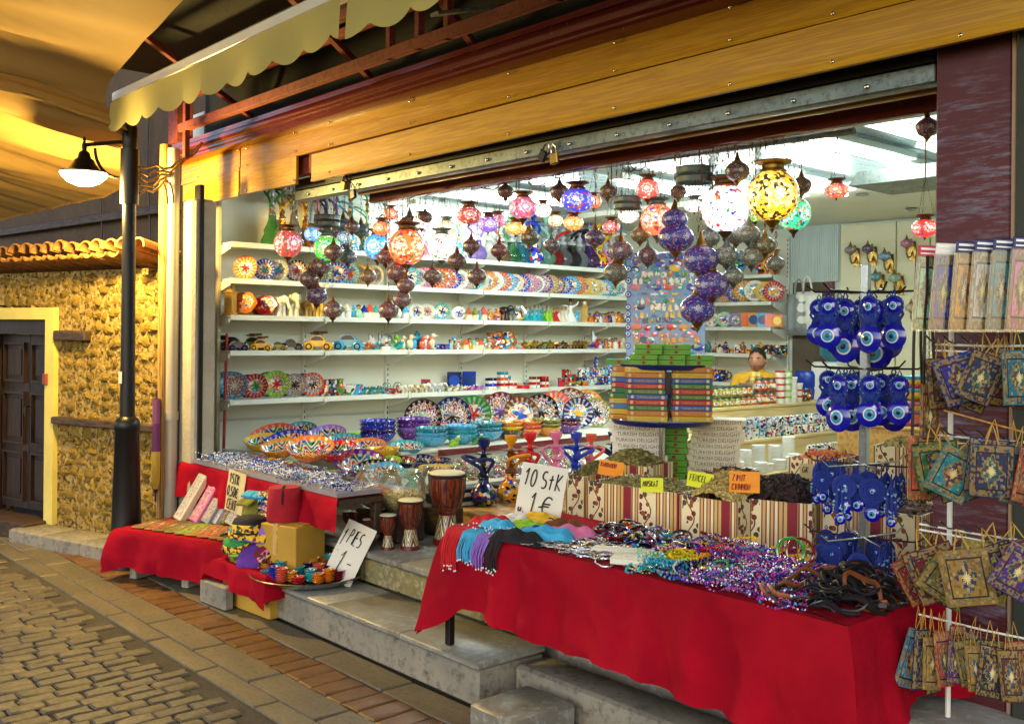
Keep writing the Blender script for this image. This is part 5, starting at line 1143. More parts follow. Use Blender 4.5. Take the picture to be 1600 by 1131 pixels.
# glass bowls with dried fruit and spices
gb = MB().lathe([(0, 0), (.06, 0), (.1, .02), (.145, .08), (.155, .14), (.14, .2), (.115, .235), (.125, .25), (.12, .252), (.108, .236)], 28).mesh('bowl_glass', M['glass'])
def heap(rad, h, seed, m, amp=.01, n=26):
    r = random.Random(seed); mb = MB(); ph = Vector((r.uniform(0, 50), 0, 0))
    rings = 10; vv = [(0, 0, h)]
    for k in range(1, rings+1):
        q = k/rings
        for j in range(n):
            a = 2*PI*j/n; x, y = rad*q*math.cos(a), rad*q*math.sin(a)
            vv.append((x, y, h*(1-q*q) + amp*noise.noise(Vector((x*60, y*60, 0)) + ph)*(1 if k < rings else 0)))
    fs = [(0, 1+j, 1+(j+1) % n) for j in range(n)] + [(1+(k-1)*n+j, 1+k*n+j, 1+k*n+(j+1) % n, 1+(k-1)*n+(j+1) % n) for k in range(1, rings) for j in range(n)]
    return mb.add(vv, fs)
for u, v, m, lab in ((590, 794, 'sp_orange', 'round glass bowl of orange dried fruit beside the drums'), (628, 800, 'sp_fennel', 'round glass bowl of brown seeds behind the drums'), (672, 780, 'sp_dark', 'round glass bowl half hidden behind the tallest drum')):
    p = on_z(u, v, .55)
    if u == 672: p = Vector((-5.02, 3.87, .55)) 
    t_ = thing('glass_bowl', lab, 'bowl', p); put('bowl_glass', gb, t_)
    hm = heap(.138, .045, u, m, .02); hm.lathe([(0, -.09), (.06, -.09), (.1, -.07), (.135, -.02), (.138, 0)], 26); put('filling', hm.mesh('filling', M[m]), t_, (0, 0, .1))
    put('display_stand', MB().bbox((0, 0, -.084), (.2, .2, .166), .006).mesh('display_stand', M['old_wood']), t_)
# drums
def drum_kind():
    b = MB().lathe([(.095, .46), (.118, .44), (.12, .40), (.112, .32), (.092, .25), (.062, .21), (.055, .19)], 24)
    foot = MB().lathe([(.055, .19), (.062, .14), (.08, .06), (.092, .0), (.085, -.002), (0, -.002)], 24)
    sk = MB().lathe([(.122, .455), (.118, .472), (.105, .478), (0, .479)], 24)
    ring = MB().lathe([(.1225, .445), (.128, .45), (.128, .46), (.1225, .465)], 24).lathe([(.068, .222), (.074, .228), (.074, .236), (.07, .242)], 20)
    ro = MB()
    for j in range(14):
        a = 2*PI*j/14; ca, sa = math.cos(a), math.sin(a)
        ro.tube([(q*ca, q*sa, z) for q, z in ((.127, .45), (.1245, .40), (.1165, .32), (.096, .25), (.073, .23))], .0028, 4)
    bs = MB().lathe([(.0935, -.003), (.096, .0), (.094, .035), (.0885, .037)], 24)
    return Kind('drum', None, [Kind('shell', b.mesh('shell', M['drum_wood'])), Kind('foot', foot.mesh('foot', M['zigzag'])), Kind('foot_band', bs.mesh('foot_band', plain('foot_red', '#5c160e', .3, coat=.4))), Kind('skin', sk.mesh('skin', M['drum_skin'])), Kind('ring', ring.mesh('ring', M['drum_rope'])), Kind('rope', ro.mesh('rope', M['drum_rope']))])
DK = drum_kind()
for u, v, hpx, lab in ((698, 848, 112, 'tallest drum, with an orange brown shell, standing against the red cloth'), (641, 857, 78, 'second tallest drum, with a zigzag painted foot'), (606, 857, 54, 'medium drum third from the red cloth'), (575, 848, 38, 'small drum standing in front of the other small ones'), (557, 834, 36, 'small drum second from the yellow card box'), (543, 830, 32, 'smallest drum nearest the yellow card box'), (588, 842, 36, 'small drum half hidden beside the medium one')):
    p = on_z(u, v, ZF + .005); h = px_size(hpx, p)
    inst(DK, p, R.uniform(0, 6), (h/.479,)*3, label=lab, cat='drum', group='djembe drums on the shop step')
# ------------------------------------------------------------------ low red stalls at the left front
LZ = .33
fl, fr = on_z(178, 826, LZ), on_z(352, 851, LZ)
ed = (fr - fl).normalized(); nn = Vector((-ed.y, ed.x, 0)); dp_ = .50
lt_ = thing('low_stall', 'low stall under a red cloth beside the lamp post, spread with woven purses', 'stall', (fl.x, fl.y, 0), (0, 0, math.atan2(ed.y, ed.x)))
W_ = (fr-fl).length
put('board', MB().bbox((W_/2, dp_/2, LZ-.02), (W_-.02, dp_-.02, .03), .004).mesh('board', M['old_wood']), lt_)
for x in (.12, W_*.6, W_-.08): put('support', MB().bbox((x, .2, (LZ-.04)/2), (.06, .3, LZ-.04), .006).mesh('support', M['concrete']), lt_)
p4 = [fl, fr, fr + nn*dp_, fl + nn*dp_]
cloth('tablecloth', 'red cloth with swallow tail corners over the low stall by the lamp post', [(q.x, q.y) for q in p4], LZ, lambda i, s, p: (.215 + .05*s + .06*max(0, 1-s/.12)) if i == 0 else .2 + (.06*max(0, 1-s/.2)), amp=.03, freq=16, seed=3)
strip = MB().bbox((0, 0, .006), (.10, .34, .012), .003).mesh('woven_purse', M['speck_fine'])
for i in range(9):
    c = ['copper', 'red', 'brown', 'olive', 'lime', 'amber', 'coral', 'copper', 'brown'][i]; q = fl + ed*(.10 + i*(W_-.2)/8.2) + nn*.23
    o = put('woven_purse', MB().bbox((0, 0, .006), (2, 2, 2), .1).mesh('woven_purse', M['carpet']), None, q + UP*.009, (-PI/2, 0, math.atan2(ed.y, ed.x) + R.uniform(-.08, .08) + .3), (.048, .006, .17), C[c], category='purse', group='flat purses on the low stall'); row('lying flat on the low red stall', o, c, 'woven purse', i)
cs_ = [(258, 803, .31, 'cream'), (283, 806, .31, 'pink'), (301, 808, .26, 'grey'), (313, 808, .28, 'silver'), (325, 808, .27, 'olive'), (338, 810, .25, 'cream')]
for i, (u, v, l, c) in enumerate(cs_):
    q = on_z(u, v + 14, LZ + .01); 
    o = inst(Kind('flute_box', None, [Kind('box', MB().bbox((0, 0, .5), (.4, .22, 1), .02).mesh('box', M['tint'])), Kind('panel', MB().bbox((0, -.112, .5), (.3, .01, .86), .004).mesh('panel', M['speck_fine']))]), q + nn*.12, (0, 0, 0), (.23, .22, l*1.12), C[c], cat='box', group='boxes leaning behind the low stall')
    o.rotation_mode = 'QUATERNION'; o.rotation_quaternion = (Matrix.Rotation(math.atan2(ed.y, ed.x) - .15, 3, 'Z') @ Matrix.Rotation(-.5, 3, 'X') @ Matrix.Rotation(.2, 3, 'Y')).to_quaternion()
    row('leaning behind the low red stall', o, c, 'long gift box', u)
for i in range(7):
    q = fl + ed*(W_ - .16 + i*.014) + nn*(.12 + .04*i); o = put('tassel_cord', MB().tube([(0, 0, 0), (.08, .05, .03), (.18, .08, .012), (.26, .14, .03)], .008, 5).mesh('tassel_cord', M['tint_cloth']), None, q + UP*.02, (0, 0, R.uniform(-.5, .5)), 1, C['red' if i % 3 else 'black'], category='cord', group='red cords at the end of the low stall'); row('at the end of the low stall', o, 'red' if i % 3 else 'black', 'tassel cord', i)
# hat stall
HZ = .27; hl, hr = on_z(338, 872, HZ), on_z(402, 893, HZ)
he = (hr-hl).normalized(); hn = Vector((-he.y, he.x, 0)); HW = (hr-hl).length + .1
ht = thing('hat_stall', 'crate stall with a red cloth holding the embroidered hats', 'stall', (hl.x, hl.y, 0), (0, 0, math.atan2(he.y, he.x)))
put('crate', MB().bbox((HW/2, .25, HZ/2 - .01), (HW-.04, .44, HZ-.02), .008).mesh('crate', M['card']), ht)
put('side_slab', MB().bbox((.06, -.03, .07), (.3, .06, .14), .008).mesh('side_slab', M['concrete']), ht)
cloth('tablecloth', 'small red cloth hanging under the embroidered hats', [(q.x, q.y) for q in (hl, hl + he*HW, hl + he*HW + hn*.5, hl + hn*.5)], HZ, lambda i, s, p: (.08 + .10*s) if i == 0 else .12, amp=.03, freq=14, seed=12)
hatm = MB().lathe([(.095, 0), (.1, .004), (.098, .05), (.085, .075), (.045, .092), (0, .096)], 22, wob=lambda a, z: .05*math.sin(3*a) + .04*math.sin(5*a + 20*z))
M['embroid'] = speck_mat('embroid', ['#141414', '#c8b020', '#204a2a', '#8a1a3a', '#101830'], 70, .55, .8, 0)
hatk = Kind('hat', None, [Kind('crown', hatm.mesh('crown', M['tint_cloth'])), Kind('embroidery', MB().lathe([(.1005, .008), (.1015, .012), (.1, .045), (.098, .048)], 22, wob=lambda a, z: .05*math.sin(3*a) + .04*math.sin(5*a + 20*z)).mesh('embroidery', M['embroid']), tinted=2)])
for u, v, c, c2, a, tl in ((372, 858, 'green', 'yellow', 'green and yellow', .3), (385, 868, 'lime', 'olive', 'lime floral', .5), (408, 866, 'olive', 'yellow', 'olive banded', -.3), (366, 872, 'pink', 'yellow', 'pink and yellow', .9), (400, 878, 'purple', 'yellow', 'purple crumpled', 1.0), (420, 878, 'maroon', 'pink', 'magenta crumpled', 1.1), (376, 840, 'teal', 'yellow', 'dark teal banded', .1), (392, 832, 'black', 'yellow', 'black and yellow banded', .1), (410, 842, 'violet', 'yellow', 'lilac top', -.2), (356, 866, 'green', 'pink', 'emerald', .6)):
    z = HZ + .01 + max(0, (872 - v))*.0042; q = on_z(u, v, z); q.y = max(q.y, hl.y + .1)
    o = inst(hatk, q, (tl*.5, tl*.6, R.uniform(0, 6)), R.uniform(.95, 1.2), C[c], C[c2], cat='hat', group='embroidered hats on the crate stall'); row('in the heap of embroidered hats', o, a, 'hat', u + v*.01)
# yellow card boxes, fez stack, scarves
def cardbox(q, w, d, h, label, yaw):
    t_ = thing('card_box', label, 'box', q, (0, 0, yaw)); put('carton', MB().bbox((0, 0, h/2), (w, d, h), .005).mesh('carton', M['card']), t_); put('flap', MB().bbox((0, 0, h + .003), (w*.98, d*.5, .004), .001).mesh('flap', M['card']), t_); put('tape', MB().box(-.02, .02, -d/2-.0015, d/2+.0015, h*.3, h + .0068).mesh('tape', M['pine'], False), t_); return q
q = Vector((-5.29, 2.95, .27)); q = cardbox(q, .32, .25, .25, 'yellow cardboard box carrying the red fez', .3)
cr8 = thing('crate', 'dark wooden crate under the yellow cardboard box', 'crate', (-5.29, 2.97, 0), (0, 0, .3)); put('crate', MB().bbox((0, 0, .133), (.36, .24, .265), .006).mesh('crate', M['old_wood']), cr8)
cardbox(on_z(415, 935, 0), .22, .2, .17, 'small yellow carton under the metal tray of dishes', .4)
fz = MB().lathe([(.098, 0), (.1, .01), (.088, .13), (.085, .135), (0, .137)], 24).mesh('crown', M['tint_cloth']); tsl = MB().tube([(0, 0, .138), (.05, -.06, .14), (.062, -.075, .1), (.064, -.08, .05)], .006, 6).mesh('tassel', M['drum_rope'])
fp = Vector((-5.33, 2.93, .53))
for k in range(4):
    o = inst(Kind('fez', None, [Kind('crown', fz)] + ([Kind('tassel', tsl, tinted=False)] if k == 3 else [])), fp + UP*(k*.018), R.uniform(0, .4), 1.05, (.33, .0, .012), label=('lowest red fez showing only its rim', 'second red fez up in the stack', 'third red fez up, under the topmost one', 'topmost red fez with a black tassel')[k], cat='fez', group='stack of red fezzes')
def scarf(label, u, v, z, c, L, w, seed, m='tint_cloth'):
    r = random.Random(seed); q = on_z(u, v, z); mb = MB()
    for k in range(16):
        x = -w/2 + w*k/15; ph = r.uniform(0, 6)
        mb.tube([(x*(1 + .5*t) + .008*math.sin(8*t + ph), -.06 + .22*math.sin(PI*t*.5) - .28*t*t, .02 - L*t*t + .06*math.sin(PI*t)) for t in [i/10 for i in range(11)]], .009, 5)
    o = put('scarf', mb.mesh('scarf', M[m]), None, q, (0, 0, .35), 1, C[c]); tag(o, label, 'scarf'); return o
scarf('bright blue tasselled scarf hanging beside the red fez', 404, 780, .60, 'sky', .30, .16, 2); scarf('olive yellow fringed scarf behind the blue one', 388, 792, .56, 'olive', .3, .08, 3)
tb2 = thing('hat_box', 'stack of folded striped hats behind the blue scarf', 'box', Vector((-5.56, 3.0, .46))); 
for k in range(5): put('folded_cloth', MB().bbox((0, 0, .02 + k*.04), (.2, .16, .038), .012).mesh('folded_cloth', M['speck_fine']), tb2, color=C[['brown', 'yellow', 'violet', 'blue', 'olive'][k]])
rd = put('red_drape', drape('red_drape', [(fp.x - .36, fp.y - .1), (fp.x - .13, fp.y - .1), (fp.x - .13, fp.y + .1), (fp.x - .36, fp.y + .1)], .47, lambda i, s, p: .2, amp=.05, seed=31)); tag(rd, 'crumpled red cloth between the hats and the fez box', 'cloth')
# tray of small painted dishes
q = on_z(483, 897, tread_z + .03)
ty = thing('metal_tray', 'round silver metal tray full of stacked painted dishes on the step', 'tray', (q.x, q.y, tread_z + .004))
put('pan', MB().lathe([(0, .02), (.28, .02), (.31, .035), (.34, .05), (.345, .046), (.31, .02), (.26, .0), (0, 0)], 44).mesh('pan', M['steel']), ty)
dm = MB().lathe([(0, .003), (.03, 0), (.036, .004), (.05, .022), (.049, .024), (.046, .021), (.033, .007), (0, .006)], 20, mis=[0, 0, 0, 0, 1, 1, 1]).mesh('pin_dish', [M['tint_gloss'], M['speck_fine']])
R.seed(33); k = 0
spots = [(-.22, -.12), (-.12, -.18), (-.02, -.21), (.09, -.19), (.19, -.11), (.25, .0), (-.25, .0), (-.15, -.06), (-.04, -.09), (.07, -.07), (.15, .01), (.22, .1), (-.2, .1), (-.09, .03), (.02, .03), (.1, .11), (-.1, .14), (0, .15), (.02, .25), (-.12, .24), (.13, .22), (-.17, -.15), (-.07, -.15), (.04, -.15), (.14, -.15), (-.2, -.03), (-.1, -.02), (.0, -.03), (.11, -.03), (.2, .05), (-.15, .09), (-.04, .09), (.06, .09), (.17, .17), (-.06, .2), (.08, .18)]
cc = ['teal', 'orange', 'navy', 'amber', 'coral', 'maroon', 'black', 'turquoise', 'red', 'green', 'blue']
for i, (x, y) in enumerate(spots):
    a = YAW - PI/2; p = Vector((q.x, q.y, 0)) + RT*x + Vector((FW.x, FW.y, 0))*(y*1.0)
    c = cc[(i*4 + i//6) % 11]
    for n_ in range(R.choice([5, 6, 7]) if y > -.1 else R.choice([3, 4, 5, 6])):
        o = put('pin_dish', dm, None, (p.x, p.y, tread_z + .026 + n_*.0132), (R.uniform(-.05, .05), R.uniform(-.05, .05), R.uniform(0, 6)), .74, C[c], category='dish', group='small painted dishes on the metal tray'); row('on the round metal tray', o, c + ' ' + ('bottom', 'second', 'third', 'fourth', 'fifth', 'sixth', 'seventh')[n_], 'pin dish', x + y*.01 + n_*.0001)
# ------------------------------------------------------------------ writing: marker strokes and printed type
def arc(cx, cy, rx, ry, a0, a1, n=10): return [(cx + rx*math.cos(math.radians(a0 + (a1-a0)*i/n)), cy + ry*math.sin(math.radians(a0 + (a1-a0)*i/n))) for i in range(n+1)]
GL = {'1': [[(.08, .72), (.32, 1), (.28, 0)]], '0': [arc(.3, .5, .24, .5, 90, 450, 16)], '5': [[(.5, 1), (.15, 1), (.1, .58)] + arc(.24, .3, .26, .3, 100, -140, 10)],
      'S': [arc(.3, .75, .24, .25, 50, 270, 8) + arc(.3, .25, .24, .25, 90, -130, 8)], 't': [[(.3, .85), (.26, .0)], [(.08, .55), (.5, .6)]], 'T': [[(.3, 1), (.28, 0)], [(.02, .98), (.6, 1)]],
      'K': [[(.1, 1), (.1, 0)], [(.55, .95), (.12, .42), (.58, .02)]], 'u': [[(.08, .5), (.1, .1), (.25, .0), (.42, .12), (.45, .5), (.47, 0)]], '.': [[(.1, .0), (.14, .04)]], ',': [[(.12, .06), (.06, -.1)]], '-': [[(.05, .42), (.4, .44)]],
      '€': [arc(.42, .5, .34, .48, 50, 310, 12), [(.0, .58), (.55, .6)], [(.0, .42), (.5, .43)]], 'P': [[(.1, 0), (.12, 1)] , [(.12, 1), (.42, .95), (.5, .75), (.4, .55), (.12, .5)]], 'I': [[(.2, 1), (.2, 0)]], 'E': [[(.5, 1), (.1, 1), (.1, 0), (.52, 0)], [(.1, .52), (.42, .53)]],
      'Z': [[(.05, 1), (.5, 1), (.08, 0), (.55, .02)]], 'M': [[(.05, 0), (.1, 1), (.32, .4), (.55, 1), (.6, 0)]], 'C': [arc(.36, .5, .3, .5, 50, 310, 10)], 'N': [[(.08, 0), (.1, 1), (.5, 0), (.52, 1)]], 'O': [arc(.3, .5, .26, .5, 90, 450, 14)],
      'F': [[(.1, 0), (.12, 1), (.5, 1)], [(.12, .55), (.42, .56)]], 'L': [[(.12, 1), (.1, 0), (.5, .02)]], 'A': [[(.02, 0), (.28, 1), (.55, 0)], [(.12, .38), (.46, .38)]], 'R': [[(.1, 0), (.12, 1), (.45, .92), (.45, .6), (.12, .52), (.52, 0)]],
      'G': [arc(.34, .5, .3, .5, 50, 360, 12) + [(.36, .46)]], 'D': [[(.1, 0), (.1, 1)] , [(.1, 1), (.45, .85), (.52, .5), (.42, .1), (.1, 0)]], 'U': [[(.08, 1), (.1, .2), (.28, 0), (.46, .2), (.5, 1)]], 'H': [[(.1, 1), (.1, 0)], [(.5, 1), (.5, 0)], [(.1, .5), (.5, .5)]]}
def scribble(lines, W, Ht, wd, seed=0, slant=.0):
    """hand lettering on the plane y = 0 facing -y: lines = (text, x, z, height, width factor)"""
    r = random.Random(seed); mb = MB()
    for txt, x, z, h, wf in lines:
        for ch in txt:
            if ch == ' ': x += .4*h*wf; continue
            for st in GL[ch]:
                jx, jz = r.uniform(-.03, .03), r.uniform(-.03, .03)
                pts = [(x + (px_ + jx)*h*wf + slant*pz_*h, -.0015, z + (pz_ + jz)*h) for px_, pz_ in st]
                mb.tube(pts, wd, 5, 0, None)
            x += (.3 if ch in '.,I' else .5 if ch == '-' else .72)*h*wf
    mb.v = [(x, y*.5, z) for x, y, z in mb.v]; return mb
def sign(name, label, p, w, h, yaw, lean, lines, card, ink='ink', wd=.004, seed=0, roll=0.0, slant=.08):
    t_ = thing(name, label, 'sign', p); t_.rotation_mode = 'QUATERNION'
    t_.rotation_quaternion = (Matrix.Rotation(yaw, 3, 'Z') @ Matrix.Rotation(-lean, 3, 'X') @ Matrix.Rotation(roll, 3, 'Y')).to_quaternion()
    mb = MB(); bow = .02*w
    mb.grid(lambda s, t: (-w/2 + w*s, bow*math.sin(PI*s)*(1-t) + .002*math.sin(9*t), h*t), 8, 6); n = len(mb.v); mb.add([(x, y + .003, z) for x, y, z in mb.v], [tuple(reversed(f)) for f in mb.f])
    put('card', mb.mesh('card', card if not isinstance(card, str) else M[card]), t_)
    put('lettering', scribble(lines, w, h, wd, seed, slant).mesh('lettering', M[ink]), t_, (-w/2, -.002, 0)); return t_
CAMY = YAW - PI/2
fluo = {k: plain('card_' + k, c, .6, var=.06, sc=4) for k, c in dict(yellow='#d8e010', orange='#f0960a', white='#d6d4c4', tan='#c8b888').items()}
p = on_z(838, 812, TZ + .004); p.y = min(p.y, 3.47)
sign('price_sign', 'white card price sign reading 10 StK u. 1,- euro behind the scarves', p, .30, .34, .50, .22, [('10', .02, .20, .105, .62), ('StK', .135, .195, .105, .62), ('1', .085, .04, .12, .6), (',-', .125, .04, .10, .6), ('€', .165, .035, .12, .8), ('u.', .015, .035, .05, .9)], fluo['white'], wd=.0052, seed=2, roll=.10).scale = (.78,)*3
p = on_z(508, 900, tread_z + .05)
sign('price_sign', 'white card price sign reading PIES 1,- stuck in the metal tray of dishes', p + Vector((.03, .05, -.03)), .21, .35, .45, .42, [('PIES', .05, .22, .085, .5), ('1', .055, .06, .12, .55), ('-', .12, .08, .08, .9), ('1', .012, .2, .1, .3), ('.', .02, .16, .05, .8)], fluo['white'], wd=.0034, seed=5, roll=.28)
p = on_z(386, 800, .45)
sign('price_sign', 'cream paper price sign reading 1 STK 0.50 CENT pinned to the red cloth', Vector((p.x, bl.y - .05, .46)), .20, .27, .12, .06, [('1STK', .02, .185, .065, .62), ('0.50€', .01, .10, .065, .6), ('CENT', .02, .015, .065, .6)], fluo['tan'], wd=.0042, seed=8, roll=.10)
FONT_ = {}
def type_mesh(txt, size, ext=.0006):
    if (txt, size) in FONT_: return FONT_[txt, size]
    cu_ = bpy.data.curves.new('print', 'FONT'); cu_.body = txt; cu_.size = size; cu_.align_x = 'CENTER'; cu_.align_y = 'CENTER'; cu_.resolution_u = 2; cu_.extrude = ext
    ob = bpy.data.objects.new('print', cu_); COL.objects.link(ob); dg = bpy.context.evaluated_depsgraph_get()
    me = bpy.data.meshes.new_from_object(ob.evaluated_get(dg)); COL.objects.unlink(ob); bpy.data.objects.remove(ob)
    me.materials.clear(); FONT_[txt, size] = me; return me
def printed(txt, size, m):
    me = type_mesh(txt, size).copy(); me.materials.append(M[m] if isinstance(m, str) else m); return me
# ------------------------------------------------------------------ spice boxes
def spice_box(fl_, fr_, dep, z1, m, label, hh=.09, seed=0, n=60, chunk=.012):
    e = (fr_-fl_); e.z = 0; w = e.length; t_ = thing('spice_box', label, 'box', (fl_.x, fl_.y, ZF), (0, 0, math.atan2(e.y, e.x))); H_ = z1-ZF; d = .012
    b = MB().box(0, w, 0, d, 0, H_).box(0, w, dep-d, dep, 0, H_).box(0, d, d, dep-d, 0, H_).box(w-d, w, d, dep-d, 0, H_)
    me = b.mesh('carton', M['brocade'], False); o = put('carton', me, t_)
    r = random.Random(seed); ph = Vector((seed*7.1, 0, 0))
    def f(s, q): x, y = s*2-1, q*2-1; return (d + (w-2*d)*s, d + (dep-2*d)*q, H_ - .03 + hh*max(0, 1 - .6*x*x - .6*y*y) + .012*noise.noise(Vector((s*14, q*14, 0)) + ph))
    put('spice', MB().grid(f, 30, 24).mesh('spice', M[m]), t_, kind='stuff')
    g = MB()
    for k in range(n*5):
        s, q = r.random(), r.random(); c = Vector(f(s, q)); a, l = r.uniform(0, 6), chunk*r.uniform(.5, 1.4); v_ = Vector((math.cos(a), math.sin(a), r.uniform(-.4, .5)))*l
        g.add([c - v_ + UP*.002, c + v_ + UP*.006, c + Vector((-v_.y, v_.x, .01))*.5, c + Vector((v_.y*.4, -v_.x*.4, .008 + chunk*.3))], [(0, 1, 2), (0, 3, 1), (0, 2, 3), (1, 3, 2)])
    put('loose_spice', g.mesh('loose_spice', M[m], False), t_, kind='stuff'); return t_
SZ = .90
spice_box(on_z(884, 742, SZ), on_z(913, 745, SZ), .42, SZ, 'sp_green', 'narrow brocade spice box of green pods beside the price sign', .08, 1)
spice_box(on_z(914, 752, SZ) + Vector((0, .012, 0)), on_z(1060, 771, SZ), .40, SZ, 'sp_green', 'brocade spice box under the muskat card', .05, 2)
spice_box(on_z(1062, 772, SZ), on_z(1150, 785, SZ), .38, SZ - .002, 'sp_fennel', 'brocade spice box heaped with pale fennel seeds', .14, 3, 120, .007)
spice_box(on_z(1152, 778, SZ), on_z(1269, 789, SZ), .40, SZ + .002, 'sp_dark', 'brocade spice box heaped with dark dried petals under the orange card', .12, 4, 120, .014)
spice_box(on_y(1282, 800, 4.02), on_y(1440, 800, 4.06), .40, .90, 'sp_bark', 'brocade spice box partly hidden behind the evil eye stand', .05, 5)
spice_box(on_y(930, 730, 4.25), on_y(1010, 735, 4.32), .32, .90, 'sp_green', 'brocade box of green cardamom behind the front row of spices', .10, 6, 100)
spice_box(on_y(1085, 760, 4.22), on_y(1160, 765, 4.26), .34, .90, 'sp_bark', 'brocade box of cinnamon bark behind the fennel', .06, 7, 90, .035)
spice_box(on_y(1232, 732, 4.75), on_y(1300, 735, 4.78), .4, .99, 'sp_orange', 'small raised brocade box beside the stacks of saucers', .05, 8)
spice_box(on_y(1364, 690, 4.9), on_y(1436, 690, 4.95), .4, 1.08, 'sp_fennel', 'raised brocade box of yellow chips right of the evil eye pole', .06, 9, 80)
for lab, u, v, w, h, yaw, lines, cd_, rl in (
    ('orange card reading KARDAMOM stuck in the green pods', 953, 733, .17, .10, .55, [('KARDAMOM', .012, .055, .03, .62)], 'orange', .12),
    ('yellow card reading MUSKAT stuck in a spice box', 1019, 758, .135, .085, .5, [('MUSKAT', .012, .035, .032, .68)], 'yellow', -.05),
    ('yellow card reading FENCEL stuck in the fennel seeds', 1092, 764, .15, .09, .55, [('FENCEL', .012, .035, .036, .66)], 'yellow', .12),
    ('orange card reading ZIMIT CINMMON above the cinnamon bark', 1163, 772, .17, .12, .62, [('ZIMIT', .015, .065, .036, .78), ('CINMMON', .012, .015, .034, .68)], 'orange', .0),
    ('cream card with the letters GR half hidden by blue pendants', 1264, 758, .12, .09, .6, [('GR', .015, .035, .035, .8)], 'tan', .05)):
    q = on_z(u, v + 6, SZ + .01); q.z = SZ + (.035 if u in (1092, 1163) else -.005)
    if u == 1264: q = on_y(1264, 760, 4.55); q.z = .92
    sign('spice_card', lab, q, w*.8, h*.8, yaw, .12, [(a_, b_*.8, c_*.8, d_*.8, e_) for a_, b_, c_, d_, e_ in lines], fluo[cd_], 'ink' if cd_ != 'orange' else 'redink', .0022, int(u), rl)
# ------------------------------------------------------------------ tower of sweet boxes
TP_ = Vector((-4.08, 4.9, 0))
tw = thing('tray_stand', 'two tier round tray stand with blue rims carrying the sweet boxes', 'stand', (TP_.x, TP_.y, ZF))
put('post', MB().lathe([(.16, 0), (.15, .02), (.02, .04), (.02, 1.06), (0, 1.06)], 20).mesh('post', M['chrome']), tw)
for z, r_ in ((1.095, .315), (1.44, .26)):
    t2 = put('tray', MB().lathe([(0, 0), (r_-.02, 0), (r_, .018), (r_+.004, .02), (r_-.016, -.006), (0, -.012)], 44).mesh('tray', M['steel']), tw, (0, 0, z-ZF))
    put('rim', MB().lathe([(r_-.012, -.006), (r_+.006, .012), (r_+.008, .024), (r_+.001, .026), (r_-.016, .003)], 44).mesh('rim', plain('rim_blue', '#141e5c', .3)), t2)
put('neck', MB().lathe([(.02, 1.10-ZF), (.02, 1.43-ZF)], 14).mesh('neck', M['chrome']), tw)
def sweet_box(w, d, h, txt, ink, seal):
    kids = [Kind('carton', MB().bbox((0, 0, h/2), (w, d, h), .002).mesh('carton', M['tint'])), Kind('lid', MB().bbox((0, 0, h*.72), (w+.0025, d+.0025, h*.5), .0015).mesh('lid', M['tint']))]
    if txt: kids.append(Kind('print', printed(txt, h*(.52 if seal else .86), ink), loc=(.004, -d/2-.002, h*.46), rot=(PI/2, 0, 0)))
    if seal:
        sm = MB().lathe([(h*.34, 0), (h*.34, .0012), (0, .0013)], 8).mesh('seal', fluo['tan'] if seal == 1 else M['redink'])
        for s in ((-1, 1) if seal == 1 else (0,)): kids.append(Kind('seal', sm, loc=(s*w*.38, -d/2-.002, h*.5), rot=(PI/2, 0, 0)))
    return Kind('sweet_box', None, kids)
gold_ink = plain('gold_ink', '#c8a850', .5)
KB = sweet_box(.245, .15, .0325, 'TURKISH DELIGHT', gold_ink, 1); KG = sweet_box(.17, .1, .032, None, None, 2); KW = sweet_box(.335, .2, .0385, 'TURKISH DELIGHT', plain('grey_ink', '#5c5448', .6), 0); KS = sweet_box(.14, .22, .0325, None, None, 1)
col_seq = {'a': ['yellow', 'orange', 'green', 'red', 'blue', 'green', 'red', 'blue', 'orange', 'yellow'], 'b': ['yellow', 'orange', 'blue', 'red', 'green', 'red', 'green', 'blue', 'yellow', 'orange'], 'c': ['amber', 'yellow', 'sky', 'yellow', 'green', 'green', 'red', 'blue', 'yellow', 'orange']}
hexs = dict(orange='#b86a1c', yellow='#c8a818', green='#0a6a34', red='#b01424', blue='#1e50a0', amber='#b87818', sky='#2a70b0')
nth = ('lowest', 'second lowest', 'third', 'fourth', 'fifth', 'sixth', 'seventh', 'third from the top', 'second from the top', 'topmost')
yw = .62
for key, dx, dy, kk, nm, sh in (('a', -.105, -.12, KB, 'left', .018), ('b', .165, -.12, KB, 'right', .022), ('c', -.245, .06, KS, 'rear left', -.012)):
    for i, c in enumerate(col_seq[key]):
        q = TP_ + RT*(dx + (-sh if i > 4 else 0) + R.uniform(-.003, .003) + (.02 if key == 'b' and i > 4 else 0)) + FW*dy + UP*(1.118 + i*.0333)
        if 1.118 + i*.0333 > 1.405 and key != 'c': pass
        o = inst(kk, q, yw + R.uniform(-.02, .02) + (.1 if key == 'b' else 0), 1 if key != 'c' else (1, 1, 1), lin(hexs[c]), cat='box', group='boxes of sweets on the lower tray'); 
        o['label'] = f'{c} sweet box, {nth[i]} in the {nm} stack on the lower tray'
for i in range(4):
    for j in range(3 - (i > 1) if i < 3 else 2):
        q = TP_ + RT*(-.13 + .172*j + (.03 if i > 1 else 0)) + FW*(-.1) + UP*(1.462 + i*.033); o = inst(KG, q, yw - .02 + R.uniform(-.02, .02), 1, lin('#5aa010'), cat='box', group='green boxes on the upper tray')
        o['label'] = f'bright green sweet box on the upper tray, {("lowest", "second", "third", "top")[i]} layer, {("left", "middle", "right")[j]} one'
for i in range(2):
    o = inst(KG, TP_ + RT*(-.27) + FW*.02 + UP*(1.462 + i*.0), yw + .5 if i else yw, 1, lin('#4a8c14'), cat='box', group='green boxes on the upper tray', label='green sweet box jutting out at the left of the upper tray') if i == 0 else None
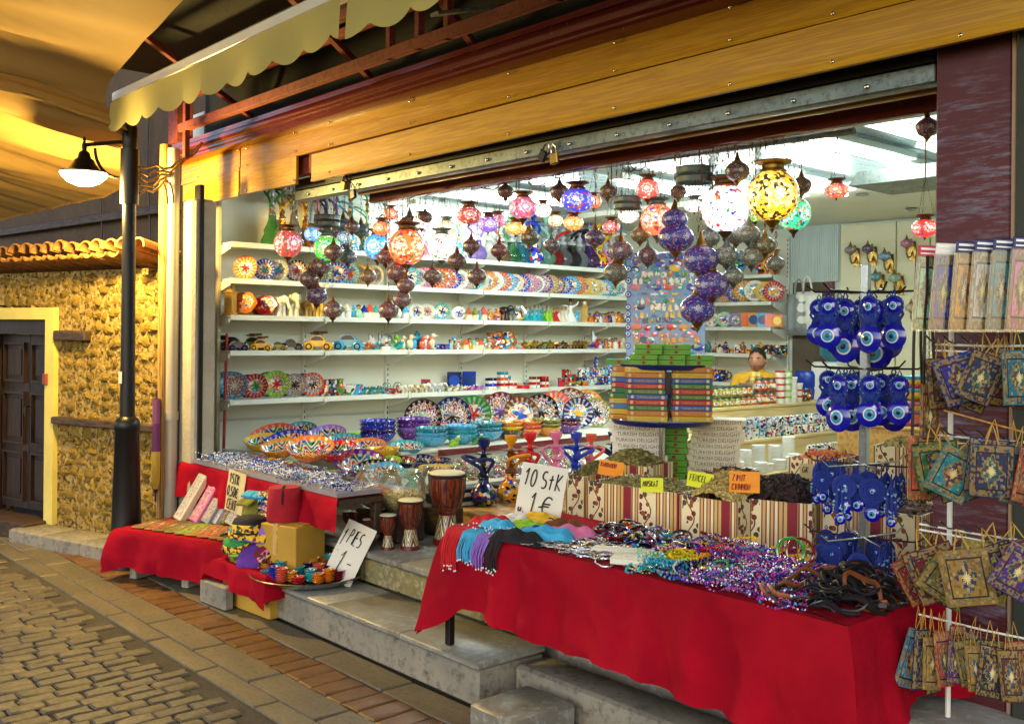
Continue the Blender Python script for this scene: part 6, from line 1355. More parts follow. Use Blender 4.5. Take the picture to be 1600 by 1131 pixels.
wt = thing('sweets_table', 'low table under the piles of white Turkish delight boxes', 'table', (-4.2, 5.15, 0)); put('top', MB().bbox((0, 0, .655), (1.2, .7, .03), .004).mesh('top', M['counter']), wt, rot=(0, 0, .3)); put('base', MB().bbox((0, 0, (ZF + .64)/2), (1.1, .6, .64-ZF), .004).mesh('base', M['counter']), wt, rot=(0, 0, .3))
for pile, (u, dx, n) in enumerate(((1008, -.006, 11), (1112, .004, 11))):
    q0 = on_z(u, 748, .70); q0.z = .672
    for i in range(n):
        o = inst(KW, q0 + RT*(dx*i + R.uniform(-.012, .012)) + UP*(i*.0392), .60 + R.uniform(-.04, .04), 1, lin('#e4e2d6') if pile == 0 else lin('#dcd6c2'), cat='box', group='white boxes of Turkish delight')
        o['label'] = f'white Turkish delight box, {ordinal(i+1)} up in the {("left", "right")[pile]} pile under the round tray'
q0 = on_z(1056, 748, .70); q0.z = .672
for i in range(10):
    o = inst(sweet_box(.14, .2, .04, None, None, 2) if i == 0 else KGs, q0 + RT*R.uniform(-.01, .01) + UP*(i*.041), .62 + R.uniform(-.06, .06), 1, lin('#4c9410'), cat='box', group='green boxes between the white piles')
    if i == 0: KGs = sweet_box(.14, .2, .04, None, None, 2)
    o['label'] = f'green sweet box, {ordinal(i+1)} up in the pile between the white piles'
# ------------------------------------------------------------------ stepped counter with jars, cups and saucers
def counter(name, x0, x1, y0, y1, z, label):
    t_ = thing(name, label, 'counter', (x0, y0, ZF)); put('top', MB().bbox(((x1-x0)/2, (y1-y0)/2, z-ZF-.013), (x1-x0+.02, y1-y0+.02, .026), .003).mesh('top', M['counter']), t_)
    put('front', MB().bbox((x1-x0-.012, (y1-y0)/2, (z-ZF-.028)/2), (.022, y1-y0, z-ZF-.028), .002).mesh('front', M['counter']), t_); put('end_panel', MB().bbox(((x1-x0)/2 - .013, .011, (z-ZF-.028)/2), (x1-x0-.024, .022, z-ZF-.028), .002).mesh('end_panel', M['counter']), t_); return t_
counter('counter', -5.85, -5.43, 7.05, 8.95, 1.0, 'pale wood counter with the jars, in front of the shopkeeper')
counter('counter_step', -5.40, -4.78, 6.45, 8.45, .80, 'pale wood counter step with rows of patterned cups')
counter('counter_step', -4.76, -4.38, 6.1, 8.1, .60, 'lowest pale wood counter step with stacks of white saucers')
dk = thing('fabric_panel', 'black and white patterned fabric strip on the end of the counter step', 'fabric', (-4.78, 6.44, .5)); put('cloth', MB().bbox((0, 0, 0), (.16, .008, .34), .002).mesh('cloth', M['ptn'] if False else speck_mat('ptn', ['#101010', '#e0e0dc'], 60, .5, .7, 0)), dk, color=lin('#181818'))
jg = MB().lathe([(0, 0), (.034, 0), (.039, .006), (.039, .06), (.03, .074)], 16).mesh('jar_glass', M['tint_gloss']); jl = MB().lathe([(.032, .074), (.032, .09), (.03, .092), (0, .092)], 16).mesh('lid', M['pewter']); jlb = MB().lathe([(.0395, .02), (.0398, .022), (.0398, .05), (.0395, .052)], 16).mesh('paper_label', M['speck_fine'])
JK = Kind('jar', None, [Kind('jar_glass', jg), Kind('lid', jl, tinted=False), Kind('paper_label', jlb, tint=C['cream'])])
CT = 'on the pale wood counter'
for lv in range(2):
    for i in range(10 - lv):
        y = 7.13 + i*.087
        for j in range(2): 
            c = 'olive' if i < 7 else 'amber'; o = inst(JK, (-5.49 - j*.09, y + .02*lv + R.uniform(-.006, .006), 1.001 + lv*.093), R.uniform(0, 6), 1, lin('#8a8a18') if c == 'olive' else lin('#a8500e'), cat='jar', group='jars on the counter'); row(CT, o, ('green olive' if c == 'olive' else 'amber honey') + (' upper' if lv else ' lower') + (' front' if j == 0 else ' rear'), 'jar', y + lv*.001)
for k in range(3):
    for lv in range(2):
        o = inst(JK, (-5.5, 8.02 + k*.1, 1.001 + lv*.125), 0, (1.25, 1.25, 1.35), lin('#9a3c0a'), cat='jar', group='jars on the counter'); row(CT, o, 'large dark honey' + (' upper' if lv else ' lower'), 'jar', 8.02 + k*.1)
tubk = Kind('plastic_tub', None, [Kind('tub', MB().lathe([(0, 0), (.042, 0), (.05, .048), (.049, .05)], 16).mesh('tub', M['white_card'])), Kind('lid', MB().lathe([(.052, .046), (.053, .058), (.048, .062), (0, .061)], 16).mesh('lid', M['tint_gloss']))])
for k, (y, c, n) in enumerate(((8.37, 'red', 5), (8.48, 'lime', 5), (8.58, 'white', 4), (8.68, 'red', 3))):
    for lv in range(n):
        cc_ = c if not (k == 3 and lv == 2) else 'white'; o = inst(tubk, (-5.5, y, 1.001 + lv*.0625), 0, 1, C[cc_], cat='tub', group='tubs on the counter'); o['label'] = f'{cc_} lidded plastic tub, {ordinal(lv+1)} up in the {("red", "lime", "white", "short red")[k]} lidded stack on the counter'
for k, y in enumerate((8.79, 8.88)): inst(FK['jar'], (-5.5, y, 1.001), 0, 1.05, C['brown'], C['red'], label=('brown patterned pot at the far end of the counter', 'brown patterned pot beside the lidded tubs')[k], cat='pot', group='brown pots on the counter')
bx = thing('display_case', 'clear plastic display box on the counter in front of the shopkeeper', 'box', (-5.66, 8.3, 1.0)); put('case', MB().bbox((0, 0, .10), (.16, .55, .19), .004).mesh('case', M['glass']), bx); put('sweets', MB().bbox((0, 0, .085), (.13, .5, .15), .02).mesh('sweets', M['speck_fine']), bx, color=C['cream'])
cupm = MB().lathe([(0, .003), (.032, 0), (.036, .004), (.038, .078), (.036, .08), (.033, .01), (0, .006)], 16)
M['cup_ptn'] = speck_mat('cup_ptn', ['#e8ece8', '#2040a0', '#c83848', '#181818', '#e8ece8', '#40a0b0', '#d8d080', '#e8ece8'], 60, .75, .15, .4)
CPK = Kind('patterned_cup', cupm.mesh('patterned_cup', M['cup_ptn'])); CS = 'on the cup step of the counter'
cn = ['white', 'pink', 'blue', 'yellow', 'sky', 'black', 'mint', 'cream']
for lv in range(2):
    for j in range(2):
        for i in range(20 if lv == 0 or j == 0 else 8):
            c = cn[(i*3 + lv*5 + j) % 8]; y = 6.52 + i*.092 + lv*.04
            o = inst(CPK, (-4.83 - j*.085 - .02*lv, y, .801 + lv*.082), R.uniform(0, 6), 1, C['white'] if c in ('white', 'cream', 'mint') else tuple(.5*q + .4 for q in C[c]), cat='cup', group='patterned cups on the counter step'); row(CS, o, f'{c} patterned ' + (('lower', 'upper')[lv] + (' front' if j == 0 else ' rear')), 'cup', y + j*.001)
sau = MB().lathe([(0, 0), (.049, .0), (.053, .0045), (.053, .0075), (.049, .0104), (.03, .008), (0, .008)], 20).mesh('saucer', plain('china', '#e8e8e0', .2, var=.06, coat=.4))
sk_ = 0
for i, (y, x, n) in enumerate(((6.18, -4.45, 7), (6.32, -4.52, 9), (6.34, -4.42, 5), (6.47, -4.56, 16), (6.5, -4.44, 8), (6.62, -4.46, 6), (6.68, -4.58, 18), (6.76, -4.44, 8), (6.86, -4.55, 17), (6.9, -4.43, 9), (7.02, -4.47, 10), (7.1, -4.58, 22))):
    for k in range(n):
        o = put('saucer', sau, None, (x + R.uniform(-.002, .002), y + R.uniform(-.002, .002), .601 + k*.0105)); o['category'] = 'saucer'; o['group'] = 'stacks of white saucers'; o['label'] = f'plain white saucer, {ordinal(k+1)} up in the {ordinal(i+1)} stack from the left on the lowest step'
for i in range(16):
    c = cn[(i*3) % 8]; lv = i // 9; y = 7.22 + (i % 9)*.093; o = inst(CPK, (-4.43 - .02*lv, y, .601 + lv*.082), R.uniform(0, 6), 1.02, C['white'], cat='cup', group='patterned cups on the lowest step'); row('on the lowest counter step', o, f'{c} patterned {("lower", "upper")[lv]}', 'cup', y)
# right back corner: a table with stacks of plain bowls, tubs and bags
slab('back_table', -4.05, -2.4, 6.9, 7.7, ZF, 1.0, 'pine', 'table in the right back corner with stacks of coloured bowls')
for k, (u, v, cols, d) in enumerate(((1322, 655, ('lime', 'green', 'lime', 'green', 'lime'), .19), (1340, 658, ('orange', 'coral', 'orange', 'coral'), .19), (1352, 690, ('purple', 'violet'), .17), (1366, 688, ('sky', 'blue', 'sky', 'sky'), .19), (1383, 684, ('navy', 'grey', 'navy', 'grey'), .19), (1402, 680, ('green', 'olive', 'navy', 'green', 'teal'), .19), (1422, 676, ('pink', 'orange', 'violet', 'yellow', 'pink'), .19), (1428, 620, ('yellow', 'sky', 'red', 'yellow', 'sky'), .2), (1405, 625, ('orange', 'red', 'coral'), .2))):
    q = on_y(u, v, 7.2 - (.15 if v > 670 else 0)); 
    for i, c in enumerate(cols):
        o = inst(BK[0], (q.x, q.y, 1.001 + i*.03 + (.0 if v > 640 else .18)), 0, d/2, C[c], cat='bowl', group='stacks of plain bowls in the back corner'); o['label'] = f'{c} bowl, {ordinal(i+1)} up in the {ordinal(k+1)} stack on the back corner table'
st2 = thing('riser_box', 'dark box raising the yellow and orange bowl stacks in the back corner', 'box', on_y(1416, 640, 7.25)*1.0); st2.location.z = 1.0; put('box', MB().bbox((0, 0, .09), (.42, .25, .18), .004).mesh('box', M['old_wood']), st2)
def carrier(u, v, c, label, y=9.85):
    q = on_y(u, v, y); mb = pillow(.34, .46, .08, int(u)); o = thing('carrier_bag', label, 'bag', q)
    put('bag', mb.mesh('bag', M['tint']), o, (0, 0, 0), (PI/2, 0, 0), 1, c); put('handle', MB().tube([(-.06, -.02, .2), (-.04, -.03, .36), (0, -.03, .4), (.04, -.03, .36), (.06, -.02, .2)], .012, 5).mesh('handle', M['tint']), o, color=c)
carrier(1250, 492, C['grey'], 'grey plastic carrier bag hanging in the store room opening'); carrier(1263, 488, C['white'], 'white plastic carrier bag hanging in the store room opening')
bar = thing('water_drum', 'blue plastic drum on the ledge behind the counter', 'drum', (-5.9, 9.5, ZF)); put('drum', MB().lathe([(0, .6), (.13, .6), (.14, .7), (.13, .72), (.14, .74), (.14, .86), (.12, .9), (0, .9)], 20).mesh('drum', plain('drum_blue', '#1638a0', .3)), bar); put('ledge', MB().bbox((.15, 0, .3), (1.0, .5, .6), .01).mesh('ledge', M['counter']), bar)
wc = thing('water_cooler', 'pale blue water bottle on a cooler beside the cream cupboards', 'water cooler', on_y(1300, 560, 9.6)); wc.location.z = ZF; put('cooler', MB().bbox((0, 0, .5), (.32, .32, 1.0), .02).mesh('cooler', M['white_steel']), wc); put('bottle', MB().lathe([(.04, 1.0), (.13, 1.06), (.135, 1.12), (.13, 1.2), (.135, 1.28), (.13, 1.36), (0, 1.38)], 20).mesh('bottle', M['tint_glass']), wc, color=lin('#50b0d0'))
# shelves on the back wall
bu = thing('shelf_unit', 'short white shelving on the back wall behind the shopkeeper', 'shelving', (-6.46, 10, 0))
BZ_ = [2.352, 2.04, 1.75, 1.44, 1.10]; RZ = Matrix.Rotation(-PI/2, 4, 'Z')
for x in (0, -1.0):
    put('upright', upm, bu, (x, -.002, 0), (0, 0, -PI/2))
    for z in BZ_: put('bracket', brm, bu, (x, -.03, z-.025), (0, 0, -PI/2), (.8, 1, 1))
for z in BZ_: put('shelf', MB().bbox((-.55, -.17, -.012), (1.06, .33, .024), .004).bbox((-.55, -.33, -.02), (1.06, .012, .046), .004).mesh('shelf', M['white_steel']), bu, (0, 0, z))
put('end_panel', MB().bbox((-.55, -.008, 1.75), (1.08, .012, 2.1), .003).mesh('end_panel', M['panel']), bu)
PBk = 'on the back wall shelves'
for u, lv, k, c, a, s, n in ((1135, 1, 0, 'orange', 'orange bordered', .2, 'plate'), (1150, 1, 1, 'blue', 'blue and white', .2, 'plate'), (1163, 1, 0, 'amber', 'tall amber', .25, 'plate'), (1180, 1, 1, 'white', 'white and blue tall', .25, 'plate'), (1196, 1, 0, 'yellow', 'yellow and red', .23, 'plate'), (1209, 1, 0, 'red', 'red sunset', .23, 'plate'), (1112, 2, 1, 'white', 'small harbour', .17, 'plate'), (1132, 2, 1, 'mint', 'pale beach', .18, 'plate'), (1150, 2, 0, 'violet', 'lilac and blue', .16, 'plate')):
    q = on_y(u, 450, 9.72); o = inst(PK[k], (q.x, 9.72, BZ_[lv] + .002), .55, s/2, C[c], cat='plate', group='plates on the back wall shelves'); row(PBk, o, a, n, u)
for u, lv, k, c, a, n, s in ((1167, 2, 'frame', 'orange', 'orange landscape', 'framed tile', 1.2), (1178, 2, 'frame', 'amber', 'amber landscape', 'framed tile', 1.2), (1192, 2, 'frame', 'sky', 'sky blue landscape', 'framed tile', 1.15), (1204, 2, 'frame', 'pink', 'pink landscape', 'framed tile', 1.1), (1215, 2, 'frame', 'orange', 'small orange', 'framed tile', 1.0), (1192, 0, 'vase', 'amber', 'tall amber', 'vase', 2.2), (1209, 0, 'vase', 'orange', 'tall orange', 'vase', 2.2), (1150, 0, 'vase', 'sky', 'tall blue', 'vase', 2.3)):
    q = on_y(u, 450, 9.74); o = inst(FK[k], (q.x, 9.74, BZ_[lv] + .002), .55, s, C[c], C['white'], cat=n.split()[-1]); row(PBk, o, a, n, u + lv*.01)
for i, u in enumerate(range(1098, 1226, 9)):
    c = ['yellow', 'teal', 'amber', 'cream', 'navy', 'orange', 'white', 'copper'][i % 8]; k = ('mug', 'jar', 'bowl')[i % 3] if u < 1190 else 'mug'; q = on_y(u, 540, 9.72)
    o = inst(FK[k], (q.x, 9.72, BZ_[3] + .002), R.uniform(0, 2), 1.15 if k != 'bowl' else 1.0, C[c] if u < 1190 else C['black'], C['white'], cat=dict(mug='mug', jar='jar', bowl='cup')[k]); row(PBk, o, (c if u < 1190 else 'black') + ' third shelf', dict(mug='mug', jar='painted jar', bowl='painted cup')[k], u)
for i, u in enumerate((1105, 1113, 1124, 1130, 1178)):
    q = on_y(u, 580, 9.72); c = ('orange', 'coral', 'blue', 'navy', 'red')[i]; o = inst(FK['mug'], (q.x, 9.72, BZ_[4] + .002), R.uniform(0, 2), 1.5, C[c], cat='mug'); row('behind the shopkeeper', o, c, 'big mug', u)
# ------------------------------------------------------------------ the shopkeeper
def person():
    P0 = Vector((-6.0, 8.72, ZF)); fdir = Vector((.50, -.86, 0)).normalized(); yaw = math.atan2(fdir.y, fdir.x) + PI/2     # local -y is forward
    root = thing('person', 'dark haired man in a yellow shirt sitting behind the jars, hands raised', 'person', P0, (0, 0, yaw))
    hz = on_x(1195, 581, -6.0).z - ZF + .005        # chin height above the floor
    sh = hz - .05
    J = {'pelvis': ((0, .0, .50), .13), 'waist': ((0, .0, .68), .125), 'chest': ((0, .0, sh - .15), .14), 'up': ((0, .01, sh - .02), .10), 'neck': ((0, .01, sh + .06), .056), 'neck2': ((0, -.005, hz + .03), .055)}
    E = [('pelvis', 'waist'), ('waist', 'chest'), ('chest', 'up'), ('up', 'neck'), ('neck', 'neck2')]
    for s, n in ((-1, 'l'), (1, 'r')):
        J['sh' + n] = ((s*.19, .01, sh - .05), .066); J['el' + n] = ((s*.25, -.12, sh - .30), .046); J['wr' + n] = ((s*.085 + .02, -.36, sh - .05), .028); J['pa' + n] = ((s*.05 + .02, -.42, sh - .01), .03)
        J['hip' + n] = ((s*.1, -.02, .48), .09); J['kn' + n] = ((s*.15, -.42, .48), .062); J['an' + n] = ((s*.15, -.42, .09), .042); J['to' + n] = ((s*.15, -.58, .035), .032)
        E += [('up', 'sh' + n), ('sh' + n, 'el' + n), ('el' + n, 'wr' + n), ('wr' + n, 'pa' + n), ('pelvis', 'hip' + n), ('hip' + n, 'kn' + n), ('kn' + n, 'an' + n), ('an' + n, 'to' + n)]
    def skin(names, edges, grow=0.0, sub=2, root_n=0):
        me = bpy.data.meshes.new('skin'); me.from_pydata([J[n][0] for n in names], [(names.index(a), names.index(b)) for a, b in edges], [])
        o = bpy.data.objects.new('skin', me); COL.objects.link(o); md = o.modifiers.new('s', 'SKIN'); md.use_smooth_shade = True
        for i, n in enumerate(names): me.skin_vertices[0].data[i].radius = (J[n][1] + grow,)*2
        me.skin_vertices[0].data[root_n].use_root = True
        sb = o.modifiers.new('b', 'SUBSURF'); sb.levels = sub; sb.render_levels = sub
        dg = bpy.context.evaluated_depsgraph_get(); dg.update(); out = bpy.data.meshes.new_from_object(o.evaluated_get(dg)); bpy.data.objects.remove(o); return out
    nm = list(J); bm_ = skin(nm, E)
    mb = MB(); mb.add([tuple(v.co) for v in bm_.vertices], [tuple(p.vertices) for p in bm_.polygons])
    # head: a sculpted ball with brow, nose, mouth, jaw and ears
    hc = Vector((0, -.02, hz + .115)); n, m = 28, 20; HR = Matrix.Translation(hc) @ Matrix.Scale(1.08, 4) @ Matrix.Rotation(-.18, 4, 'Z') @ Matrix.Rotation(.06, 4, 'X')
    vv = []
    for i in range(m+1):
        ph = PI*i/m; 
        for j in range(n):
            a = 2*PI*j/n; x, y, z = math.sin(ph)*math.sin(a), -math.sin(ph)*math.cos(a), math.cos(ph)
            w = .078 - .018*max(0, -z)**1.5; X = x*w; Y = y*.098; Z = z*.117
            fr = max(0, -y)
            if fr > .3:
                nose = math.exp(-((X/.013)**2)) * math.exp(-(((Z + .012)/.03)**2)) ; Y -= .024*nose*fr
                brow = math.exp(-(((abs(X) - .03)/.022)**2)) * math.exp(-(((Z - .03)/.01)**2)); Y -= .006*brow
                sock = math.exp(-(((abs(X) - .031)/.014)**2)) * math.exp(-(((Z - .012)/.011)**2)); Y += .009*sock
                lip = math.exp(-((X/.024)**2)) * math.exp(-(((Z + .056)/.012)**2)); Y -= .006*lip
                chin = math.exp(-((X/.03)**2)) * math.exp(-(((Z + .1)/.02)**2)); Y -= .010*chin
            vv.append((X, Y, Z))
    mb.add(vv, [(i*n+j, i*n+(j+1) % n, (i+1)*n+(j+1) % n, (i+1)*n+j) for i in range(m) for j in range(n)], 0, HR)
    for q_ in range(len(mb.f) - m*n, len(mb.f)):
        cx_ = sum((Vector(vv[k_ - (len(mb.v) - len(vv))]) for k_ in mb.f[q_]), Vector())/4
        if cx_.z < -.035 and cx_.y < -.0 and not (abs(cx_.x) < .022 and -.068 < cx_.z < -.045): mb.m[q_] = 1
    for s in (-1, 1): mb.ell((s*.079, .008, -.005), (.011, .02, .032), 10, 8, 0, HR)
    # hands: palm from the skin, five fingers curled round what he holds
    for s, q in ((-1, 'l'), (1, 'r')):
        pa = Vector(J['pa' + q][0])
        for k, (dz, l) in enumerate(((.026, .062), (.009, .07), (-.008, .066), (-.024, .052))):
            b0 = pa + Vector((s*.012, -.018, dz)); c0 = b0 + Vector((-s*.004, -l*.5, .002)); c1 = c0 + Vector((-s*.022, -l*.28, 0)); c2 = c1 + Vector((-s*.022, l*.05, -.002))
            mb.tube([b0, c0, c1, c2], [.0098, .009, .0082, .0068], 8)
        t0 = pa + Vector((-s*.01, .0, .024)); mb.tube([t0, t0 + Vector((-s*.018, -.026, .016)), t0 + Vector((-s*.03, -.05, .012))], [.011, .010, .0075], 8)
    put('body', mb.mesh('body', [M['skin'], plain('stubble', '#8e6450', .6, var=.2, sc=60)]), root)
    bpy.data.meshes.remove(bm_)
    tor = ['pelvis', 'waist', 'chest', 'up', 'neck', 'shl', 'shr', 'ell', 'elr']; J['ell'] = ((-.25, -.12, sh - .30), .046); J['elr'] = ((.25, -.12, sh - .30), .046)
    shm = skin(tor, [('pelvis', 'waist'), ('waist', 'chest'), ('chest', 'up'), ('up', 'neck'), ('up', 'shl'), ('up', 'shr'), ('shl', 'ell'), ('shr', 'elr')], .03); shm.materials.clear(); shm.materials.append(M['shirt']); put('shirt', shm, root)
    put('collar', MB().lathe([(.07, -.03), (.074, .0), (.068, .03), (.062, .03), (.064, -.02)], 20).mesh('collar', M['shirt']), root, (0, .0, sh + .05), (.15, 0, 0))
    lg = ['pelvis', 'hipl', 'hipr', 'knl', 'knr', 'anl', 'anr']; tr_ = skin(lg, [('pelvis', 'hipl'), ('pelvis', 'hipr'), ('hipl', 'knl'), ('hipr', 'knr'), ('knl', 'anl'), ('knr', 'anr')], .014); tr_.materials.clear(); tr_.materials.append(plain('trousers', '#1c2030', .9)); put('trousers', tr_, root)
    hv = MB(); nn_ = 26
    def hair(s, t):
        a = 2*PI*s; ph = 1.0 + .42*math.cos(a)*-1 ; ph = (1.8 - .86*max(0, math.cos(a))**.6 - .10*math.cos(2*a) + .06*math.sin(13*a))*t
        x, y, z = math.sin(ph)*math.sin(a), -math.sin(ph)*math.cos(a), math.cos(ph); q = 1.055 + .05*noise.noise(Vector((x*9, y*9, z*9)))
        return (x*.079*q, y*.1*q + .003, z*.117*q + .004)
    hv.grid(hair, 40, 12, 0, HR); put('hair', hv.mesh('hair', M['hair'], True, 80), root)
    for s in (-1, 1):
        put('eye', MB().ell((s*.031, -.083, .012), (.0105, .007, .0045), 10, 8, 0, HR).mesh('eye', M['eye_white']), root)
        put('iris', MB().ell((s*.031 + .002, -.0885, .012), (.0048, .0035, .0045), 8, 6, 0, HR).mesh('iris', M['eye_black']), root)
        put('eyebrow', MB().tube([HR @ Vector((s*.014, -.094, .031)), HR @ Vector((s*.032, -.092, .036)), HR @ Vector((s*.048, -.078, .030))], [.004, .005, .003], 6).mesh('eyebrow', M['hair']), root)
    put('mouth', MB().tube([HR @ Vector((-.022, -.086, -.055)), HR @ Vector((0, -.097, -.056)), HR @ Vector((.022, -.086, -.055))], [.003, .0045, .003], 6).mesh('mouth', plain('lip', '#8a4a40', .5)), root)
    hp = Matrix.Translation(P0) @ Matrix.Rotation(yaw, 4, 'Z') @ Vector((.02, -.465, sh - .005))
    tag(put('paper_bag', pillow(.12, .14, .05, 3).mesh('paper_bag', plain('paper', '#d8b85a', .8, var=.4)), None, hp, (PI/2, 0, yaw)), 'crumpled yellow paper held in the hands of the shopkeeper', 'paper')
    stool = thing('stool', 'dark stool under the shopkeeper', 'stool', P0); put('seat', MB().lathe([(0, .34), (.17, .34), (.18, .36), (.17, .38), (0, .385)], 20).mesh('seat', M['old_wood']), stool)
    for k in range(4): put('leg', MB().tube([(.1*math.cos(k*PI/2), .1*math.sin(k*PI/2), .34), (.15*math.cos(k*PI/2), .15*math.sin(k*PI/2), .0)], .014, 6).mesh('leg', M['old_wood']), stool)
person()
# ------------------------------------------------------------------ magnet board
mc = on_y(1040, 488, 5.95); MW, MH = .60, .92
mbd = thing('magnet_board', 'tall steel board crowded with souvenir magnets behind the sweet boxes', 'board', mc, (0, 0, .55))
put('panel', MB().bbox((0, 0, 0), (MW, .02, MH), .004).mesh('panel', plain('mag_panel', '#7f9fcc', .4, .2)), mbd); put('stand', MB().bbox((0, .05, -.7), (.1, .06, 1.3), .01).mesh('stand', M['black_steel']), mbd)
MZ = Matrix.Rotation(PI/2, 4, 'X')
def flat(mb, h=.006): return mb
shapes = {
 'oval': [MB().lathe([(.5, 0), (.48, .06), (0, .12)], 14, 0, MZ), (.064, .05, .044)], 'round': [MB().lathe([(.5, 0), (.48, .08), (.3, .12), (0, .1)], 14, 0, MZ), (.036, .05, .036)],
 'square': [MB().bbox((0, -.06, 0), (1, .12, 1), .04), (.034, .05, .036)], 'house': [MB().prism([(-.4, -.5), (.4, -.5), (.4, .1), (0, .5), (-.4, .1)], 0, .14, 0, MZ), (.03, .05, .045)],
 'fish': [MB().prism([(-.5, .25), (-.3, 0), (-.5, -.25), (-.2, -.12), (.1, -.25), (.5, 0), (.1, .25), (-.2, .12)], 0, .14, 0, MZ), (.05, .05, .034)], 'star': [MB().prism([((.5 if i % 2 == 0 else .22)*math.sin(i*PI/5), (.5 if i % 2 == 0 else .22)*math.cos(i*PI/5)) for i in range(10)][::-1], 0, .14, 0, MZ), (.042, .05, .042)]}
SM = {k: v[0].mesh('magnet', M['mag']) if False else v[0].mesh('magnet', speck_mat('mag_' + k, ['#f4f4f0', '#2080d0', '#e8c030', '#d83040', '#40b060', '#f4f4f0'], 3.0, .25, .3, .3)) for k, v in shapes.items()}
eyeM = MB().lathe([(.5, 0), (.5, .1), (.34, .13), (.34, .135), (.22, .14), (.22, .145), (.1, .15), (.1, .155), (0, .155)], 18, 0, MZ, mis=[0, 0, 1, 1, 2, 2, 3, 3]).mesh('magnet', [M['eye_blue'], M['eye_white'], M['eye_cyan'], M['eye_black']])
R.seed(77); ry = Matrix.Rotation(.55, 3, 'Z'); mcol = ['sky', 'blue', 'white', 'turquoise', 'navy', 'teal', 'yellow', 'coral', 'green', 'pink', 'red', 'amber']
z = MH/2 - .03; rowi = 0
while z > -MH/2 + .03:
    x = -MW/2 + .06 + R.uniform(0, .02); kind0 = R.choice(list(shapes)); c0 = R.choice(mcol[:6] if rowi < 9 else mcol)
    while x < MW/2 - .025:
        k = kind0 if R.random() < .6 else R.choice(list(shapes)); c = c0 if R.random() < .5 else R.choice(mcol); s = shapes[k][1]; f_ = R.uniform(1.05, 1.4)
        o = put('magnet', SM[k], None, mc + ry @ Vector((x, -.0105, z + R.uniform(-.006, .006))), (0, R.uniform(-.15, .15), .55), (s[0]*f_, .05, s[2]*f_), C[c], category='magnet', group='souvenir magnets on the board'); row('on the magnet board', o, f'{c} {k}', 'magnet', rowi*10 + x)
        x += s[0]*1.3 + R.uniform(.002, .012)
    if rowi % 2 == 0 or rowi in (9, 11):
        o = put('magnet', eyeM, None, mc + ry @ Vector((-MW/2 + .012, -.0105, z)), (0, 0, .55), (.048, .05, .048), category='magnet', group='souvenir magnets on the board'); row('on the magnet board', o, 'evil eye', 'magnet', rowi*10 - 1)
    z -= R.uniform(.044, .056); rowi += 1
# ------------------------------------------------------------------ hanging mosaic lamps
chain = MB()
for k in range(12): chain.tube([(.5*(k % 2)*.0 + q[0], q[1], (k + .5 + q[2])/12) for q in ([(.009, 0, 0), (0, 0, .42), (-.009, 0, 0), (0, 0, -.42)] if k % 2 else [(0, .009, 0), (0, 0, .42), (0, -.009, 0), (0, 0, -.42)])], .0022, 4, closed=True)
chain = chain.mesh('chain', M['copper'])
capm = MB().lathe([(.34, .86), (.5, .9), (.52, .96), (.42, 1.02), (.44, 1.14), (.7, 1.26), (.72, 1.31), (.66, 1.32), (.4, 1.2), (.3, 1.16), (0, 1.16)], 20)
finm = MB().lathe([(.42, -.86), (.46, -.92), (.36, -1.0), (.3, -1.14), (.16, -1.28), (.1, -1.36), (.12, -1.42), (.06, -1.5), (0, -1.62)], 16)
capx, finx = {}, {}
for mm in ('copper', 'brass', 'pewter'): capx[mm] = capm.mesh('cap', M[mm]); finx[mm] = finm.mesh('finial', M[mm])
ball = MB().ell((0, 0, 0), (1, 1, 1), 28, 18)
bl_ = {m: ball.mesh('glass', M[m]) for m in ('lit', 'lit_soft', 'lit_gold', 'unlit')}
topm = {mm: MB().lathe([(.44, .72), (.48, .8), (.3, .9), (.22, 1.15), (.12, 1.4), (.09, 1.6), (.03, 1.66), (0, 1.7)], 16).mesh('cap', M[mm]) for mm in ('copper', 'brass', 'pewter')}
LG = 'among the hanging lamps'
crown_m = MB()
for z0 in (0.0, .5):
    crown_m.lathe([(1, z0), (1.02, z0 + .02), (1.0, z0 + .3), (1.06, z0 + .34), (1.0, z0 + .38), (.96, z0 + .3), (.96, z0)], 32)
    for j in range(32):
        a = 2*PI*j/32; crown_m.lathe([(.06, 0), (0, .14)], 4, 0, Matrix.Translation((1.0*math.cos(a), 1.0*math.sin(a), z0)) @ Matrix.Rotation(PI, 4, 'X'))
crown_m = crown_m.mesh('crown', M['pewter'])
def hang(root, r_, ztop, n=3, a0=.3, rad=.66, apex=3.0):
    """chains from the rim up to one point, then a cord to the ceiling"""
    H = ZC - .02 - root.location.z; ap = min(apex*r_ + ztop, H - .02)
    for k in range(n):
        a = a0 + 2*PI*k/n; b0 = Vector((rad*r_*math.cos(a), rad*r_*math.sin(a), ztop)); v_ = Vector((0, 0, ap)) - b0; L = v_.length
        o = put('chain', chain, root, b0, (0, 0, 0), (min(1, L*3), min(1, L*3), L)); o.rotation_mode = 'QUATERNION'; o.rotation_quaternion = Vector((0, 0, 1)).rotation_difference(v_.normalized())
    put('cord', MB().tube([(0, 0, ap), (.004, 0, (ap + H)/2), (0, 0, H)], .0035, 5).mesh('cord', M['raw_post'] if R.random() < .4 else M['black_steel']), root)
